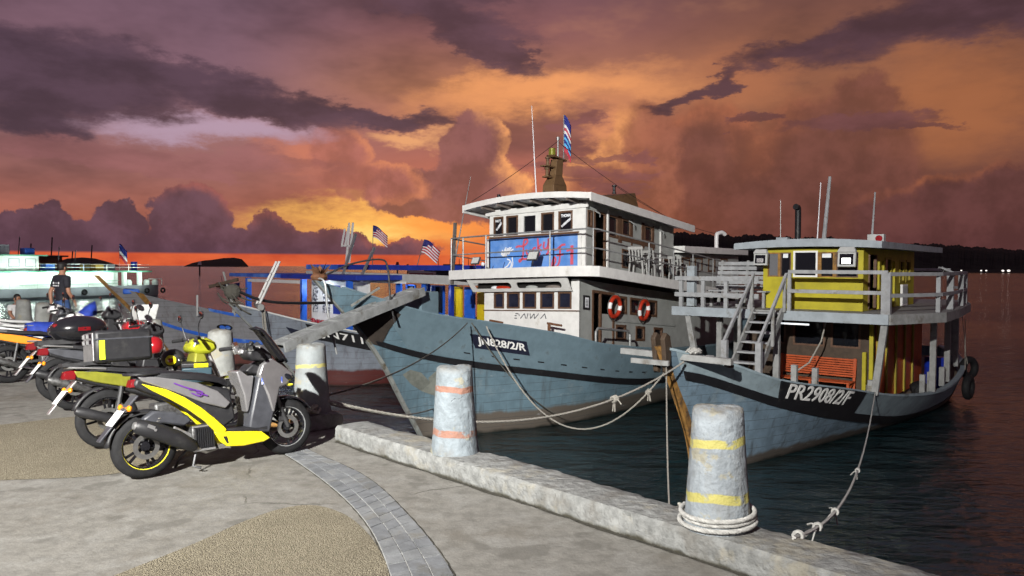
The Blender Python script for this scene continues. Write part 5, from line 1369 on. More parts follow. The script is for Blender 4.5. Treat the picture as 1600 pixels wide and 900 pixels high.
t = MB(); t.tube(bez([(-2.3, 0, 3.4), (-1.2, -.3, 2.95), (1.0, -.3, 2.86), (3.4, -.2, 2.86)], 6), .05, 7); t.build('dark_boom', 'black_paint', bb)
for y, l in ((-.75, 1.0), (-.6, .8), (-.4, 1.1)):
    t = MB(); t.tube(rope_pts((-1.45, y, 2.8), (-1.4, y - .08, 2.8 - l), .02, 6), .02, 5); t.build('hanging_line', 'rope', bb)
# white ladder raised at the bow
ld = thing('ladder', 'white ladder propped upright on the grey boat bow', 'ladder', bwd(-1.55, .35, 2.88), BROT)
for y in (-.16, .22):
    t = MB(); t.bar((0, y, 0), (.55, y - .45, 1.42), .07, .07); t.build('rail', 'white_paint', ld, smooth=0, bevel=.01)
for i in range(4):
    k = .12 + i * .2; t = MB(); t.bar((.55 * k, -.16 - .45 * k, 1.42 * k), (.55 * k, .22 - .45 * k, 1.42 * k), .05, .05); t.build('rung', 'white_paint', ld, smooth=0)

# ---- grey boat with blue rub rail and painted eye
HA = Hull([(-.6, .3), (0, 0), (1.4, -.9), (3.4, -2.6)], [(-2.6, 3.4), (-1.2, 2.85), (.4, 2.4), (2, 2.05), (6, 1.6), (13, 1.7)], [(-2.6, .07), (-1.2, .6), (.4, 1.2), (2, 1.8), (6, 2.2), (13, 1.8)], [(0, 0), (1.5, .8), (4, 1.5), (8, 1.8), (13, 1.4)], 13)
mat('hull_lightgrey', (.25, .25, .265), .6, var=.1, vs=2.5, bump=.005, bs=7, fn=f_hull((.15, .05, .04), .5, 9.0, .35))
mat('rub_blue', (.035, .14, .62), .5, var=.15, vs=3, col2=(.15, .30, .7), c2s=2)
ba = thing('fishing_boat', 'grey wooden boat with bright blue rub rail and a painted eye', 'boat', (-13.9, 31.4, WZ), BROT)
build_hull(HA, ba, 'hull_lightgrey'); deck_mesh(HA, ba, 'deck_wood', .4); stem_post(HA, ba, 'stem_ochre', .09, .09, up=.35)
hull_strip(HA, ba, 'rub_blue', 'rub_rail', .05, .99, lambda s_: smooth_lerp([(-2.6, 2.2), (-.72, 1.48), (1.74, 1.07), (6, .9), (13, 1.0)], s_), lambda s_: smooth_lerp([(-2.6, 2.2), (-.72, 1.48), (1.74, 1.07), (6, .9), (13, 1.0)], s_) - .17, .05, 50)
hull_strip(HA, ba, 'rub_blue', 'sheer_cap', .20, .99, lambda s_: smooth_lerp(HA.sheer, s_) + .05, lambda s_: smooth_lerp(HA.sheer, s_) - .08, .04, 50)
hull_strip(HA, ba, 'stem_ochre', 'bow_band', .05, .066, lambda s_: smooth_lerp(HA.sheer, s_) + .02, lambda s_: smooth_lerp(HA.sheer, s_) - .58, .03, 5)
def patch(H, root, m, name, kc, zc, dk, dz, off):
    t = MB(); n = 16; t.add([H.pt(kc + dk * math.cos(2 * math.pi * i / n), zc + dz * math.sin(2 * math.pi * i / n), -1, off) for i in range(n)] + [H.pt(kc, zc, -1, off)], [(i, (i + 1) % n, n) for i in range(n)]); return t.build(name, m, root, smooth=0)
eye = patch(HA, ba, 'black_paint', 'painted_eye', .220, 1.60, .022, .14, .03)
patch(HA, ba, 'rub_blue', 'iris', .214, 1.60, .008, .09, .04); patch(HA, ba, 'rub_blue', 'iris', .229, 1.60, .007, .08, .04)
t = MB(); t.box(-2.0, -1.4, -.3, .3, 3.0, 3.2); t.build('bow_bundle', 'rub_blue', ba, bevel=.05)
for s_, h_ in ((.6, .45), (2.0, .35)):
    t = MB(); t.bar((s_, -1.2, 2.1), (s_, -1.2, 2.5 + h_), .07, .07); t.build('deck_post', 'pale_grey_paint', ba, smooth=0)

# ---- broadside boats with canopies between the bows
def longboat(name, label, A, B_, beam, hull_m, hz):
    """boat lying broadside: local x along the near side A->B, y away from the camera, z up from the water"""
    d = Vector((B_[0] - A[0], B_[1] - A[1])); L_ = d.length
    o = thing(name, label, 'boat', (A[0], A[1], WZ), math.atan2(d.y, d.x))
    t = MB(); n = 14; rows = []
    for i in range(n + 1):
        u = i / n; x = -1.2 + (L_ + 2.4) * u; w = beam / 2 * (1 - abs(2 * u - 1) ** 3.2) + .05; sh = hz + .35 * abs(2 * u - 1) ** 2
        rows.append([(x, beam / 2 - w * .75, -.3), (x, beam / 2 - w, hz * .6), (x, beam / 2 - w, sh), (x, beam / 2 - w + .12, sh), (x, beam / 2 - w + .12, hz - .35), (x, beam / 2 + w - .12, hz - .35), (x, beam / 2 + w - .12, sh), (x, beam / 2 + w, sh), (x, beam / 2 + w, hz * .6), (x, beam / 2 + w * .75, -.3)])
    t.grid(rows); t.build('hull', hull_m, o, smooth=35)
    return o, L_
mat('canopy_blue', (.03, .12, .55), .55, var=.2, vs=1.5, col2=(.12, .28, .72), c2s=.8, c2lo=.45, c2hi=.65)
mat('canopy_navy', (.012, .035, .30), .55, var=.2, vs=1.5)
mat('post_blue', (.02, .12, .60), .5, var=.1)
mat('yellow_board', (.62, .46, .01), .5, var=.08)
mat('white_lit', (.78, .79, .78), .5, var=.05)
mat('tube_white', (.9, .9, .9), .3, var=0, emit=(.85, .95, 1.0), es=7.0)
mat('poster', (.05, .06, .09), .6, var=.0, col2=(.75, .76, .78), c2s=9, c2lo=.49, c2hi=.52)
def point(root, loc, w, col=(1, 1, 1), r_=.12):
    l = bpy.data.lights.new('cabin_lamp', 'POINT'); l.energy = w; l.color = col; l.shadow_soft_size = r_
    o = bpy.data.objects.new('cabin_lamp', l); COL.objects.link(o); o.parent = root; o.location = loc; return o
bd, Ld = longboat('passenger_boat', 'blue-canopied passenger boat with lit white cabin behind the grey bow', (-13.4, 36.3), (-5.9, 28.4), 3.4, 'white_paint', 1.1)
zc = 3.62
t = MB(); t.box(-.1, 5.2, -.1, 3.2, zc + .02, zc + .18); t.build('canopy', 'canopy_blue', bd, smooth=0, bevel=.01)
t = MB(); t.box(5.2, Ld + .3, -.12, 3.2, zc + .0, zc + .19); t.build('canopy', 'canopy_navy', bd, smooth=0, bevel=.01)
t = MB(); t.box(1.6, 6.9, -.06, .06, zc - .20, zc - .07); t.build('canopy_edge', 'white_paint', bd, smooth=0)
for x in (2.6, 4.1):
    t = MB(); t.cone((x, .2, zc - .12), (x + 1.2, .2, zc - .12), .03, .03, 8); t.build('tube_lamp', 'tube_white', bd)
for x in (1.75, 6.95, 10.5):
    t = MB(); t.bar((x, .02, 1.0), (x, .02, zc - .02), .22, .16); t.build('post', 'post_blue', bd, smooth=0)
t = MB(); t.box(6.2, 10.6, .8, .88, .9, zc - .07); cw = t.build('cabin_wall', 'white_lit', bd, smooth=0)
for x0, x1, m in ((6.35, 6.75, 'poster'), (7.15, 7.75, 'poster'), (8.0, 8.55, 'canopy_navy')):
    t = MB(); t.box(x0, x1, .775, .798, 2.2, zc - .25); t.build('wall_panel', m, bd, smooth=0)
t = MB(); t.box(8.9, 9.5, .775, .798, 2.0, 2.6); t.build('wall_panel', 'rub_blue', bd, smooth=0)
t = MB(); t.box(6.3, 9.8, .1, .75, 1.2, 1.75); t.build('seat_locker', 'white_lit', bd, smooth=0, bevel=.03)
point(bd, (7.6, .25, zc - .35), 28, (.9, 1, 1)); point(bd, (3.4, .8, zc - .4), 10, (.9, 1, 1))
# life jacket heap
t = MB(); rr = random.Random(8)
for i in range(9): t.ell((7.4 + rr.uniform(-.4, .5), .4 + rr.uniform(-.1, .1), 1.82 + rr.uniform(0, .1)), (.14, .1, .09), 6)
t.build('life_jacket_heap', 'red_paint', bd)
be, Le = longboat('passenger_boat', 'blue-roofed boat with yellow and blue cabin beside the Lucky bow', (-9.4, 34.8), (-1.5, 27.2), 3.6, 'canopy_navy', 1.2)
zc = 4.0
t = MB(); t.box(-.1, 2.5, .0, 3.4, zc - .0, zc + .22); t.build('canopy', 'canopy_blue', be, smooth=0, bevel=.01)
t = MB(); t.box(2.5, Le + .6, .0, 3.4, zc - .0, zc + .20); t.build('canopy', 'canopy_navy', be, smooth=0, bevel=.01)
t = MB(); t.hexa([(.3, -.25, zc - .42), (Le + .6, -.25, zc - .52), (Le + .6, .0, zc - .52), (.3, .0, zc - .42), (.3, -.25, zc - .06), (Le + .6, -.25, zc - .20), (Le + .6, .0, zc - .20), (.3, .0, zc - .06)]); t.build('awning_beam', 'pale_grey_paint', be, smooth=0, bevel=.02)
t = MB(); t.box(2.2, 7.6, -.28, -.252, zc - .52, zc - .44); t.build('awning_edge', 'white_paint', be, smooth=0)
t = MB(); t.box(5.0, Le + .2, 1.2, 1.28, .9, 2.25); t.build('cabin_wall', 'white_lit', be, smooth=0)
for i, x in enumerate((4.2, 5.6, 6.7, 7.4, 8.3, 9.0, 9.9, 10.5)):
    t = MB(); t.bar((x, 1.0 if i % 2 else .05, .9), (x, 1.0 if i % 2 else .05, zc - .3), .14, .12); t.build('post', 'post_blue' if i % 3 else 'canopy_navy', be, smooth=0)
for i, x in enumerate((5.75, 6.85, 7.55, 8.45)):
    window(be, frame((0, 1.2, 0), (1, 0, 0), (0, 0, 1)), x, x + .62, 2.25, 3.4, .06, .03, 'post_blue', 'lamp_lens' if i % 2 else 'dark_glass')
for x0, x1 in ((7.1, 8.25), (8.35, 9.3)):
    t = MB(); t.box(x0, x1, -.1, -.04, 1.75, 2.2); yb = t.build('yellow_panel', 'yellow_board', be, smooth=0)
daiwa(8.36, 9.4, 1.85, 2.1, frame((0, -.1, 0), (1, 0, 0), (0, 0, 1)), be, 'black_paint', None)
for x in (9.4, 10.1, 10.8):
    t = MB(); t.box(x, x + .55, .5, .56, 1.2, 3.4); t.build('yellow_door', 'yellow_board' if x != 10.1 else 'post_blue', be, smooth=0)
point(be, (6.2, .6, zc - .6), 22, (.9, 1, 1)); point(be, (9.6, -.2, zc - .8), 8, (1, .98, .9))
t = MB(); rr = random.Random(12)
for i in range(14):
    q = Vector((9.15 + rr.uniform(-.2, .2), -.2, 2.3 + rr.uniform(-.25, .25))); t.tube([q + Vector((.16 * math.cos(a * .7), .05 * math.sin(a), .16 * math.sin(a * .7))) for a in range(10)], .03, 5)
t.build('rope_bundle', 'rope', be)
# rod rack and poles on the blue roof
rk = MB(); q0 = Vector((2.4, .5, zc + .3))
for dx, h_ in ((0, 1.05), (.28, 1.15)): rk.bar(q0 + Vector((dx * .8, 0, 0)), q0 + Vector((dx + .25, 0, h_ + .6)), .07, .07)
rk.bar(q0 + Vector((-.35, 0, .75)), q0 + Vector((.55, 0, .75)), .07, .07); rk.bar(q0 + Vector((-.35, 0, .75)), q0 + Vector((-.1, 0, 1.5)), .06, .06); rk.bar(q0 + Vector((-.1, 0, .75)), q0 + Vector((.25, 0, 1.75)), .06, .06)
rk.build('rod_rack', 'white_paint', be, smooth=0)
for a, b_ in (((2.9, -.3, 3.0), (4.3, -.3, 5.5)), ((3.9, -.3, 2.7), (5.6, -.3, 4.9))):
    t = MB(); t.bar(a, b_, .09, .09); t.build('pole', 'galv', be, smooth=0)
EM = Matrix.Translation((-9.4, 34.8, WZ)) @ Matrix.Rotation(math.atan2(27.2 - 34.8, -1.5 + 9.4), 4, 'Z')
mat('flag_navy', (.012, .012, .13), .7, var=.1); mat('flag_red', (.45, .02, .04), .7, var=.1); mat('flag_yellow', (.7, .5, .02), .7)
MY = ['flag_red', 'flag_c'] * 4 + ['flag_red', 'flag_c']
for px_, py0, D_, lab in ((590, 420, 33.0, 'striped flag with navy canton on the blue roof, farther from the Lucky boat'), (660, 424, 29.5, 'striped flag with navy canton flying nearest the Lucky boat rail')):
    base = atd(px_ - 8, py0, D_); base.z = max(base.z - .1, WZ + 4.2)
    top = atd(583 if px_ == 590 else 663, 352 if px_ == 590 else 374, D_)
    f_ = flag('boat_flag', lab, base, top.z - base.z, MY, .62, .52, 'steel', (top.x - base.x, 0), .42, 'flag_navy', 'striped flags on the blue-roofed boat')

# ---- lit ferry far left and the grey boats behind it
mat('ferry_white', (.66, .72, .68), .5, var=.06); mat('ferry_green', (.10, .30, .20), .6, var=.15, vs=1.0); mat('ferry_grey', (.26, .28, .31), .6, var=.15, vs=.6)
mat('ferry_dark', (.05, .05, .06), .7, var=.3, vs=.5); mat('ferry_rust', (.13, .06, .04), .8, var=.3, vs=1.0); mat('lit_window', (.9, 1, .9), .4, var=0, emit=(.75, 1.0, .8), es=1.6)
fd = Vector((.548, .836)); FA = Vector((-61.5, 82.9)); fer = thing('ferry', 'white and green lit ferry moored beyond the parked motorbikes', 'ferry', (FA.x, FA.y, WZ), math.atan2(fd.y, fd.x))
t = MB(); rows = []
for i in range(13):
    u = i / 12; x = -4 + 29.2 * u; w = 2.6 * (1 - max(0, (u - .8) / .2) ** 2.5 * .55); rows.append([(x, 2.6 - w * .8, -.4), (x, 2.6 - w, .3), (x, 2.6 - w, 1.15 + .35 * u), (x, 2.6 + w, 1.15 + .35 * u), (x, 2.6 + w, .3), (x, 2.6 + w * .8, -.4)])
t.grid(rows); t.add(rows[-1], [tuple(range(6))]); t.build('hull', 'ferry_grey', fer, smooth=30)
hs = lambda x: 1.15 + .35 * (x + 4) / 29.2
t = MB(); t.box(-4, 19, .5, 4.6, 1.3, 3.2); t.build('lower_house', 'ferry_white', fer, smooth=0)
t = MB(); t.box(-4, 23.4, -.1, 5.0, 3.22, 3.42); t.build('awning_deck', 'ferry_green', fer, smooth=0)
t = MB(); t.box(-4, 9.5, .8, 4.3, 3.44, 5.2); t.build('upper_house', 'ferry_white', fer, smooth=0)
t = MB(); t.box(-4, 10.5, .5, 4.6, 5.2, 5.35); t.build('upper_roof', 'ferry_green', fer, smooth=0)
t = MB(); t.box(1, 6.5, 1.2, 3.8, 5.36, 6.5); t.build('bridge', 'ferry_grey', fer, smooth=0)
FS = frame((0, .5, 0), (1, 0, 0), (0, 0, 1))
for x, w_, z0, z1, m in ((-2.6, .6, 1.6, 2.8, 'red_paint'), (1.6, 1.1, 1.6, 2.9, 'ferry_grey'), (5.6, .9, 2.1, 2.8, 'dark_glass'), (7.5, 1.4, 1.5, 2.9, 'ferry_green'), (12.4, .8, 2.1, 2.8, 'dark_glass'), (14.2, .8, 2.1, 2.8, 'dark_glass'), (17.6, 1.0, 1.7, 3.0, 'yellow_board')):
    window(fer, FS, x, x + w_, z0, z1, .08, .03, 'ferry_white', m)
FU = frame((0, .8, 0), (1, 0, 0), (0, 0, 1))
for x, m in ((-2.5, 'dark_glass'), (-.5, 'dark_glass'), (1.5, 'dark_glass'), (3.6, 'lit_window'), (6.2, 'ferry_white'), (8.0, 'ferry_green')): window(fer, FU, x, x + 1.2, 3.9, 4.9, .08, .03, 'ferry_grey', m)
for x in (-3, 0, 3, 6, 9, 12, 15, 18):
    t = MB(); t.bar((x, .0, hs(x)), (x, .0, 3.22), .08, .08); t.build('awning_post', 'ferry_white', fer, smooth=0)
for x in (19.9, 22.0):
    t = MB(); t.bar((x, .6, 1.4), (x, .6, 3.22), .55, .4); t.build('vent_trunk', 'ferry_white', fer, smooth=0)
for z in (1.75, 2.1):
    t = MB(); t.bar((7, -.02, z), (18.9, -.02, z + .05), .05, .05); t.build('rail', 'ferry_green', fer, smooth=0)
for x in (20.8, 23.4, 24.6):
    t = MB(); t.lathe([(.001, 0), (.42, .02), (.45, .5), (.3, .75), (.001, .8)], 10, Matrix.Translation((x, 1.2, 1.45))); t.build('deck_buoy', 'ferry_white', fer)
t = MB(); t.tube([(23, .1, 1.5), (23, .1, 2.3), (25, .3, 2.3), (25, .3, 1.5)], .06, 6); t.build('stern_rail', 'ferry_white', fer)
for i, x in enumerate((2.4, 9.0, 15.6)):
    t = MB(); t.cone((x - .9, .2, 3.12), (x + .9, .2, 3.12), .06, .06, 6); t.build('tube_lamp', 'tube_white', fer)
for i, x in enumerate((-2.5, .8, 4.2, 7.4, 10.6, 13.6, 16.6, 21)):
    point(fer, (x, -1.0, 3.0), 330, (.84, 1, .90), .3)
for x in (-1.5, 3, 7.5): point(fer, (x, -.6, 5.0), 60, (.9, 1, .95), .3)
for i in range(9):
    x = -3 + i * 2.9; t = MB(); t.bar((x, .0, 3.42), (x, .0, 4.25), .05, .05); t.build('rail_post', 'ferry_white', fer, smooth=0)
for z in (3.85, 4.25):
    t = MB(); t.bar((-4, .0, z), (23, .0, z), .04, .04); t.build('rail', 'ferry_white', fer, smooth=0)
for x, z, m in ((10.5, 3.45, 'rub_blue'), (12.2, 3.45, 'ferry_rust'), (16.5, 3.45, 'mustard'), (18.0, 3.45, 'ferry_grey'), (-1.5, 5.36, 'ferry_white'), (8.2, 5.36, 'rub_blue')):
    t = MB(); t.box(x, x + 1.1, 1.2, 2.6, z, z + .8); t.build('deck_locker', m, fer, bevel=.08)
t = MB(); t.bar((3.2, 2.5, 6.4), (4.6, 2.5, 9.2), .25, .25); t.bar((3.6, 2.5, 6.4), (4.7, 2.5, 9.0), .12, .12); t.bar((4.0, 1.8, 8.0), (4.0, 3.2, 8.0), .12, .12); t.build('mast', 'ferry_grey', fer, smooth=0)
for x, h_ in ((-3, 2), (0, 1.6), (8, 2.2), (12.5, 3.0), (14.5, 2.6)):
    t = MB(); t.bar((x, 2.5, 3.4 if x > 9 else 5.3), (x + .2, 2.5, (3.4 if x > 9 else 5.3) + h_), .08, .08); t.build('antenna', 'ferry_dark', fer, smooth=0)
ring_f = lambda x, lab: fender(Matrix.Translation((FA.x, FA.y, WZ)) @ Matrix.Rotation(math.atan2(fd.y, fd.x), 4, 'Z') @ Vector((x, -.14, .75)), lab, (0, 0, math.atan2(fd.y, fd.x)))
for x, lab in ((14.4, 'black tyre fender on the ferry side below its lit cabin'), (22.6, 'black tyre fender near the ferry stern rail'), (24.9, 'black tyre fender at the very stern of the ferry')): ring_f(x, lab)
drum = MB(); drum.lathe([(.001, 0), (.42, 0), (.42, 1.2), (.001, 1.2)], 14); o = drum.build('barrel', 'blue_barrel')
o.location = Matrix.Translation((FA.x, FA.y, WZ)) @ Matrix.Rotation(math.atan2(fd.y, fd.x), 4, 'Z') @ Vector((22.2, 2.2, 3.43)); tag(o, 'blue drum on the ferry awning deck', 'barrel')
fbase = Matrix.Translation((FA.x, FA.y, WZ)) @ Matrix.Rotation(math.atan2(fd.y, fd.x), 4, 'Z') @ Vector((20.2, 2.2, 3.42))
flag('boat_flag', 'limp blue, white and red flag over the ferry stern', fbase, 3.6, ['flag_a', 'flag_a', 'flag_c', 'flag_b'], 1.0, 1.9, hang=1.0)
# grey and rusty trawlers rafted behind
for i, (off, ln, m1, m2, lab) in enumerate(((7.0, 13, 'ferry_dark', 'ferry_rust', 'dark rusty trawler rafted behind the ferry stern'), (7.5, 11, 'ferry_grey', 'ferry_grey', 'grey trawler rafted behind the ferry bow'))):
    x0 = 8.5 if i == 0 else -6
    tr = thing('trawler', lab, 'boat', (FA.x, FA.y, WZ), math.atan2(fd.y, fd.x))
    t = MB(); t.hexa([(x0, off + .4, -.3), (x0 + ln, off + .4, -.3), (x0 + ln, off + 4, -.3), (x0, off + 4, -.3), (x0 - .6, off, 2.3), (x0 + ln + .6, off, 2.6), (x0 + ln + .6, off + 4.4, 2.6), (x0 - .6, off + 4.4, 2.3)]); t.build('hull', m1, tr, smooth=0)
    t = MB(); t.box(x0 + 2, x0 + ln * .55, off + .8, off + 3.6, 2.3, 5.2 if i == 0 else 6.4); t.build('deckhouse', m2, tr, smooth=0)
    t = MB(); t.box(x0 + 1.6, x0 + ln * .6, off + .5, off + 3.9, 5.2 if i == 0 else 6.4, 5.4 if i == 0 else 6.6); t.build('deckhouse_roof', m1, tr, smooth=0)
    for j in range(5):
        x = x0 + 1 + j * ln / 5; t = MB(); t.bar((x, off + 2, 2.5), (x + .3, off + 2, 6.0 + (j * 7 % 3) * .9), .12, .12); t.build('mast', 'ferry_dark', tr, smooth=0)
    if i == 0:
        t = MB(); t.box(x0 + 8, x0 + 12.5, off + .6, off + 3.4, 2.5, 3.9); t.build('net_pile', 'ferry_rust', tr, bevel=.3)
        t = MB(); t.box(x0 + 9, x0 + 11.6, off - .05, off + .05, 3.2, 4.3); t.build('wheelhouse_panel', 'mustard', tr, smooth=0)
# ---- small things on the water
dg = thing('dinghy', 'small dark blue dinghy with ochre bow adrift on the bay', 'boat', (-56, 149.5, WZ), R(8))
t = MB(); rows = []
for i in range(11):
    u = i / 10; w = .85 * (1 - abs(2 * u - 1) ** 2.6) + .03; rows.append([(-2.2 + 4.4 * u, -w * .5, -.1), (-2.2 + 4.4 * u, -w, .55 + .3 * abs(2 * u - 1) ** 2), (-2.2 + 4.4 * u, w, .55 + .3 * abs(2 * u - 1) ** 2), (-2.2 + 4.4 * u, w * .5, -.1)])
t.grid(rows[4:]); t.build('hull', 'canopy_navy', dg); t = MB(); t.grid(rows[:5]); t.build('bow', 'stem_ochre', dg)
t = MB(); t.cone((-1.0, 0, .5), (-1.3, 0, 2.2), .05, .05, 6); t.build('mast', 'black_paint', dg)
def marker(px_, py_, D_, lab, top_m, h_):
    p = onz(px_, 500, WZ); q = atd(px_, 417, D_); r_ = thing('channel_marker', lab, 'marker', (q.x, q.y, WZ), 0, 'channel markers on the bay')
    t = MB(); t.cone((0, 0, -1), (0, 0, h_), .35, .3, 8); t.build('post', 'black_paint', r_)
    t = MB(); t.cone((0, 0, h_), (0, 0, h_ + 1.6), .9, .5, 8); t.build('topmark', top_m, r_)
    return r_
marker(312, 405, 330, 'black channel marker in front of the small island', 'white_clean', 4.4)
marker(621, 410, 330, 'dark channel marker with red top above the blue roof', 'red_paint', 4.5)
marker(637, 410, 420, 'smaller dark channel marker just right of the red-topped one', 'ferry_rust', 3.8)
dbt = thing('ferry', 'distant red and white boat seen above the blue roof', 'boat', (-35.5, 300, WZ), R(-12))
t = MB(); t.hexa([(-4.5, -1.4, 0), (4.8, -1.4, 0), (4.8, 1.4, 0), (-4.5, 1.4, 0), (-5.8, -1.7, 3.0), (5.2, -1.7, 2.0), (5.2, 1.7, 2.0), (-5.8, 1.7, 3.0)]); t.build('hull', 'white_paint', dbt, smooth=0)
t = MB(); t.box(-5, 5, -1.75, -1.56, .9, 1.5); t.build('stripe', 'red_paint', dbt, smooth=0); t = MB(); t.box(1, 4.5, -1.2, 1.2, 2.1, 3.6); t.build('cabin', 'ferry_dark', dbt, smooth=0)
db2 = thing('trawler', 'distant dark boat beyond the Lucky boat left rail', 'boat', (-26, 330, WZ), R(5))
t = MB(); t.hexa([(-11, -2, 0), (11, -2, 0), (11, 2, 0), (-11, 2, 0), (-12.5, -2.3, 3.0), (12, -2.3, 2.4), (12, 2.3, 2.4), (-12.5, 2.3, 3.0)]); t.build('hull', 'ferry_dark', db2, smooth=0)
t = MB(); t.box(-4, 5, -1.6, 1.6, 2.5, 5.2); t.build('deckhouse', 'ferry_dark', db2, smooth=0)
for x in (-6, -1, 3, 7): t = MB(); t.cone((x, 0, 2.4), (x, 0, 7.5), .2, .12, 6); t.build('mast', 'ferry_dark', db2)
# shore lamps under the headland
mat('shore_glow', (1, 1, 1), .5, var=0, emit=(1.0, .93, .85), es=1.6)
for i, (x, r_) in enumerate(((1442, .8), (1474, 1.0), (1502, .8), (1533, .9), (1541, .9), (1567, 1.3), (1576, 1.5), (1398, .7))):
    q = atd(x, 424, 800); l = thing('shore_lamp', ['tiny shore lamp %s below the headland' % w for w in ('first right of the yellow boat rail corner', 'second right of the boat rail', 'third right of the boat rail', 'left of the close pair', 'right of the close pair', 'left of the brightest one', 'brightest of all', 'nearest the yellow cabin')][i], 'lamp', (q.x, q.y, WZ), 0, 'lamps along the far shore')
    t = MB(); t.cone((0, 0, -1), (0, 0, 2.0), .12, .1, 6); t.build('pole', 'ferry_dark', l); t = MB(); t.ell((0, 0, 2.4), (r_, r_, r_ * .7), 6); t.build('globe', 'shore_glow', l)
# ================================================================== MOTORBIKES
# bike frame: x forward, y left, z up, origin on the ground under the rear axle
XZ = frame((0, 0, 0), (1, 0, 0), (0, 0, 1))           # prism axis runs to the right of the bike
def MXZ(y=0.0): return frame((0, y, 0), (1, 0, 0), (0, 0, 1))
def pan(name, poly, t0, t1, m, root, bevel=.012, taper=None, smooth=40):
    b = MB(); b.prism(poly, XZ, t0, t1)
    if taper:
        for v in b.v: taper(v)
    return b.build(name, m, root, smooth=smooth, bevel=bevel)
mat('rim_yellow', (.62, .56, .03), .4, var=.1); mat('purple', (.09, .02, .20), .4, var=.05); mat('sticker_blue', (.05, .12, .55), .4, var=.3, vs=30, col2=(.7, .7, .75), c2s=30, c2lo=.52, c2hi=.56)
mat('disc_steel', (.35, .35, .34), .35, metal=.9, var=.15, vs=20)
def wheel(root, x, R_, tw, m_rim='dark_metal', spokes=10, stripe=None, name='wheel'):
    Mw = frame((x, 0, R_), (1, 0, 0), (0, 0, 1))
    ri = R_ - min(tw * .95, .078)
    w = MB(); prof = []
    for i in range(13):
        a = math.pi * (i / 12) - math.pi / 2; prof.append((ri + (R_ - ri) * math.cos(a) ** .75 if abs(math.cos(a)) > 1e-6 else ri, tw * .5 * math.sin(a)))
    w.lathe(prof, 36, Mw, caps=False); wo_ = w.build(name, 'tyre', root, smooth=50)
    r_ = MB(); r_.lathe([(ri + .004, -tw * .40), (ri - .018, -tw * .36), (ri - .022, 0), (ri - .018, tw * .36), (ri + .004, tw * .40)], 36, Mw, caps=False)
    r_.lathe([(.001, -.045), (.035, -.045), (.045, -.03), (.045, .03), (.035, .045), (.001, .045)], 16, Mw)
    r_.build('rim', m_rim, wo_, smooth=50)
    for i in range(spokes):
        a = 2 * math.pi * (i // 2) / (spokes / 2) + (.16 if i % 2 else -.16)
        c, s_ = math.cos(a), math.sin(a); a2 = 2 * math.pi * (i // 2) / (spokes / 2) + (.10 if i % 2 else -.10)
        q = MB(); q.bar(Mw @ Vector((.04 * math.cos(a2), .04 * math.sin(a2), 0)), Mw @ Vector((ri * c, ri * s_, 0)), .022, .016, Mw.to_3x3() @ Vector((0, 0, 1))); q.build('spoke', m_rim, wo_, smooth=0)
    d = MB(); d.lathe([(.07, .055), (.11, .055), (.11, .060), (.07, .060), (.07, .055)], 24, Mw, caps=False); d.build('brake_disc', 'disc_steel', wo_, smooth=40)
    if stripe:
        q = MB(); q.lathe([(ri + .012, tw * .42), (ri + .012, tw * .435), (ri - .006, tw * .43), (ri - .006, tw * .40)], 40, Mw, caps=False); q.build('rim_stripe', stripe, wo_, smooth=0)
    return wo_
def fender_arc(name, root, x, R_, a0, a1, w, m, gap=.03):
    b = MB(); rows = []
    for i in range(13):
        a = R(a0 + (a1 - a0) * i / 12); r_ = R_ + gap
        rows.append([(x + r_ * .97 * math.cos(a), w, R_ + r_ * .97 * math.sin(a)), (x + r_ * 1.03 * math.cos(a), w * .6, R_ + r_ * 1.03 * math.sin(a)), (x + r_ * 1.05 * math.cos(a), 0, R_ + r_ * 1.05 * math.sin(a)), (x + r_ * 1.03 * math.cos(a), -w * .6, R_ + r_ * 1.03 * math.sin(a)), (x + r_ * .97 * math.cos(a), -w, R_ + r_ * .97 * math.sin(a))])
    b.grid(rows); return b.build(name, m, root, smooth=60, solid=.004)
def handlebar(root, x, z, w=.33, mirrors=True, clutter=6, rs=1, mm='black_gloss'):
    h = MB(); h.tube(bez([(x - .10, w, z + .02), (x - .03, w * .7, z + .03), (x + .03, w * .25, z), (x + .03, -w * .25, z), (x - .03, -w * .7, z + .03), (x - .10, -w, z + .02)], 5), .012, 8); hb = h.build('handlebar', 'dark_metal', root)
    for sg in (1, -1):
        g = MB(); g.tube([(x - .04, sg * w * .72, z + .028), (x - .115, sg * (w + .03), z + .02)], .019, 8); g.build('grip', 'black_rubber', hb)
        l = MB(); l.tube(bez([(x - .0, sg * w * .6, z + .03), (x + .03, sg * w * .8, z + .03), (x - .03, sg * w * 1.05, z + .02)], 4), .007, 6); l.build('lever', 'alu', hb)
        if mirrors:
            s_ = MB(); s_.tube(bez([(x - .02, sg * w * .62, z + .03), (x - .04, sg * w * .75, z + .16), (x - .03, sg * w * .95, z + .24)], 4), .006, 6)
            s_.ell((x - .03, sg * w * 1.0, z + .27), (.012, .065, .045), 8); mo = s_.build('mirror', 'black_plastic', hb)
            g = MB(); g.ell((x - .042, sg * w * 1.0, z + .27), (.004, .056, .038), 8); g.build('mirror_glass', 'chrome', mo)
    c = random.Random(rs)
    for i in range(clutter):
        b = MB(); q = (x + c.uniform(-.06, .05), c.uniform(-w * .7, w * .7), z + c.uniform(-.02, .06)); b.box(-.025, .025, -.03, .03, -.018, .018, Matrix.Translation(q) @ Euler((c.uniform(0, 3), c.uniform(0, 3), 0)).to_matrix().to_4x4()); b.build('switch_block', c.choice(['black_plastic', 'alu', 'dark_metal', 'chrome']), hb, bevel=.006)
    return hb
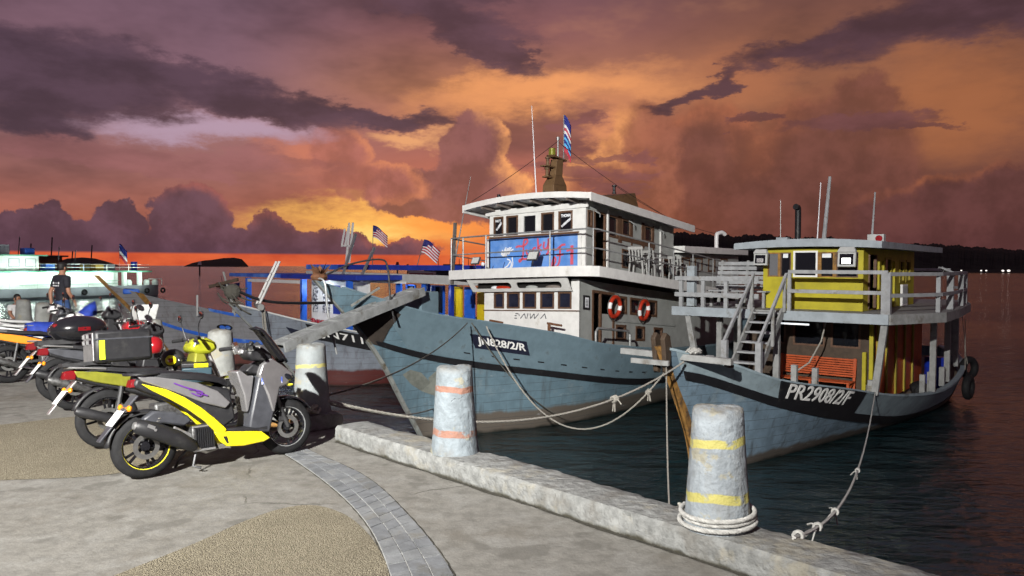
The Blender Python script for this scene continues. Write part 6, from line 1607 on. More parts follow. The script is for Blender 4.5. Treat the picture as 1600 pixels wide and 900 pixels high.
def plate_hanger(root, x0, z0, x1, z1, m_arm='grey_plastic', amber=True):
    d = Vector((x1 - x0, 0, z1 - z0)); L_ = d.length; u = d.normalized(); n = Vector((u.z, 0, -u.x))
    b = MB(); b.prism([(0, -.09), (L_ * .5, -.06), (L_, -.05), (L_, .05), (L_ * .5, .06), (0, .09)], frame((x0, 0, z0), u, (0, 1, 0)), -.008, .008); h = b.build('rear_fender', m_arm, root, bevel=.004)
    p = MB(); Mp = frame(Vector((x0, 0, z0)) + u * L_ * .52 - n * .0, (0, -1, 0), (-u.x * 1, 0, -u.z))
    sgn_ = 1 if (Mp.to_3x3() @ Vector((0, 0, 1))).x < 0 else -1
    p.box(-.10, .10, -.075, .075, sgn_ * .014, sgn_ * .018, Mp); p.build('number_plate', 'white_clean', h, smooth=0)
    if amber:
        for sg in (1, -1):
            a = MB(); q = Vector((x0, sg * .13, z0)) + u * L_ * .28; a.bar((q.x, sg * .03, q.z), (q.x, sg * .12, q.z), .02, .02); a.ell(q, (.022, .035, .028), 8); a.build('indicator', 'amber_lens', h)
    return h

# ---------------- grey and yellow scooter in front
def put(root, px, rz, lean=-7): root.location = (px[0], px[1], 0); root.rotation_euler = Euler((R(lean), 0, rz), 'XYZ')
BR = math.atan2(.67, .74)
sc = thing('scooter', 'grey and yellow scooter with dark windscreen parked nearest the camera', 'scooter', (0, 0, 0), 0, 'motorbikes parked in a row on the quay')
sc.location = (-3.10 - .10 * .74, 6.60 - .10 * .67, 0.006); sc.rotation_mode = 'XYZ'
sc.matrix_world = Matrix.Translation((-3.17, 6.53, .006)) @ Matrix.Rotation(BR, 4, 'Z') @ Matrix.Rotation(R(-6), 4, 'X')
O = .10                                     # rear axle sits at x = 0; profile below was measured with it at -.10
def sh(poly, dx=.10): return [(x + dx, z) for x, z in poly]
wheel(sc, 0.0, .275, .115, 'black_gloss', 10, 'rim_yellow'); wheel(sc, 1.30, .27, .095, 'black_gloss', 10, 'galv', name='wheel')
def tp(v):   # narrow the body towards tail and towards the top
    k = 1.0 if v.x > .45 else .62 + .38 * max(0, (v.x + .15) / .6)
    v.y *= k
pan('body', sh([(-.19, .80), (-.17, .865), (.1, .83), (.35, .77), (.62, .70), (.66, .42), (.52, .34), (.42, .40), (.2, .60), (-.05, .72)]), -.135, .135, 'black_plastic', sc, .02, tp)
for sg in (1, -1):
    a, b = (.130, .165) if sg > 0 else (-.165, -.130)
    pan('side_panel', sh([(-.17, .885), (-.02, .868), (.14, .835), (.32, .785), (.50, .69), (.61, .575), (.56, .525), (.36, .60), (.12, .725), (-.12, .835)]), a, b, 'silver_paint', sc, .012, tp)
    a, b = (.138, .178) if sg > 0 else (-.178, -.138)
    pan('yellow_trim', sh([(-.14, .82), (.05, .755), (.20, .67), (.34, .56), (.45, .455), (.53, .37), (.56, .335), (.52, .30), (.45, .33), (.36, .44), (.22, .565), (.08, .665), (-.06, .755)]), a, b, 'yellow_paint', sc, .010, tp)
    pan('lower_fairing', sh([(.44, .335), (.55, .318), (.88, .275), (.97, .20), (.90, .175), (.70, .165), (.55, .185), (.49, .24)]), a, b, 'yellow_paint', sc, .012)
    pan('air_slot', sh([(.515, .28), (.55, .278), (.565, .215), (.55, .21)]), b + .001 if sg > 0 else a - .004, b + .004 if sg > 0 else a - .001, 'black_plastic', sc, 0)
strokes('sticker', [[(.22, .80), (.30, .76), (.40, .72)], [(.34, .735), (.45, .70), (.43, .665), (.36, .70)], [(.40, .70), (.50, .66)]], MXZ(-.1665), .011, 'purple', sc, lambda v: Vector((v.x, v.y * (1.0 if v.x > .45 else .62 + .38 * max(0, (v.x + .15) / .6)) - .003, v.z)), .002)
st_ = MB()
for i in range(9):
    x = -.18 + i * .1; z = [.875, .90, .905, .90, .885, .868, .85, .825, .775][i]; w = [.06, .10, .125, .135, .14, .14, .13, .11, .07][i]
    st_.v += [Vector((x + .1, -w, z - .06)), Vector((x + .1, -w * .92, z - .012)), Vector((x + .1, -w * .5, z + .008)), Vector((x + .1, 0, z + .012)), Vector((x + .1, w * .5, z + .008)), Vector((x + .1, w * .92, z - .012)), Vector((x + .1, w, z - .06))]
for i in range(8):
    for j in range(6): st_.f.append((i * 7 + j, i * 7 + j + 1, (i + 1) * 7 + j + 1, (i + 1) * 7 + j))
st_.f += [tuple(range(7)), tuple(56 + j for j in range(7))]
st_.build('seat', 'seat_vinyl', sc, smooth=50)
g = MB(); g.tube(bez([(.10, -.12, .90), (-.06, -.13, .90), (-.14, 0, .905), (-.06, .13, .90), (.10, .12, .90)], 5), .013, 7); g.build('grab_rail', 'black_plastic', sc)
t = MB(); t.hexa([(-.12, -.06, .79), (-.06, -.08, .79), (-.06, .08, .79), (-.12, .06, .79), (-.10, -.05, .86), (-.05, -.07, .865), (-.05, .07, .865), (-.10, .05, .86)]); t.build('tail_light', 'red_lens', sc, bevel=.01)
pan('floorboard', sh([(.50, .345), (.95, .315), (.95, .275), (.52, .30)]), -.165, .165, 'black_plastic', sc, .01)
def tpf(v):
    k = max(.35, 1 - max(0, v.x - 1.08) * 1.7); v.y *= k
pan('leg_shield', sh([(.77, .32), (.80, .46), (.89, .80), (.95, .80), (1.03, .44), (.97, .25), (.86, .27)]), -.165, .165, 'grey_plastic', sc, .02, tpf)
pan('column_cover', sh([(.69, .85), (.735, .86), (.80, .80), (.86, .80), (.83, .62), (.795, .47), (.77, .46), (.755, .62)]), -.12, .12, 'silver_paint', sc, .02)
pan('glove_box', sh([(.78, .845), (.90, .80), (.94, .88), (.86, .91)]), -.11, .11, 'black_plastic', sc, .015)
for sg in (1, -1):
    a, b = (.10, .185) if sg > 0 else (-.185, -.10)
    pan('front_apron', sh([(.88, .80), (.92, .90), (1.02, .95), (1.15, .87), (1.27, .785), (1.24, .72), (1.17, .675), (1.10, .66), (1.06, .54), (1.02, .43), (1.00, .45), (.96, .60)]), a, b, 'silver_paint', sc, .018, lambda v: (tpf(v), None))
    t = MB(); t.box(.90 + .1, 1.13 + .1, 0, .004, -.03, .03, Matrix.Translation((0, -.187 * sg if sg > 0 else .183, .775)) @ Matrix.Rotation(R(2), 4, 'Y'))
    for v in t.v: tpf(v)
    t.build('sticker', 'sticker_blue', sc, smooth=0)
pan('nose', sh([(1.02, .95), (1.15, .89), (1.29, .79), (1.26, .70), (1.15, .66), (1.02, .70)]), -.10, .10, 'silver_paint', sc, .03, tpf)
for sg in (1, -1):
    t = MB(); t.ell((1.30, -.10 * sg, .755), (.06, .05, .03), 8, Matrix.Rotation(R(30), 3, 'Y')); t.build('headlight', 'dark_glass', sc)
    t = MB(); t.ell((1.33, -.085 * sg, .675), (.035, .03, .014), 8); t.build('position_lamp', 'rim_yellow', sc)
pan('handle_cowl', sh([(.80, 1.0), (.84, 1.06), (.95, 1.07), (1.06, .98), (1.05, .92), (.93, .93), (.85, .95)]), -.12, .12, 'black_plastic', sc, .03)
ws = MB(); rows = []
for x, z, w in ((.95, 1.26, .05), (1.01, 1.235, .085), (1.08, 1.15, .105), (1.15, 1.05, .11), (1.22, .95, .105), (1.25, .90, .09)):
    rows.append([(x + .1 - .05, -w, z - .01), (x + .1 - .01, -w * .6, z), (x + .1, 0, z + .005), (x + .1 - .01, w * .6, z), (x + .1 - .05, w, z - .01)])
ws.grid(rows); ws.build('windscreen', 'black_gloss', sc, smooth=60, solid=.006)
handlebar(sc, .95, 1.04, .34, False, 16, 5)
fender_arc('front_mudguard', sc, 1.30, .27, 30, 150, .06, 'black_gloss', .02)
for sg in (1, -1):
    t = MB(); t.cone((1.30, sg * .065, .27), (1.14, sg * .065, .72), .022, .024, 10); t.build('fork_leg', 'dark_metal', sc)
t = MB(); t.box(1.20, 1.28, -.075, -.05, .33, .42); t.build('brake_caliper', 'dark_metal', sc, bevel=.01)
# power unit and exhaust
pan('transmission_case', sh([(-.18, .33), (-.12, .40), (.15, .42), (.40, .38), (.44, .22), (.2, .19), (-.1, .22)]), -.12, -.06, 'engine_metal', sc, .02)
pan('air_box', sh([(-.14, .52), (-.05, .575), (.12, .55), (.24, .50), (.27, .45), (.20, .41), (.02, .46), (-.12, .47)]), .03, .13, 'grey_plastic', sc, .018)
en = MB()
en.box(.36, .56, -.14, .02, .17, .40, ); eo = en.build('engine', 'engine_metal', sc, bevel=.012)
for i in range(9):
    t = MB(); t.box(.385 + i * .019, .392 + i * .019, -.158, -.141, .20, .38); t.build('cooling_fin', 'black_plastic', eo, smooth=0)
for z0, z1 in ((.385, .40), (.175, .195)):
    t = MB(); t.box(.36, .56, -.155, -.141, z0, z1); t.build('radiator_guard', 'alu', eo, smooth=0, bevel=.004)
t = MB(); t.bar((.36, -.10, .30), (.20, -.13, .40), .03, .06); t.bar((.30, -.10, .25), (.55, -.10, .20), .03, .045); t.build('bracket', 'alu', sc, smooth=0, bevel=.008)
ex = MB(); ex.tube([(-.12, -.19, .475), (-.10, -.19, .468), (.02, -.185, .42), (.22, -.175, .315), (.33, -.165, .25), (.38, -.15, .21)], [.045, .062, .072, .072, .055, .03], 16); eo = ex.build('exhaust', 'black_plastic', sc, smooth=50)
t = MB(); t.tube([(.38, -.15, .21), (.48, -.12, .16), (.60, -.06, .17), (.60, 0, .22)], .019, 8); t.build('exhaust_pipe', 'steel', eo)
t = MB(); t.cone((-.135, -.19, .48), (-.12, -.19, .475), .03, .034, 12); t.build('exhaust_tip', 'alu', eo)
t = MB(); t.cone((.02, -.258, .425), (.02, -.263, .425), .012, .012, 8); t.build('bolt', 'alu', eo)
for q in ((-.03, -.24, .47),): t = MB(); t.box(-.03, .03, -.004, .004, -.014, .014, Matrix.Translation((q[0] + .02, -.252, .455)) @ Matrix.Rotation(R(28), 4, 'Y')); t.build('heat_shield', 'alu', eo, smooth=0)
sk = MB(); sk.tube([(.02, -.11 + .0, .35), (.10, -.10, .55)], .018, 8)
for i in range(7): sk.tube([(.03 + .011 * i + .022 * math.cos(a * .8), -.11 + .022 * math.sin(a * .8), .375 + .022 * i) for a in range(9)], .005, 5)
sk.build('shock_absorber', 'steel', sc)
t = MB(); t.tube([(.42, .10, .20), (.34, .17, .10), (.31, .215, -.0)], .011, 6); t.build('side_stand', 'dark_metal', sc)
t = MB(); t.tube([(.40, -.10, .17), (.36, -.13, .05), (.42, -.16, .03)], .012, 6); t.build('centre_stand', 'dark_metal', sc)
plate_hanger(sc, -.06, .72, -.36, .36)
fender_arc('inner_mudguard', sc, 0, .275, 60, 175, .05, 'black_plastic', .03)

# ---------------- underbone motorbikes behind it
def moto(label, pos, body, tail, cowl, box=None, lean=-7, rz=BR, seed=1, plate=True, spoke=8, seat='seat_vinyl', cover=None, basket=None, basket_m='pale_grey_paint', cowl_z=0.0, mirrors=True):
    r = thing('motorbike', label, 'motorbike', (0, 0, 0), 0, 'motorbikes parked in a row on the quay')
    r.matrix_world = Matrix.Translation((pos[0], pos[1], .006)) @ Matrix.Rotation(rz, 4, 'Z') @ Matrix.Rotation(R(lean), 4, 'X')
    wheel(r, 0, .295, .085, 'black_gloss', spoke); wheel(r, 1.24, .29, .075, 'black_gloss', spoke)
    def tpm(v): v.y *= .55 + .45 * min(1, max(0, (v.x + .35) / .5))
    pan('body', [(-.30, .72), (-.28, .79), (.1, .76), (.40, .68), (.62, .60), (.70, .42), (.60, .36), (.42, .46), (.15, .56), (-.1, .64)], -.10, .10, 'black_plastic', r, .02, tpm)
    for sg in (1, -1):
        a, b = (.10, .135) if sg > 0 else (-.135, -.10)
        pan('side_panel', [(-.30, .80), (-.1, .775), (.2, .715), (.45, .64), (.40, .56), (.15, .60), (-.12, .675), (-.27, .735)], a, b, tail, r, .012, tpm)
        pan('rear_panel', [(.45, .64), (.62, .55), (.66, .46), (.55, .42), (.40, .55)], a, b, body, r, .012, tpm)
    b = MB(); ws_ = [.07, .10, .115, .12, .12, .11, .09]
    for i, (x, z) in enumerate(((-.28, .815), (-.15, .835), (.0, .825), (.15, .80), (.30, .785), (.45, .775), (.58, .74))):
        w = ws_[i]; b.v += [Vector((x, -w, z - .05)), Vector((x, -w * .9, z - .008)), Vector((x, 0, z + .012)), Vector((x, w * .9, z - .008)), Vector((x, w, z - .05))]
    for i in range(6):
        for j in range(4): b.f.append((i * 5 + j, i * 5 + j + 1, (i + 1) * 5 + j + 1, (i + 1) * 5 + j))
    b.f += [tuple(range(5)), tuple(30 + j for j in range(5))]; b.build('seat', seat, r, smooth=50)
    t = MB(); t.hexa([(-.40, -.05, .72), (-.28, -.08, .71), (-.28, .08, .71), (-.40, .05, .72), (-.38, -.05, .80), (-.27, -.08, .815), (-.27, .08, .815), (-.38, .05, .80)]); t.build('tail_light', 'red_lens', r, bevel=.015)
    plate_hanger(r, -.28, .70, -.52, .40, 'grey_plastic' if seed % 2 else 'alu')
    fender_arc('rear_mudguard', r, 0, .295, 50, 160, .05, 'black_plastic', .03)
    pan('leg_shield', [(.74, .36), (.80, .62), (.86, .90), (.95, .92), (1.02, .70), (1.0, .48), (.90, .34)], -.17, .17, body, r, .02, lambda v: setattr(v, 'y', v.y * (1 - .35 * max(0, (v.z - .5) / .45))))
    pan('cowl', [(.80, .93 + cowl_z), (.84, 1.03 + cowl_z), (.95, 1.07 + cowl_z), (1.08, 1.0 + cowl_z), (1.10, .92 + cowl_z), (1.0, .87 + cowl_z), (.88, .88 + cowl_z)], -.15, .15, cowl, r, .035)
    t = MB(); t.ell((1.07, 0, .95 + cowl_z), (.05, .09, .05), 8); t.build('headlight', 'chrome', r)
    handlebar(r, .90, 1.02 + cowl_z, .33, mirrors, 6, seed)
    fender_arc('front_mudguard', r, 1.24, .29, 25, 150, .055, body if body != 'black_plastic' else cowl, .025)
    for sg in (1, -1):
        t = MB(); t.cone((1.24, sg * .06, .29), (1.02, sg * .06, .88), .02, .022, 8); t.build('fork_leg', 'alu', r)
    t = MB(); t.box(.42, .72, -.11, .11, .20, .40); eo = t.build('engine', 'engine_metal', r, bevel=.03)
    t = MB(); t.cone((.70, -.0, .33), (.86, 0, .36), .06, .065, 10); t.build('cylinder', 'engine_metal', eo)
    t = MB(); t.tube([(.86, -.06, .30), (.78, -.12, .18), (.4, -.14, .17), (.1, -.15, .25)], .017, 8); xo = t.build('exhaust_pipe', 'chrome', r)
    t = MB(); t.tube([(.16, -.15, .235), (.10, -.155, .26), (-.28, -.165, .40), (-.32, -.165, .415)], [.025, .045, .052, .03], 12); t.build('exhaust', 'engine_metal' if seed % 2 else 'black_plastic', xo, smooth=50)
    for sg in (1, -1):
        t = MB(); t.bar((0, sg * .075, .295), (.48, sg * .075, .32), .02, .04); t.cone((.06, sg * .10, .32), (.12, sg * .105, .62), .024, .024, 8); t.build('swing_arm', 'dark_metal', r)
    t = MB(); t.tube([(.50, .10, .2), (.42, .19, .08), (.40, .235, -.01)], .010, 6); t.build('side_stand', 'dark_metal', r)
    for sg in (1, -1):
        t = MB(); t.bar((.52, sg * .08, .20), (.52, sg * .24, .22), .03, .02); t.build('foot_peg', 'black_rubber', r, smooth=0)
    t = MB(); t.tube(bez([(-.02, -.11, .80), (-.3, -.12, .83), (-.36, 0, .835), (-.3, .12, .83), (-.02, .11, .80)], 4), .011, 6); t.build('grab_rail', 'alu', r)
    if box == 'square':
        t = MB(); t.box(-.14, .40, -.22, .22, .86, 1.18); bo = t.build('top_box', 'black_plastic', r, bevel=.035)
        t = MB(); t.box(-.142, .402, -.223, .223, 1.085, 1.10); t.build('lid_seam', 'grey_plastic', bo, smooth=0)
        t = MB(); t.box(-.150, -.139, -.19, .19, .88, 1.16); t.build('box_face', 'alu', bo, smooth=0, bevel=.004)
        t = MB(); t.box(-.10, -.05, -.226, -.2195, .89, 1.08); t.build('reflector_strip', 'lemon_plate', bo, smooth=0)
        for z in (1.13, 1.07):
            for y in (-.15, .0, .15): t = MB(); t.box(-.17, -.15, y - .02, y + .02, z - .02, z + .02); t.build('latch', 'chrome', bo, smooth=0)
        t = MB(); t.box(-.40, .0, -.10, .10, .845, .88); t.build('box_rack', 'dark_metal', r, smooth=0)
    elif box == 'round':
        t = MB(); t.ell((.08, 0, 1.02), (.34, .25, .18), 14)
        for v in t.v: v.z = max(v.z, .87)
        bo = t.build('top_box', 'black_gloss', r, smooth=60)
        t = MB(); t.box(-.23, -.12, -.12, .12, 1.05, 1.10); t.build('box_reflector', 'red_lens', bo, bevel=.02)
        t = MB(); t.box(.02, .16, -.248, -.235, .99, 1.04); t.build('side_reflector', 'red_lens', bo, smooth=0, bevel=.004)
        t = MB(); t.ell((-.245, 0, 1.02), (.03, .05, .05), 8); t.build('box_lock', 'chrome', bo)
        t = MB(); t.box(-.40, .0, -.10, .10, .84, .90); t.build('box_rack', 'dark_metal', r, smooth=0)
    if basket:
        t = MB(); t.hexa([(.98, -.13, 1.04), (1.22, -.13, 1.04), (1.22, .13, 1.04), (.98, .13, 1.04), (.95, -.16, 1.27), (1.27, -.16, 1.27), (1.27, .16, 1.27), (.95, .16, 1.27)]); t.build('front_basket', basket_m, r, bevel=.02)
    if cover:
        t = MB(); rows = []
        for i in range(9):
            x = -.36 + i * .13; z = [.86, .88, .87, .86, .86, .90, 1.0, 1.12, 1.2][i]; w = [.12, .16, .17, .17, .16, .15, .17, .2, .14][i]
            rows.append([(x, -w - .03, z - .22 + .03 * math.sin(i * 2)), (x, -w, z - .06), (x, -w * .5, z + .015), (x, w * .5, z + .015), (x, w, z - .06), (x, w + .03, z - .22)])
        t.grid(rows); t.build('rain_cover', cover, r, smooth=70, solid=.006)
    return r
moto('olive motorbike with square black top box and lime handlebar cowl', (-4.06, 7.60), 'olive_paint', 'olive_paint', 'lime_paint', 'square', seed=2, mirrors=True)
moto('black motorbike with glossy rounded black top box', (-5.55, 9.60), 'black_plastic', 'grey_plastic', 'black_plastic', 'round', seed=3)
moto('dark motorbike with red cowl and white front basket', (-6.08, 10.2), 'black_plastic', 'silver_paint', 'red_paint', None, seed=4, basket=True)
moto('orange and white motorbike at the left edge', (-7.85, 11.80), 'black_plastic', 'orange_paint', 'white_clean', None, seed=5)
moto('motorbike under a blue rain cover beside the standing person', (-7.75, 12.75), 'black_plastic', 'grey_plastic', 'black_plastic', None, seed=6, cover='blue_cloth')
moto('white-tailed motorbike behind the orange one', (-8.75, 13.05), 'white_clean', 'white_clean', 'grey_plastic', None, seed=7, seat='pale_grey_paint')
moto('farthest motorbike with white panels near the seated person', (-9.6, 14.2), 'black_plastic', 'white_clean', 'white_clean', None, seed=8, seat='pale_grey_paint')

# helmets and carried box
def helmet(loc, m, label, rz, badge=None, s_=1.0):
    h = thing('helmet', label, 'helmet', loc, rz)
    t = MB(); t.ell((0, 0, 0), (.145 * s_, .125 * s_, .13 * s_), 14)
    for v in t.v: v.z = max(v.z, -.085 * s_)
    t.build('shell', m, h, smooth=60)
    t = MB(); rows = []
    for i in range(9):
        a = R(-65 + 130 * i / 8); rows.append([(.152 * s_ * math.cos(a), .132 * s_ * math.sin(a), -.07 * s_), (.155 * s_ * math.cos(a), .134 * s_ * math.sin(a), .03 * s_)])
    t.grid(rows); t.build('visor', 'black_gloss', h, smooth=60, solid=.003)
    t = MB(); t.tube([(0, .11 * s_, -.07 * s_), (.02, .05, -.17 * s_), (.02, -.05, -.17 * s_), (0, -.11 * s_, -.07 * s_)], .008, 5); t.build('chin_strap', 'black_rubber', h)
    if badge:
        t = MB(); t.lathe([(.055, 0), (.055, .006), (.001, .012)], 16, frame((-.02, -.124 * s_, .0), (1, 0, 0), (0, 0, 1))); t.build('badge', badge, h)
        t = MB(); t.lathe([(.026, 0), (.026, .006), (.001, .008)], 12, frame((-.02, -.137 * s_, .0), (1, 0, 0), (0, 0, 1))); t.build('badge_mark', 'red_paint', h)
    return h
q = atd(240, 541, 9.85); helmet(q, 'red_paint', 'glossy red helmet hung on the motorbike behind the square top box', 2.2)
q = atd(271, 561, 8.35); helmet(q, 'black_plastic', 'black helmet with round yellow badge on the olive motorbike', .35, 'yellow_paint', .85)
q = atd(308, 580, 8.15); cb = thing('tool_box', 'dark teal carry box with yellow label on the olive motorbike', 'box', q, BR - .35)
mat('teal_plastic', (.02, .045, .06), .5, var=.15)
t = MB(); t.box(-.15, .15, -.1, .1, -.11, .05); t.build('case', 'teal_plastic', cb, bevel=.015)
t = MB(); t.box(-.155, .155, -.105, .105, .051, .10); t.build('lid', 'black_plastic', cb, bevel=.012)
t = MB(); t.box(-.03, .11, -.108, -.106, .055, .095); t.build('label_strip', 'yellow_paint', cb, smooth=0)
# ================================================================== PEOPLE
mat('skin', (.30, .15, .095), .55, var=.1, vs=10, spec=.35)
mat('shirt_black', (.012, .012, .018), .8, var=.25, vs=12, bump=.006, bs=12)
mat('jeans', (.035, .075, .19), .8, var=.25, vs=14, bump=.006, bs=16)
mat('hair_black', (.012, .010, .010), .6, var=.3, vs=40, bump=.004, bs=60)
mat('shirt_white', (.62, .62, .62), .8, var=.1, vs=8, bump=.006, bs=12)
mat('shoe_dark', (.02, .02, .022), .6)
mat('print_white', (.62, .62, .64), .7, var=.1)
def skin_mesh(name, verts, edges, radii, m, root, sub=2, rootv=0):
    me = bpy.data.meshes.new(name); me.from_pydata([tuple(v) for v in verts], edges, []); me.update()
    if not me.skin_vertices:
        bm = bmesh.new(); bm.from_mesh(me); bm.verts.layers.skin.verify(); bm.to_mesh(me); bm.free()
    for i, sv in enumerate(me.skin_vertices[0].data):
        r_ = radii[i]; sv.radius = r_ if isinstance(r_, tuple) else (r_, r_); sv.use_root = (i == rootv)
    me.materials.append(MATS[m]); o = bpy.data.objects.new(name, me); COL.objects.link(o); o.parent = root
    q = o.modifiers.new('skin', 'SKIN'); q.use_smooth_shade = True
    q = o.modifiers.new('sub', 'SUBSURF'); q.levels = sub; q.render_levels = sub
    return o
class Sk:
    def __init__(s): s.v, s.e, s.r = [], [], []
    def add(s, p, r_, par=None):
        s.v.append(Vector(p)); s.r.append(r_); i = len(s.v) - 1
        if par is not None: s.e.append((par, i))
        return i
    def chain(s, pts, par):
        for p, r_ in pts: par = s.add(p, r_, par)
        return par
    def hand(s, par, wrist, d, side, palm_n):
        """palm and five fingers; d = pointing direction, side = towards the thumb"""
        d, side, pn = Vector(d).normalized(), Vector(side).normalized(), Vector(palm_n).normalized(); w = Vector(wrist)
        p = s.add(w + d * .05, (.026, .036), par)
        for i, (o_, l) in enumerate(((.030, .072), (.010, .080), (-.010, .074), (-.030, .058))):
            b = w + d * .085 + side * o_
            s.chain([(b, .010), (b + d * l * .5 + pn * .008, .009), (b + d * l * .92 + pn * .03, .0075)], p)
        s.chain([(w + d * .03 + side * .042, .012), (w + d * .065 + side * .062 + pn * .012, .010), (w + d * .095 + side * .06 + pn * .02, .008)], p)
# local frame: x right of the person, y = the way they face, z up
def head_parts(root, c, m_hair, face=1.0):
    c = Vector(c)
    t = MB(); t.ell(c + Vector((0, -.012, .022)), (.083, .100, .108), 12)
    t.v = [v for v in t.v]
    for v in t.v:
        if v.y - c.y > .045 and v.z - c.z < .055: v.y = c.y + .045 + (v.y - c.y - .045) * .15
        if v.z - c.z < -.045: v.z = c.z - .045 + (v.z - c.z + .045) * .3
    t.build('hair', m_hair, root, smooth=70)
    for sg in (1, -1):
        t = MB(); t.ell(c + Vector((sg * .079, .0, -.005)), (.014, .022, .034), 8); t.build('ear', 'skin', root)
        t = MB(); t.ell(c + Vector((sg * .03, .088, .008)), (.012, .007, .008), 8); t.build('eye', 'hair_black', root)
    t = MB(); t.ell(c + Vector((0, .102, -.018)), (.014, .018, .026), 8); t.build('nose', 'skin', root)
    t = MB(); t.ell(c + Vector((0, .088, -.056)), (.026, .008, .008), 8); t.build('mouth', 'red_paint', root)
def person_standing(loc, rz):
    r = thing('person', 'person seen from behind in a black printed T-shirt and blue jeans', 'person', loc, rz)
    k = Sk(); H_ = 1.73
    pel = k.add((0, 0, .93), (.145, .10)); ab = k.add((0, .0, 1.08), (.135, .092), pel); ch = k.add((0, -.01, 1.27), (.165, .105), ab); sh_ = k.add((0, -.01, 1.40), (.12, .08), ch)
    nk = k.add((0, .0, 1.48), .052, sh_); hd0 = k.add((0, .01, 1.55), (.072, .082), nk); hd1 = k.add((0, .012, 1.63), (.080, .094), hd0); k.add((0, .0, 1.70), (.060, .075), hd1)
    for sg in (1, -1):
        s0 = k.add((sg * .165, -.01, 1.39), .066, sh_)
        if sg < 0:   # left hand resting low on the hip / thigh
            e0 = k.chain([((-.235, -.05, 1.20), .050), ((-.27, -.09, 1.09), .043), ((-.245, -.10, .96), .036), ((-.215, -.105, .87), .028)], s0)
            k.hand(e0, (-.215, -.105, .87), (.15, -.25, -1), (.9, -.3, .1), (.2, .9, 0))
        else:
            e0 = k.chain([((.225, -.02, 1.20), .050), ((.26, -.03, 1.09), .043), ((.265, .05, .97), .036), ((.25, .12, .87), .028)], s0)
            k.hand(e0, (.25, .12, .87), (-.1, .35, -1), (-.8, .5, 0), (-.6, -.2, 0))
        k.chain([((sg * .095, 0, .86), .092), ((sg * .105, .01, .66), .078), ((sg * .11, .02, .49), .060), ((sg * .115, -.01, .30), .056), ((sg * .12, -.02, .12), .040), ((sg * .12, -.03, .05), .042), ((sg * .125, .07, .035), (.042, .03)), ((sg * .13, .16, .025), (.036, .022))], pel)
    skin_mesh('body', k.v, k.e, k.r, 'skin', r)
    s = Sk(); a0 = s.add((0, -.002, .86), (.178, .135)); a = s.add((0, -.002, .95), (.172, .128), a0); b = s.add((0, -.002, 1.08), (.162, .116), a); c = s.add((0, -.012, 1.27), (.186, .124), b); d = s.add((0, -.012, 1.40), (.135, .096), c); s.add((0, -.005, 1.455), (.066, .066), d)
    for sg in (1, -1): s.chain([((sg * .175, -.012, 1.39), .085), ((sg * .228, -.035, 1.24), .075), ((sg * .240, -.05, 1.17), .072)], d)
    skin_mesh('shirt', s.v, s.e, s.r, 'shirt_black', r)
    j = Sk(); a = j.add((0, 0, 1.0), (.160, .118)); b = j.add((0, -.005, .90), (.168, .128), a)
    for sg in (1, -1): j.chain([((sg * .10, 0, .80), .112), ((sg * .108, .01, .66), .093), ((sg * .112, .02, .49), .076), ((sg * .117, -.01, .30), .072), ((sg * .12, -.02, .09), .064)], b)
    skin_mesh('jeans', j.v, j.e, j.r, 'jeans', r)
    for sg in (1, -1):
        t = MB(); t.ell((sg * .126, .05, .045), (.052, .14, .045), 8); t.build('shoe', 'shoe_dark', r)
    head_parts(r, (0, .012, 1.61), 'hair_black')
    t = MB(); t.ell((0, .0, 1.665), (.094, .108, .075), 12)
    for v in t.v: v.z = max(v.z, 1.65)
    t.box(-.07, .07, .08, .175, 1.655, 1.665); t.build('cap', 'hair_black', r, smooth=60)
    # print on the back of the shirt
    BK = frame((0, -.1385, 0), (1, 0, 0), (0, 0, 1))
    P = []
    for cx_ in (-.085, 0, .085):
        t = MB(); w_ = .026 if cx_ else .012
        t.lathe([(w_, 0), (w_, .003), (.001, .004)], 12, BK @ Matrix.Translation((cx_, 1.285, -.004)) @ Matrix.Scale(1.5 if not cx_ else 1, 4, (0, 1, 0))); t.build('shirt_print', 'print_white', r)
    for i in range(4):
        t = MB(); t.box(-.10 + i * .055, -.065 + i * .055, 1.215, 1.24, 0.0, .004, BK); t.build('shirt_print', 'print_white', r, smooth=0)
    return r
pp = Vector((-9.79, 16.5, .172)); person_standing(pp, math.atan2(-.69, -.724) + math.pi / 2 + .35)
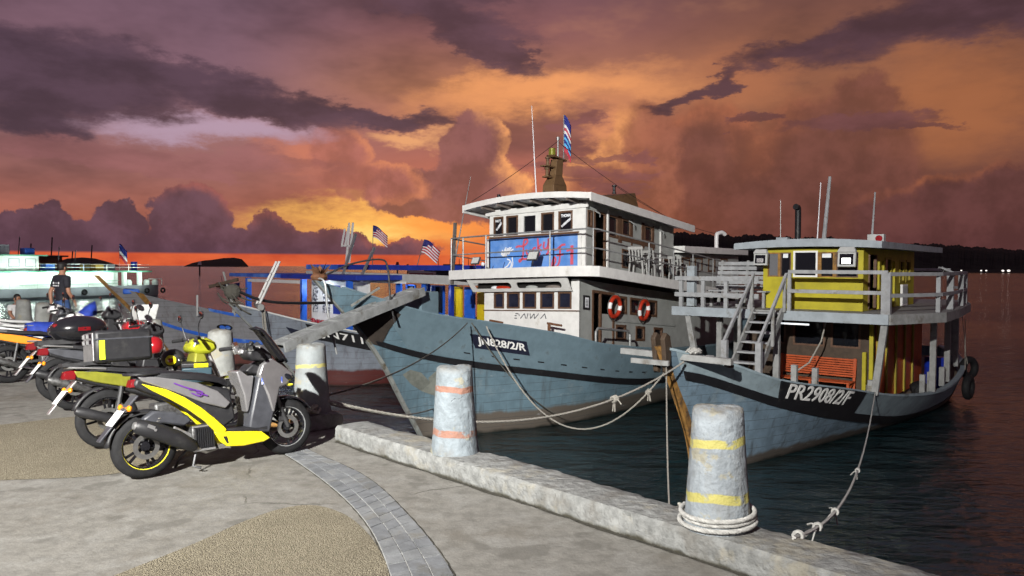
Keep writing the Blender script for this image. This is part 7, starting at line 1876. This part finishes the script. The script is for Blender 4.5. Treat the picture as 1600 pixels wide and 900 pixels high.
def person_seated(loc, rz):
    r = thing('person', 'dark-haired person in a white shirt seated on the kerb', 'person', loc, rz)
    k = Sk(); pel = k.add((0, 0, .10), (.15, .12)); ab = k.add((0, .03, .26), (.13, .095), pel); ch = k.add((0, .05, .44), (.16, .10), ab); s_ = k.add((0, .06, .56), (.12, .08), ch)
    nk = k.add((0, .07, .63), .05, s_); h0 = k.add((0, .085, .70), (.072, .082), nk); h1 = k.add((0, .09, .78), (.078, .092), h0); k.add((0, .08, .845), (.058, .07), h1)
    for sg in (1, -1):
        a = k.add((sg * .16, .06, .545), .06, s_); e = k.chain([((sg * .21, .10, .38), .045), ((sg * .20, .22, .27), .038), ((sg * .12, .36, .28), .028)], a); k.hand(e, (sg * .12, .36, .28), (-sg * .3, 1, -.2), (-sg, 0, .4), (0, 0, -1))
        k.chain([((sg * .10, .10, .09), .09), ((sg * .13, .42, .16), .07), ((sg * .13, .46, .02), .055), ((sg * .13, .46, -.05), .05), ((sg * .13, .44, -.11), .038), ((sg * .135, .55, -.14), (.04, .024))], pel)
    skin_mesh('body', k.v, k.e, k.r, 'skin', r)
    s = Sk(); a = s.add((0, .0, .10), (.168, .13)); b = s.add((0, .03, .26), (.155, .115), a); c = s.add((0, .05, .44), (.182, .12), b); d = s.add((0, .06, .56), (.135, .095), c); s.add((0, .065, .605), .064, d)
    for sg in (1, -1): s.chain([((sg * .165, .06, .545), .08), ((sg * .208, .09, .42), .068)], d)
    skin_mesh('shirt', s.v, s.e, s.r, 'shirt_white', r)
    j = Sk(); b = j.add((0, .02, .10), (.165, .125))
    for sg in (1, -1): j.chain([((sg * .10, .12, .10), .10), ((sg * .13, .40, .15), .085), ((sg * .13, .455, .02), .07), ((sg * .13, .45, -.06), .06)], b)
    skin_mesh('trousers', j.v, j.e, j.r, 'shirt_black', r)
    head_parts(r, (0, .09, .76), 'hair_black')
    return r
person_seated((-13.05, 19.9, .20), math.atan2(.2, 1) - math.pi / 2 - .6)
# ================================================================== MOORING LINES
def line(label, pts, r_=.018, m='rope', knots=(), laid=True, step=.05):
    P = resample(pts, step); t = MB()
    if laid: twisted(t, P, r_, 3, r_ * 4.2, 4)
    else: t.tube(P, r_, 6)
    tot = len(P); rr = random.Random(len(label))
    for kk in knots:
        c = P[int(kk * (tot - 1))]; d = (P[min(int(kk * (tot - 1)) + 1, tot - 1)] - c)
        d = d.normalized() if d.length > 0 else Vector((1, 0, 0))
        u = d.orthogonal().normalized(); w = d.cross(u)
        for i in range(4):
            ph = rr.uniform(0, 6); t.tube([c + d * (r_ * (i - 1.5) * 1.2) + (u * math.cos(a * .8 + ph) + w * math.sin(a * .8 + ph)) * r_ * 1.9 for a in range(9)], r_ * .8, 5)
        for i in range(3):
            e = (u * rr.uniform(-1, 1) + w * rr.uniform(-1, 1) - Vector((0, 0, .8))).normalized(); t.tube([c, c + e * r_ * 4, c + e * r_ * 7 - Vector((0, 0, r_ * 2))], r_ * .5, 4)
    o = t.build('mooring_rope', m, smooth=60)
    return tag(o, label, 'rope', 'mooring ropes')
b3 = Q(7.95, 4.37, .30)
y_bow = yw(-1.25, .35, 2.36)
ar = [b3 + Vector((.16, -.05, .0))] + [p for p in rope_pts(b3 + Vector((.16, -.05, 0)), y_bow, .62, 24)][1:]
line('long rope from the one-band bollard to the yellow boat bow, knotted midway', ar, .024, 'rope', (.72,))
line('second slack line running beside the long rope at the bollard', rope_pts(b3 + Vector((.12, .02, -.03)), lw0(.2, .2, .7), .15, 14), .017, 'rope')
l0 = lw0(.9, 1.30, 2.72); y1 = yw(-1.35, .05, 2.2)
line('slack loop of rope hanging from the Lucky bulwark to the yellow boat stem', rope_pts(l0, y1, 1.75, 28), .021, 'rope', (.9,))
line('dark line from the Lucky bow down to the one-band bollard', rope_pts(lw0(.4, 1.14, 2.82), b3 + Vector((0, .05, .0)), .25, 18), .013, 'rope_dark', laid=False)
line('dark line hanging down the Lucky hull', rope_pts(lw0(.5, 1.18, 2.82), lw0(3.2, 2.0, .25), .35, 16), .013, 'rope_dark', laid=False)
ke = Q(3.05, 4.56, .17)
line('knotted rope hanging straight from the yellow boat stem to the kerb', rope_pts(yw(-1.5, .12, 2.3), ke, 1.25, 22), .014, 'rope', (.55, .97))
y5 = yw(4.9, 2.2, 1.28); k5 = onz(1240, 840, .18)
line('knotted rope from the yellow boat bulwark to the kerb', rope_pts(y5, k5, .75, 26), .015, 'rope_white', (.5, .78, .9, .985))
# rope tangles on bollard foot and yellow bow
def tangle(label, loc, n, s_, r_, m, seed):
    rr = random.Random(seed); t = MB()
    for i in range(n):
        a = rr.uniform(0, 6.28); b = rr.uniform(.3, 1.0)
        t.tube([Vector((s_ * b * math.cos(a + q * .55) + rr.uniform(-.02, .02), s_ * b * .7 * math.sin(a + q * .55), .02 + s_ * .9 * rr.random() * (1 - b * .6))) for q in range(10)], r_, 5)
    o = t.build('rope_tangle', m, smooth=60); o.location = loc; return tag(o, label, 'rope')
tangle('frayed rope tangle at the foot of the one-band bollard', Q(7.78, 4.20, .17), 7, .17, .016, 'rope', 3)
tangle('white rope knot heaped on the yellow boat bow beam', yw(-1.05, .45, 2.50), 9, .16, .02, 'rope_white', 4)
t = MB(); t.bar((0, 0, 0), (.55, .25, .06), .12, .05); o = t.build('driftwood_plank', 'stem_ochre', smooth=0, bevel=.01); o.location = Q(8.1, 4.12, .03) + Vector((-.3, -.25, 0)); tag(o, 'short ochre plank leaning at the bollard foot', 'plank')
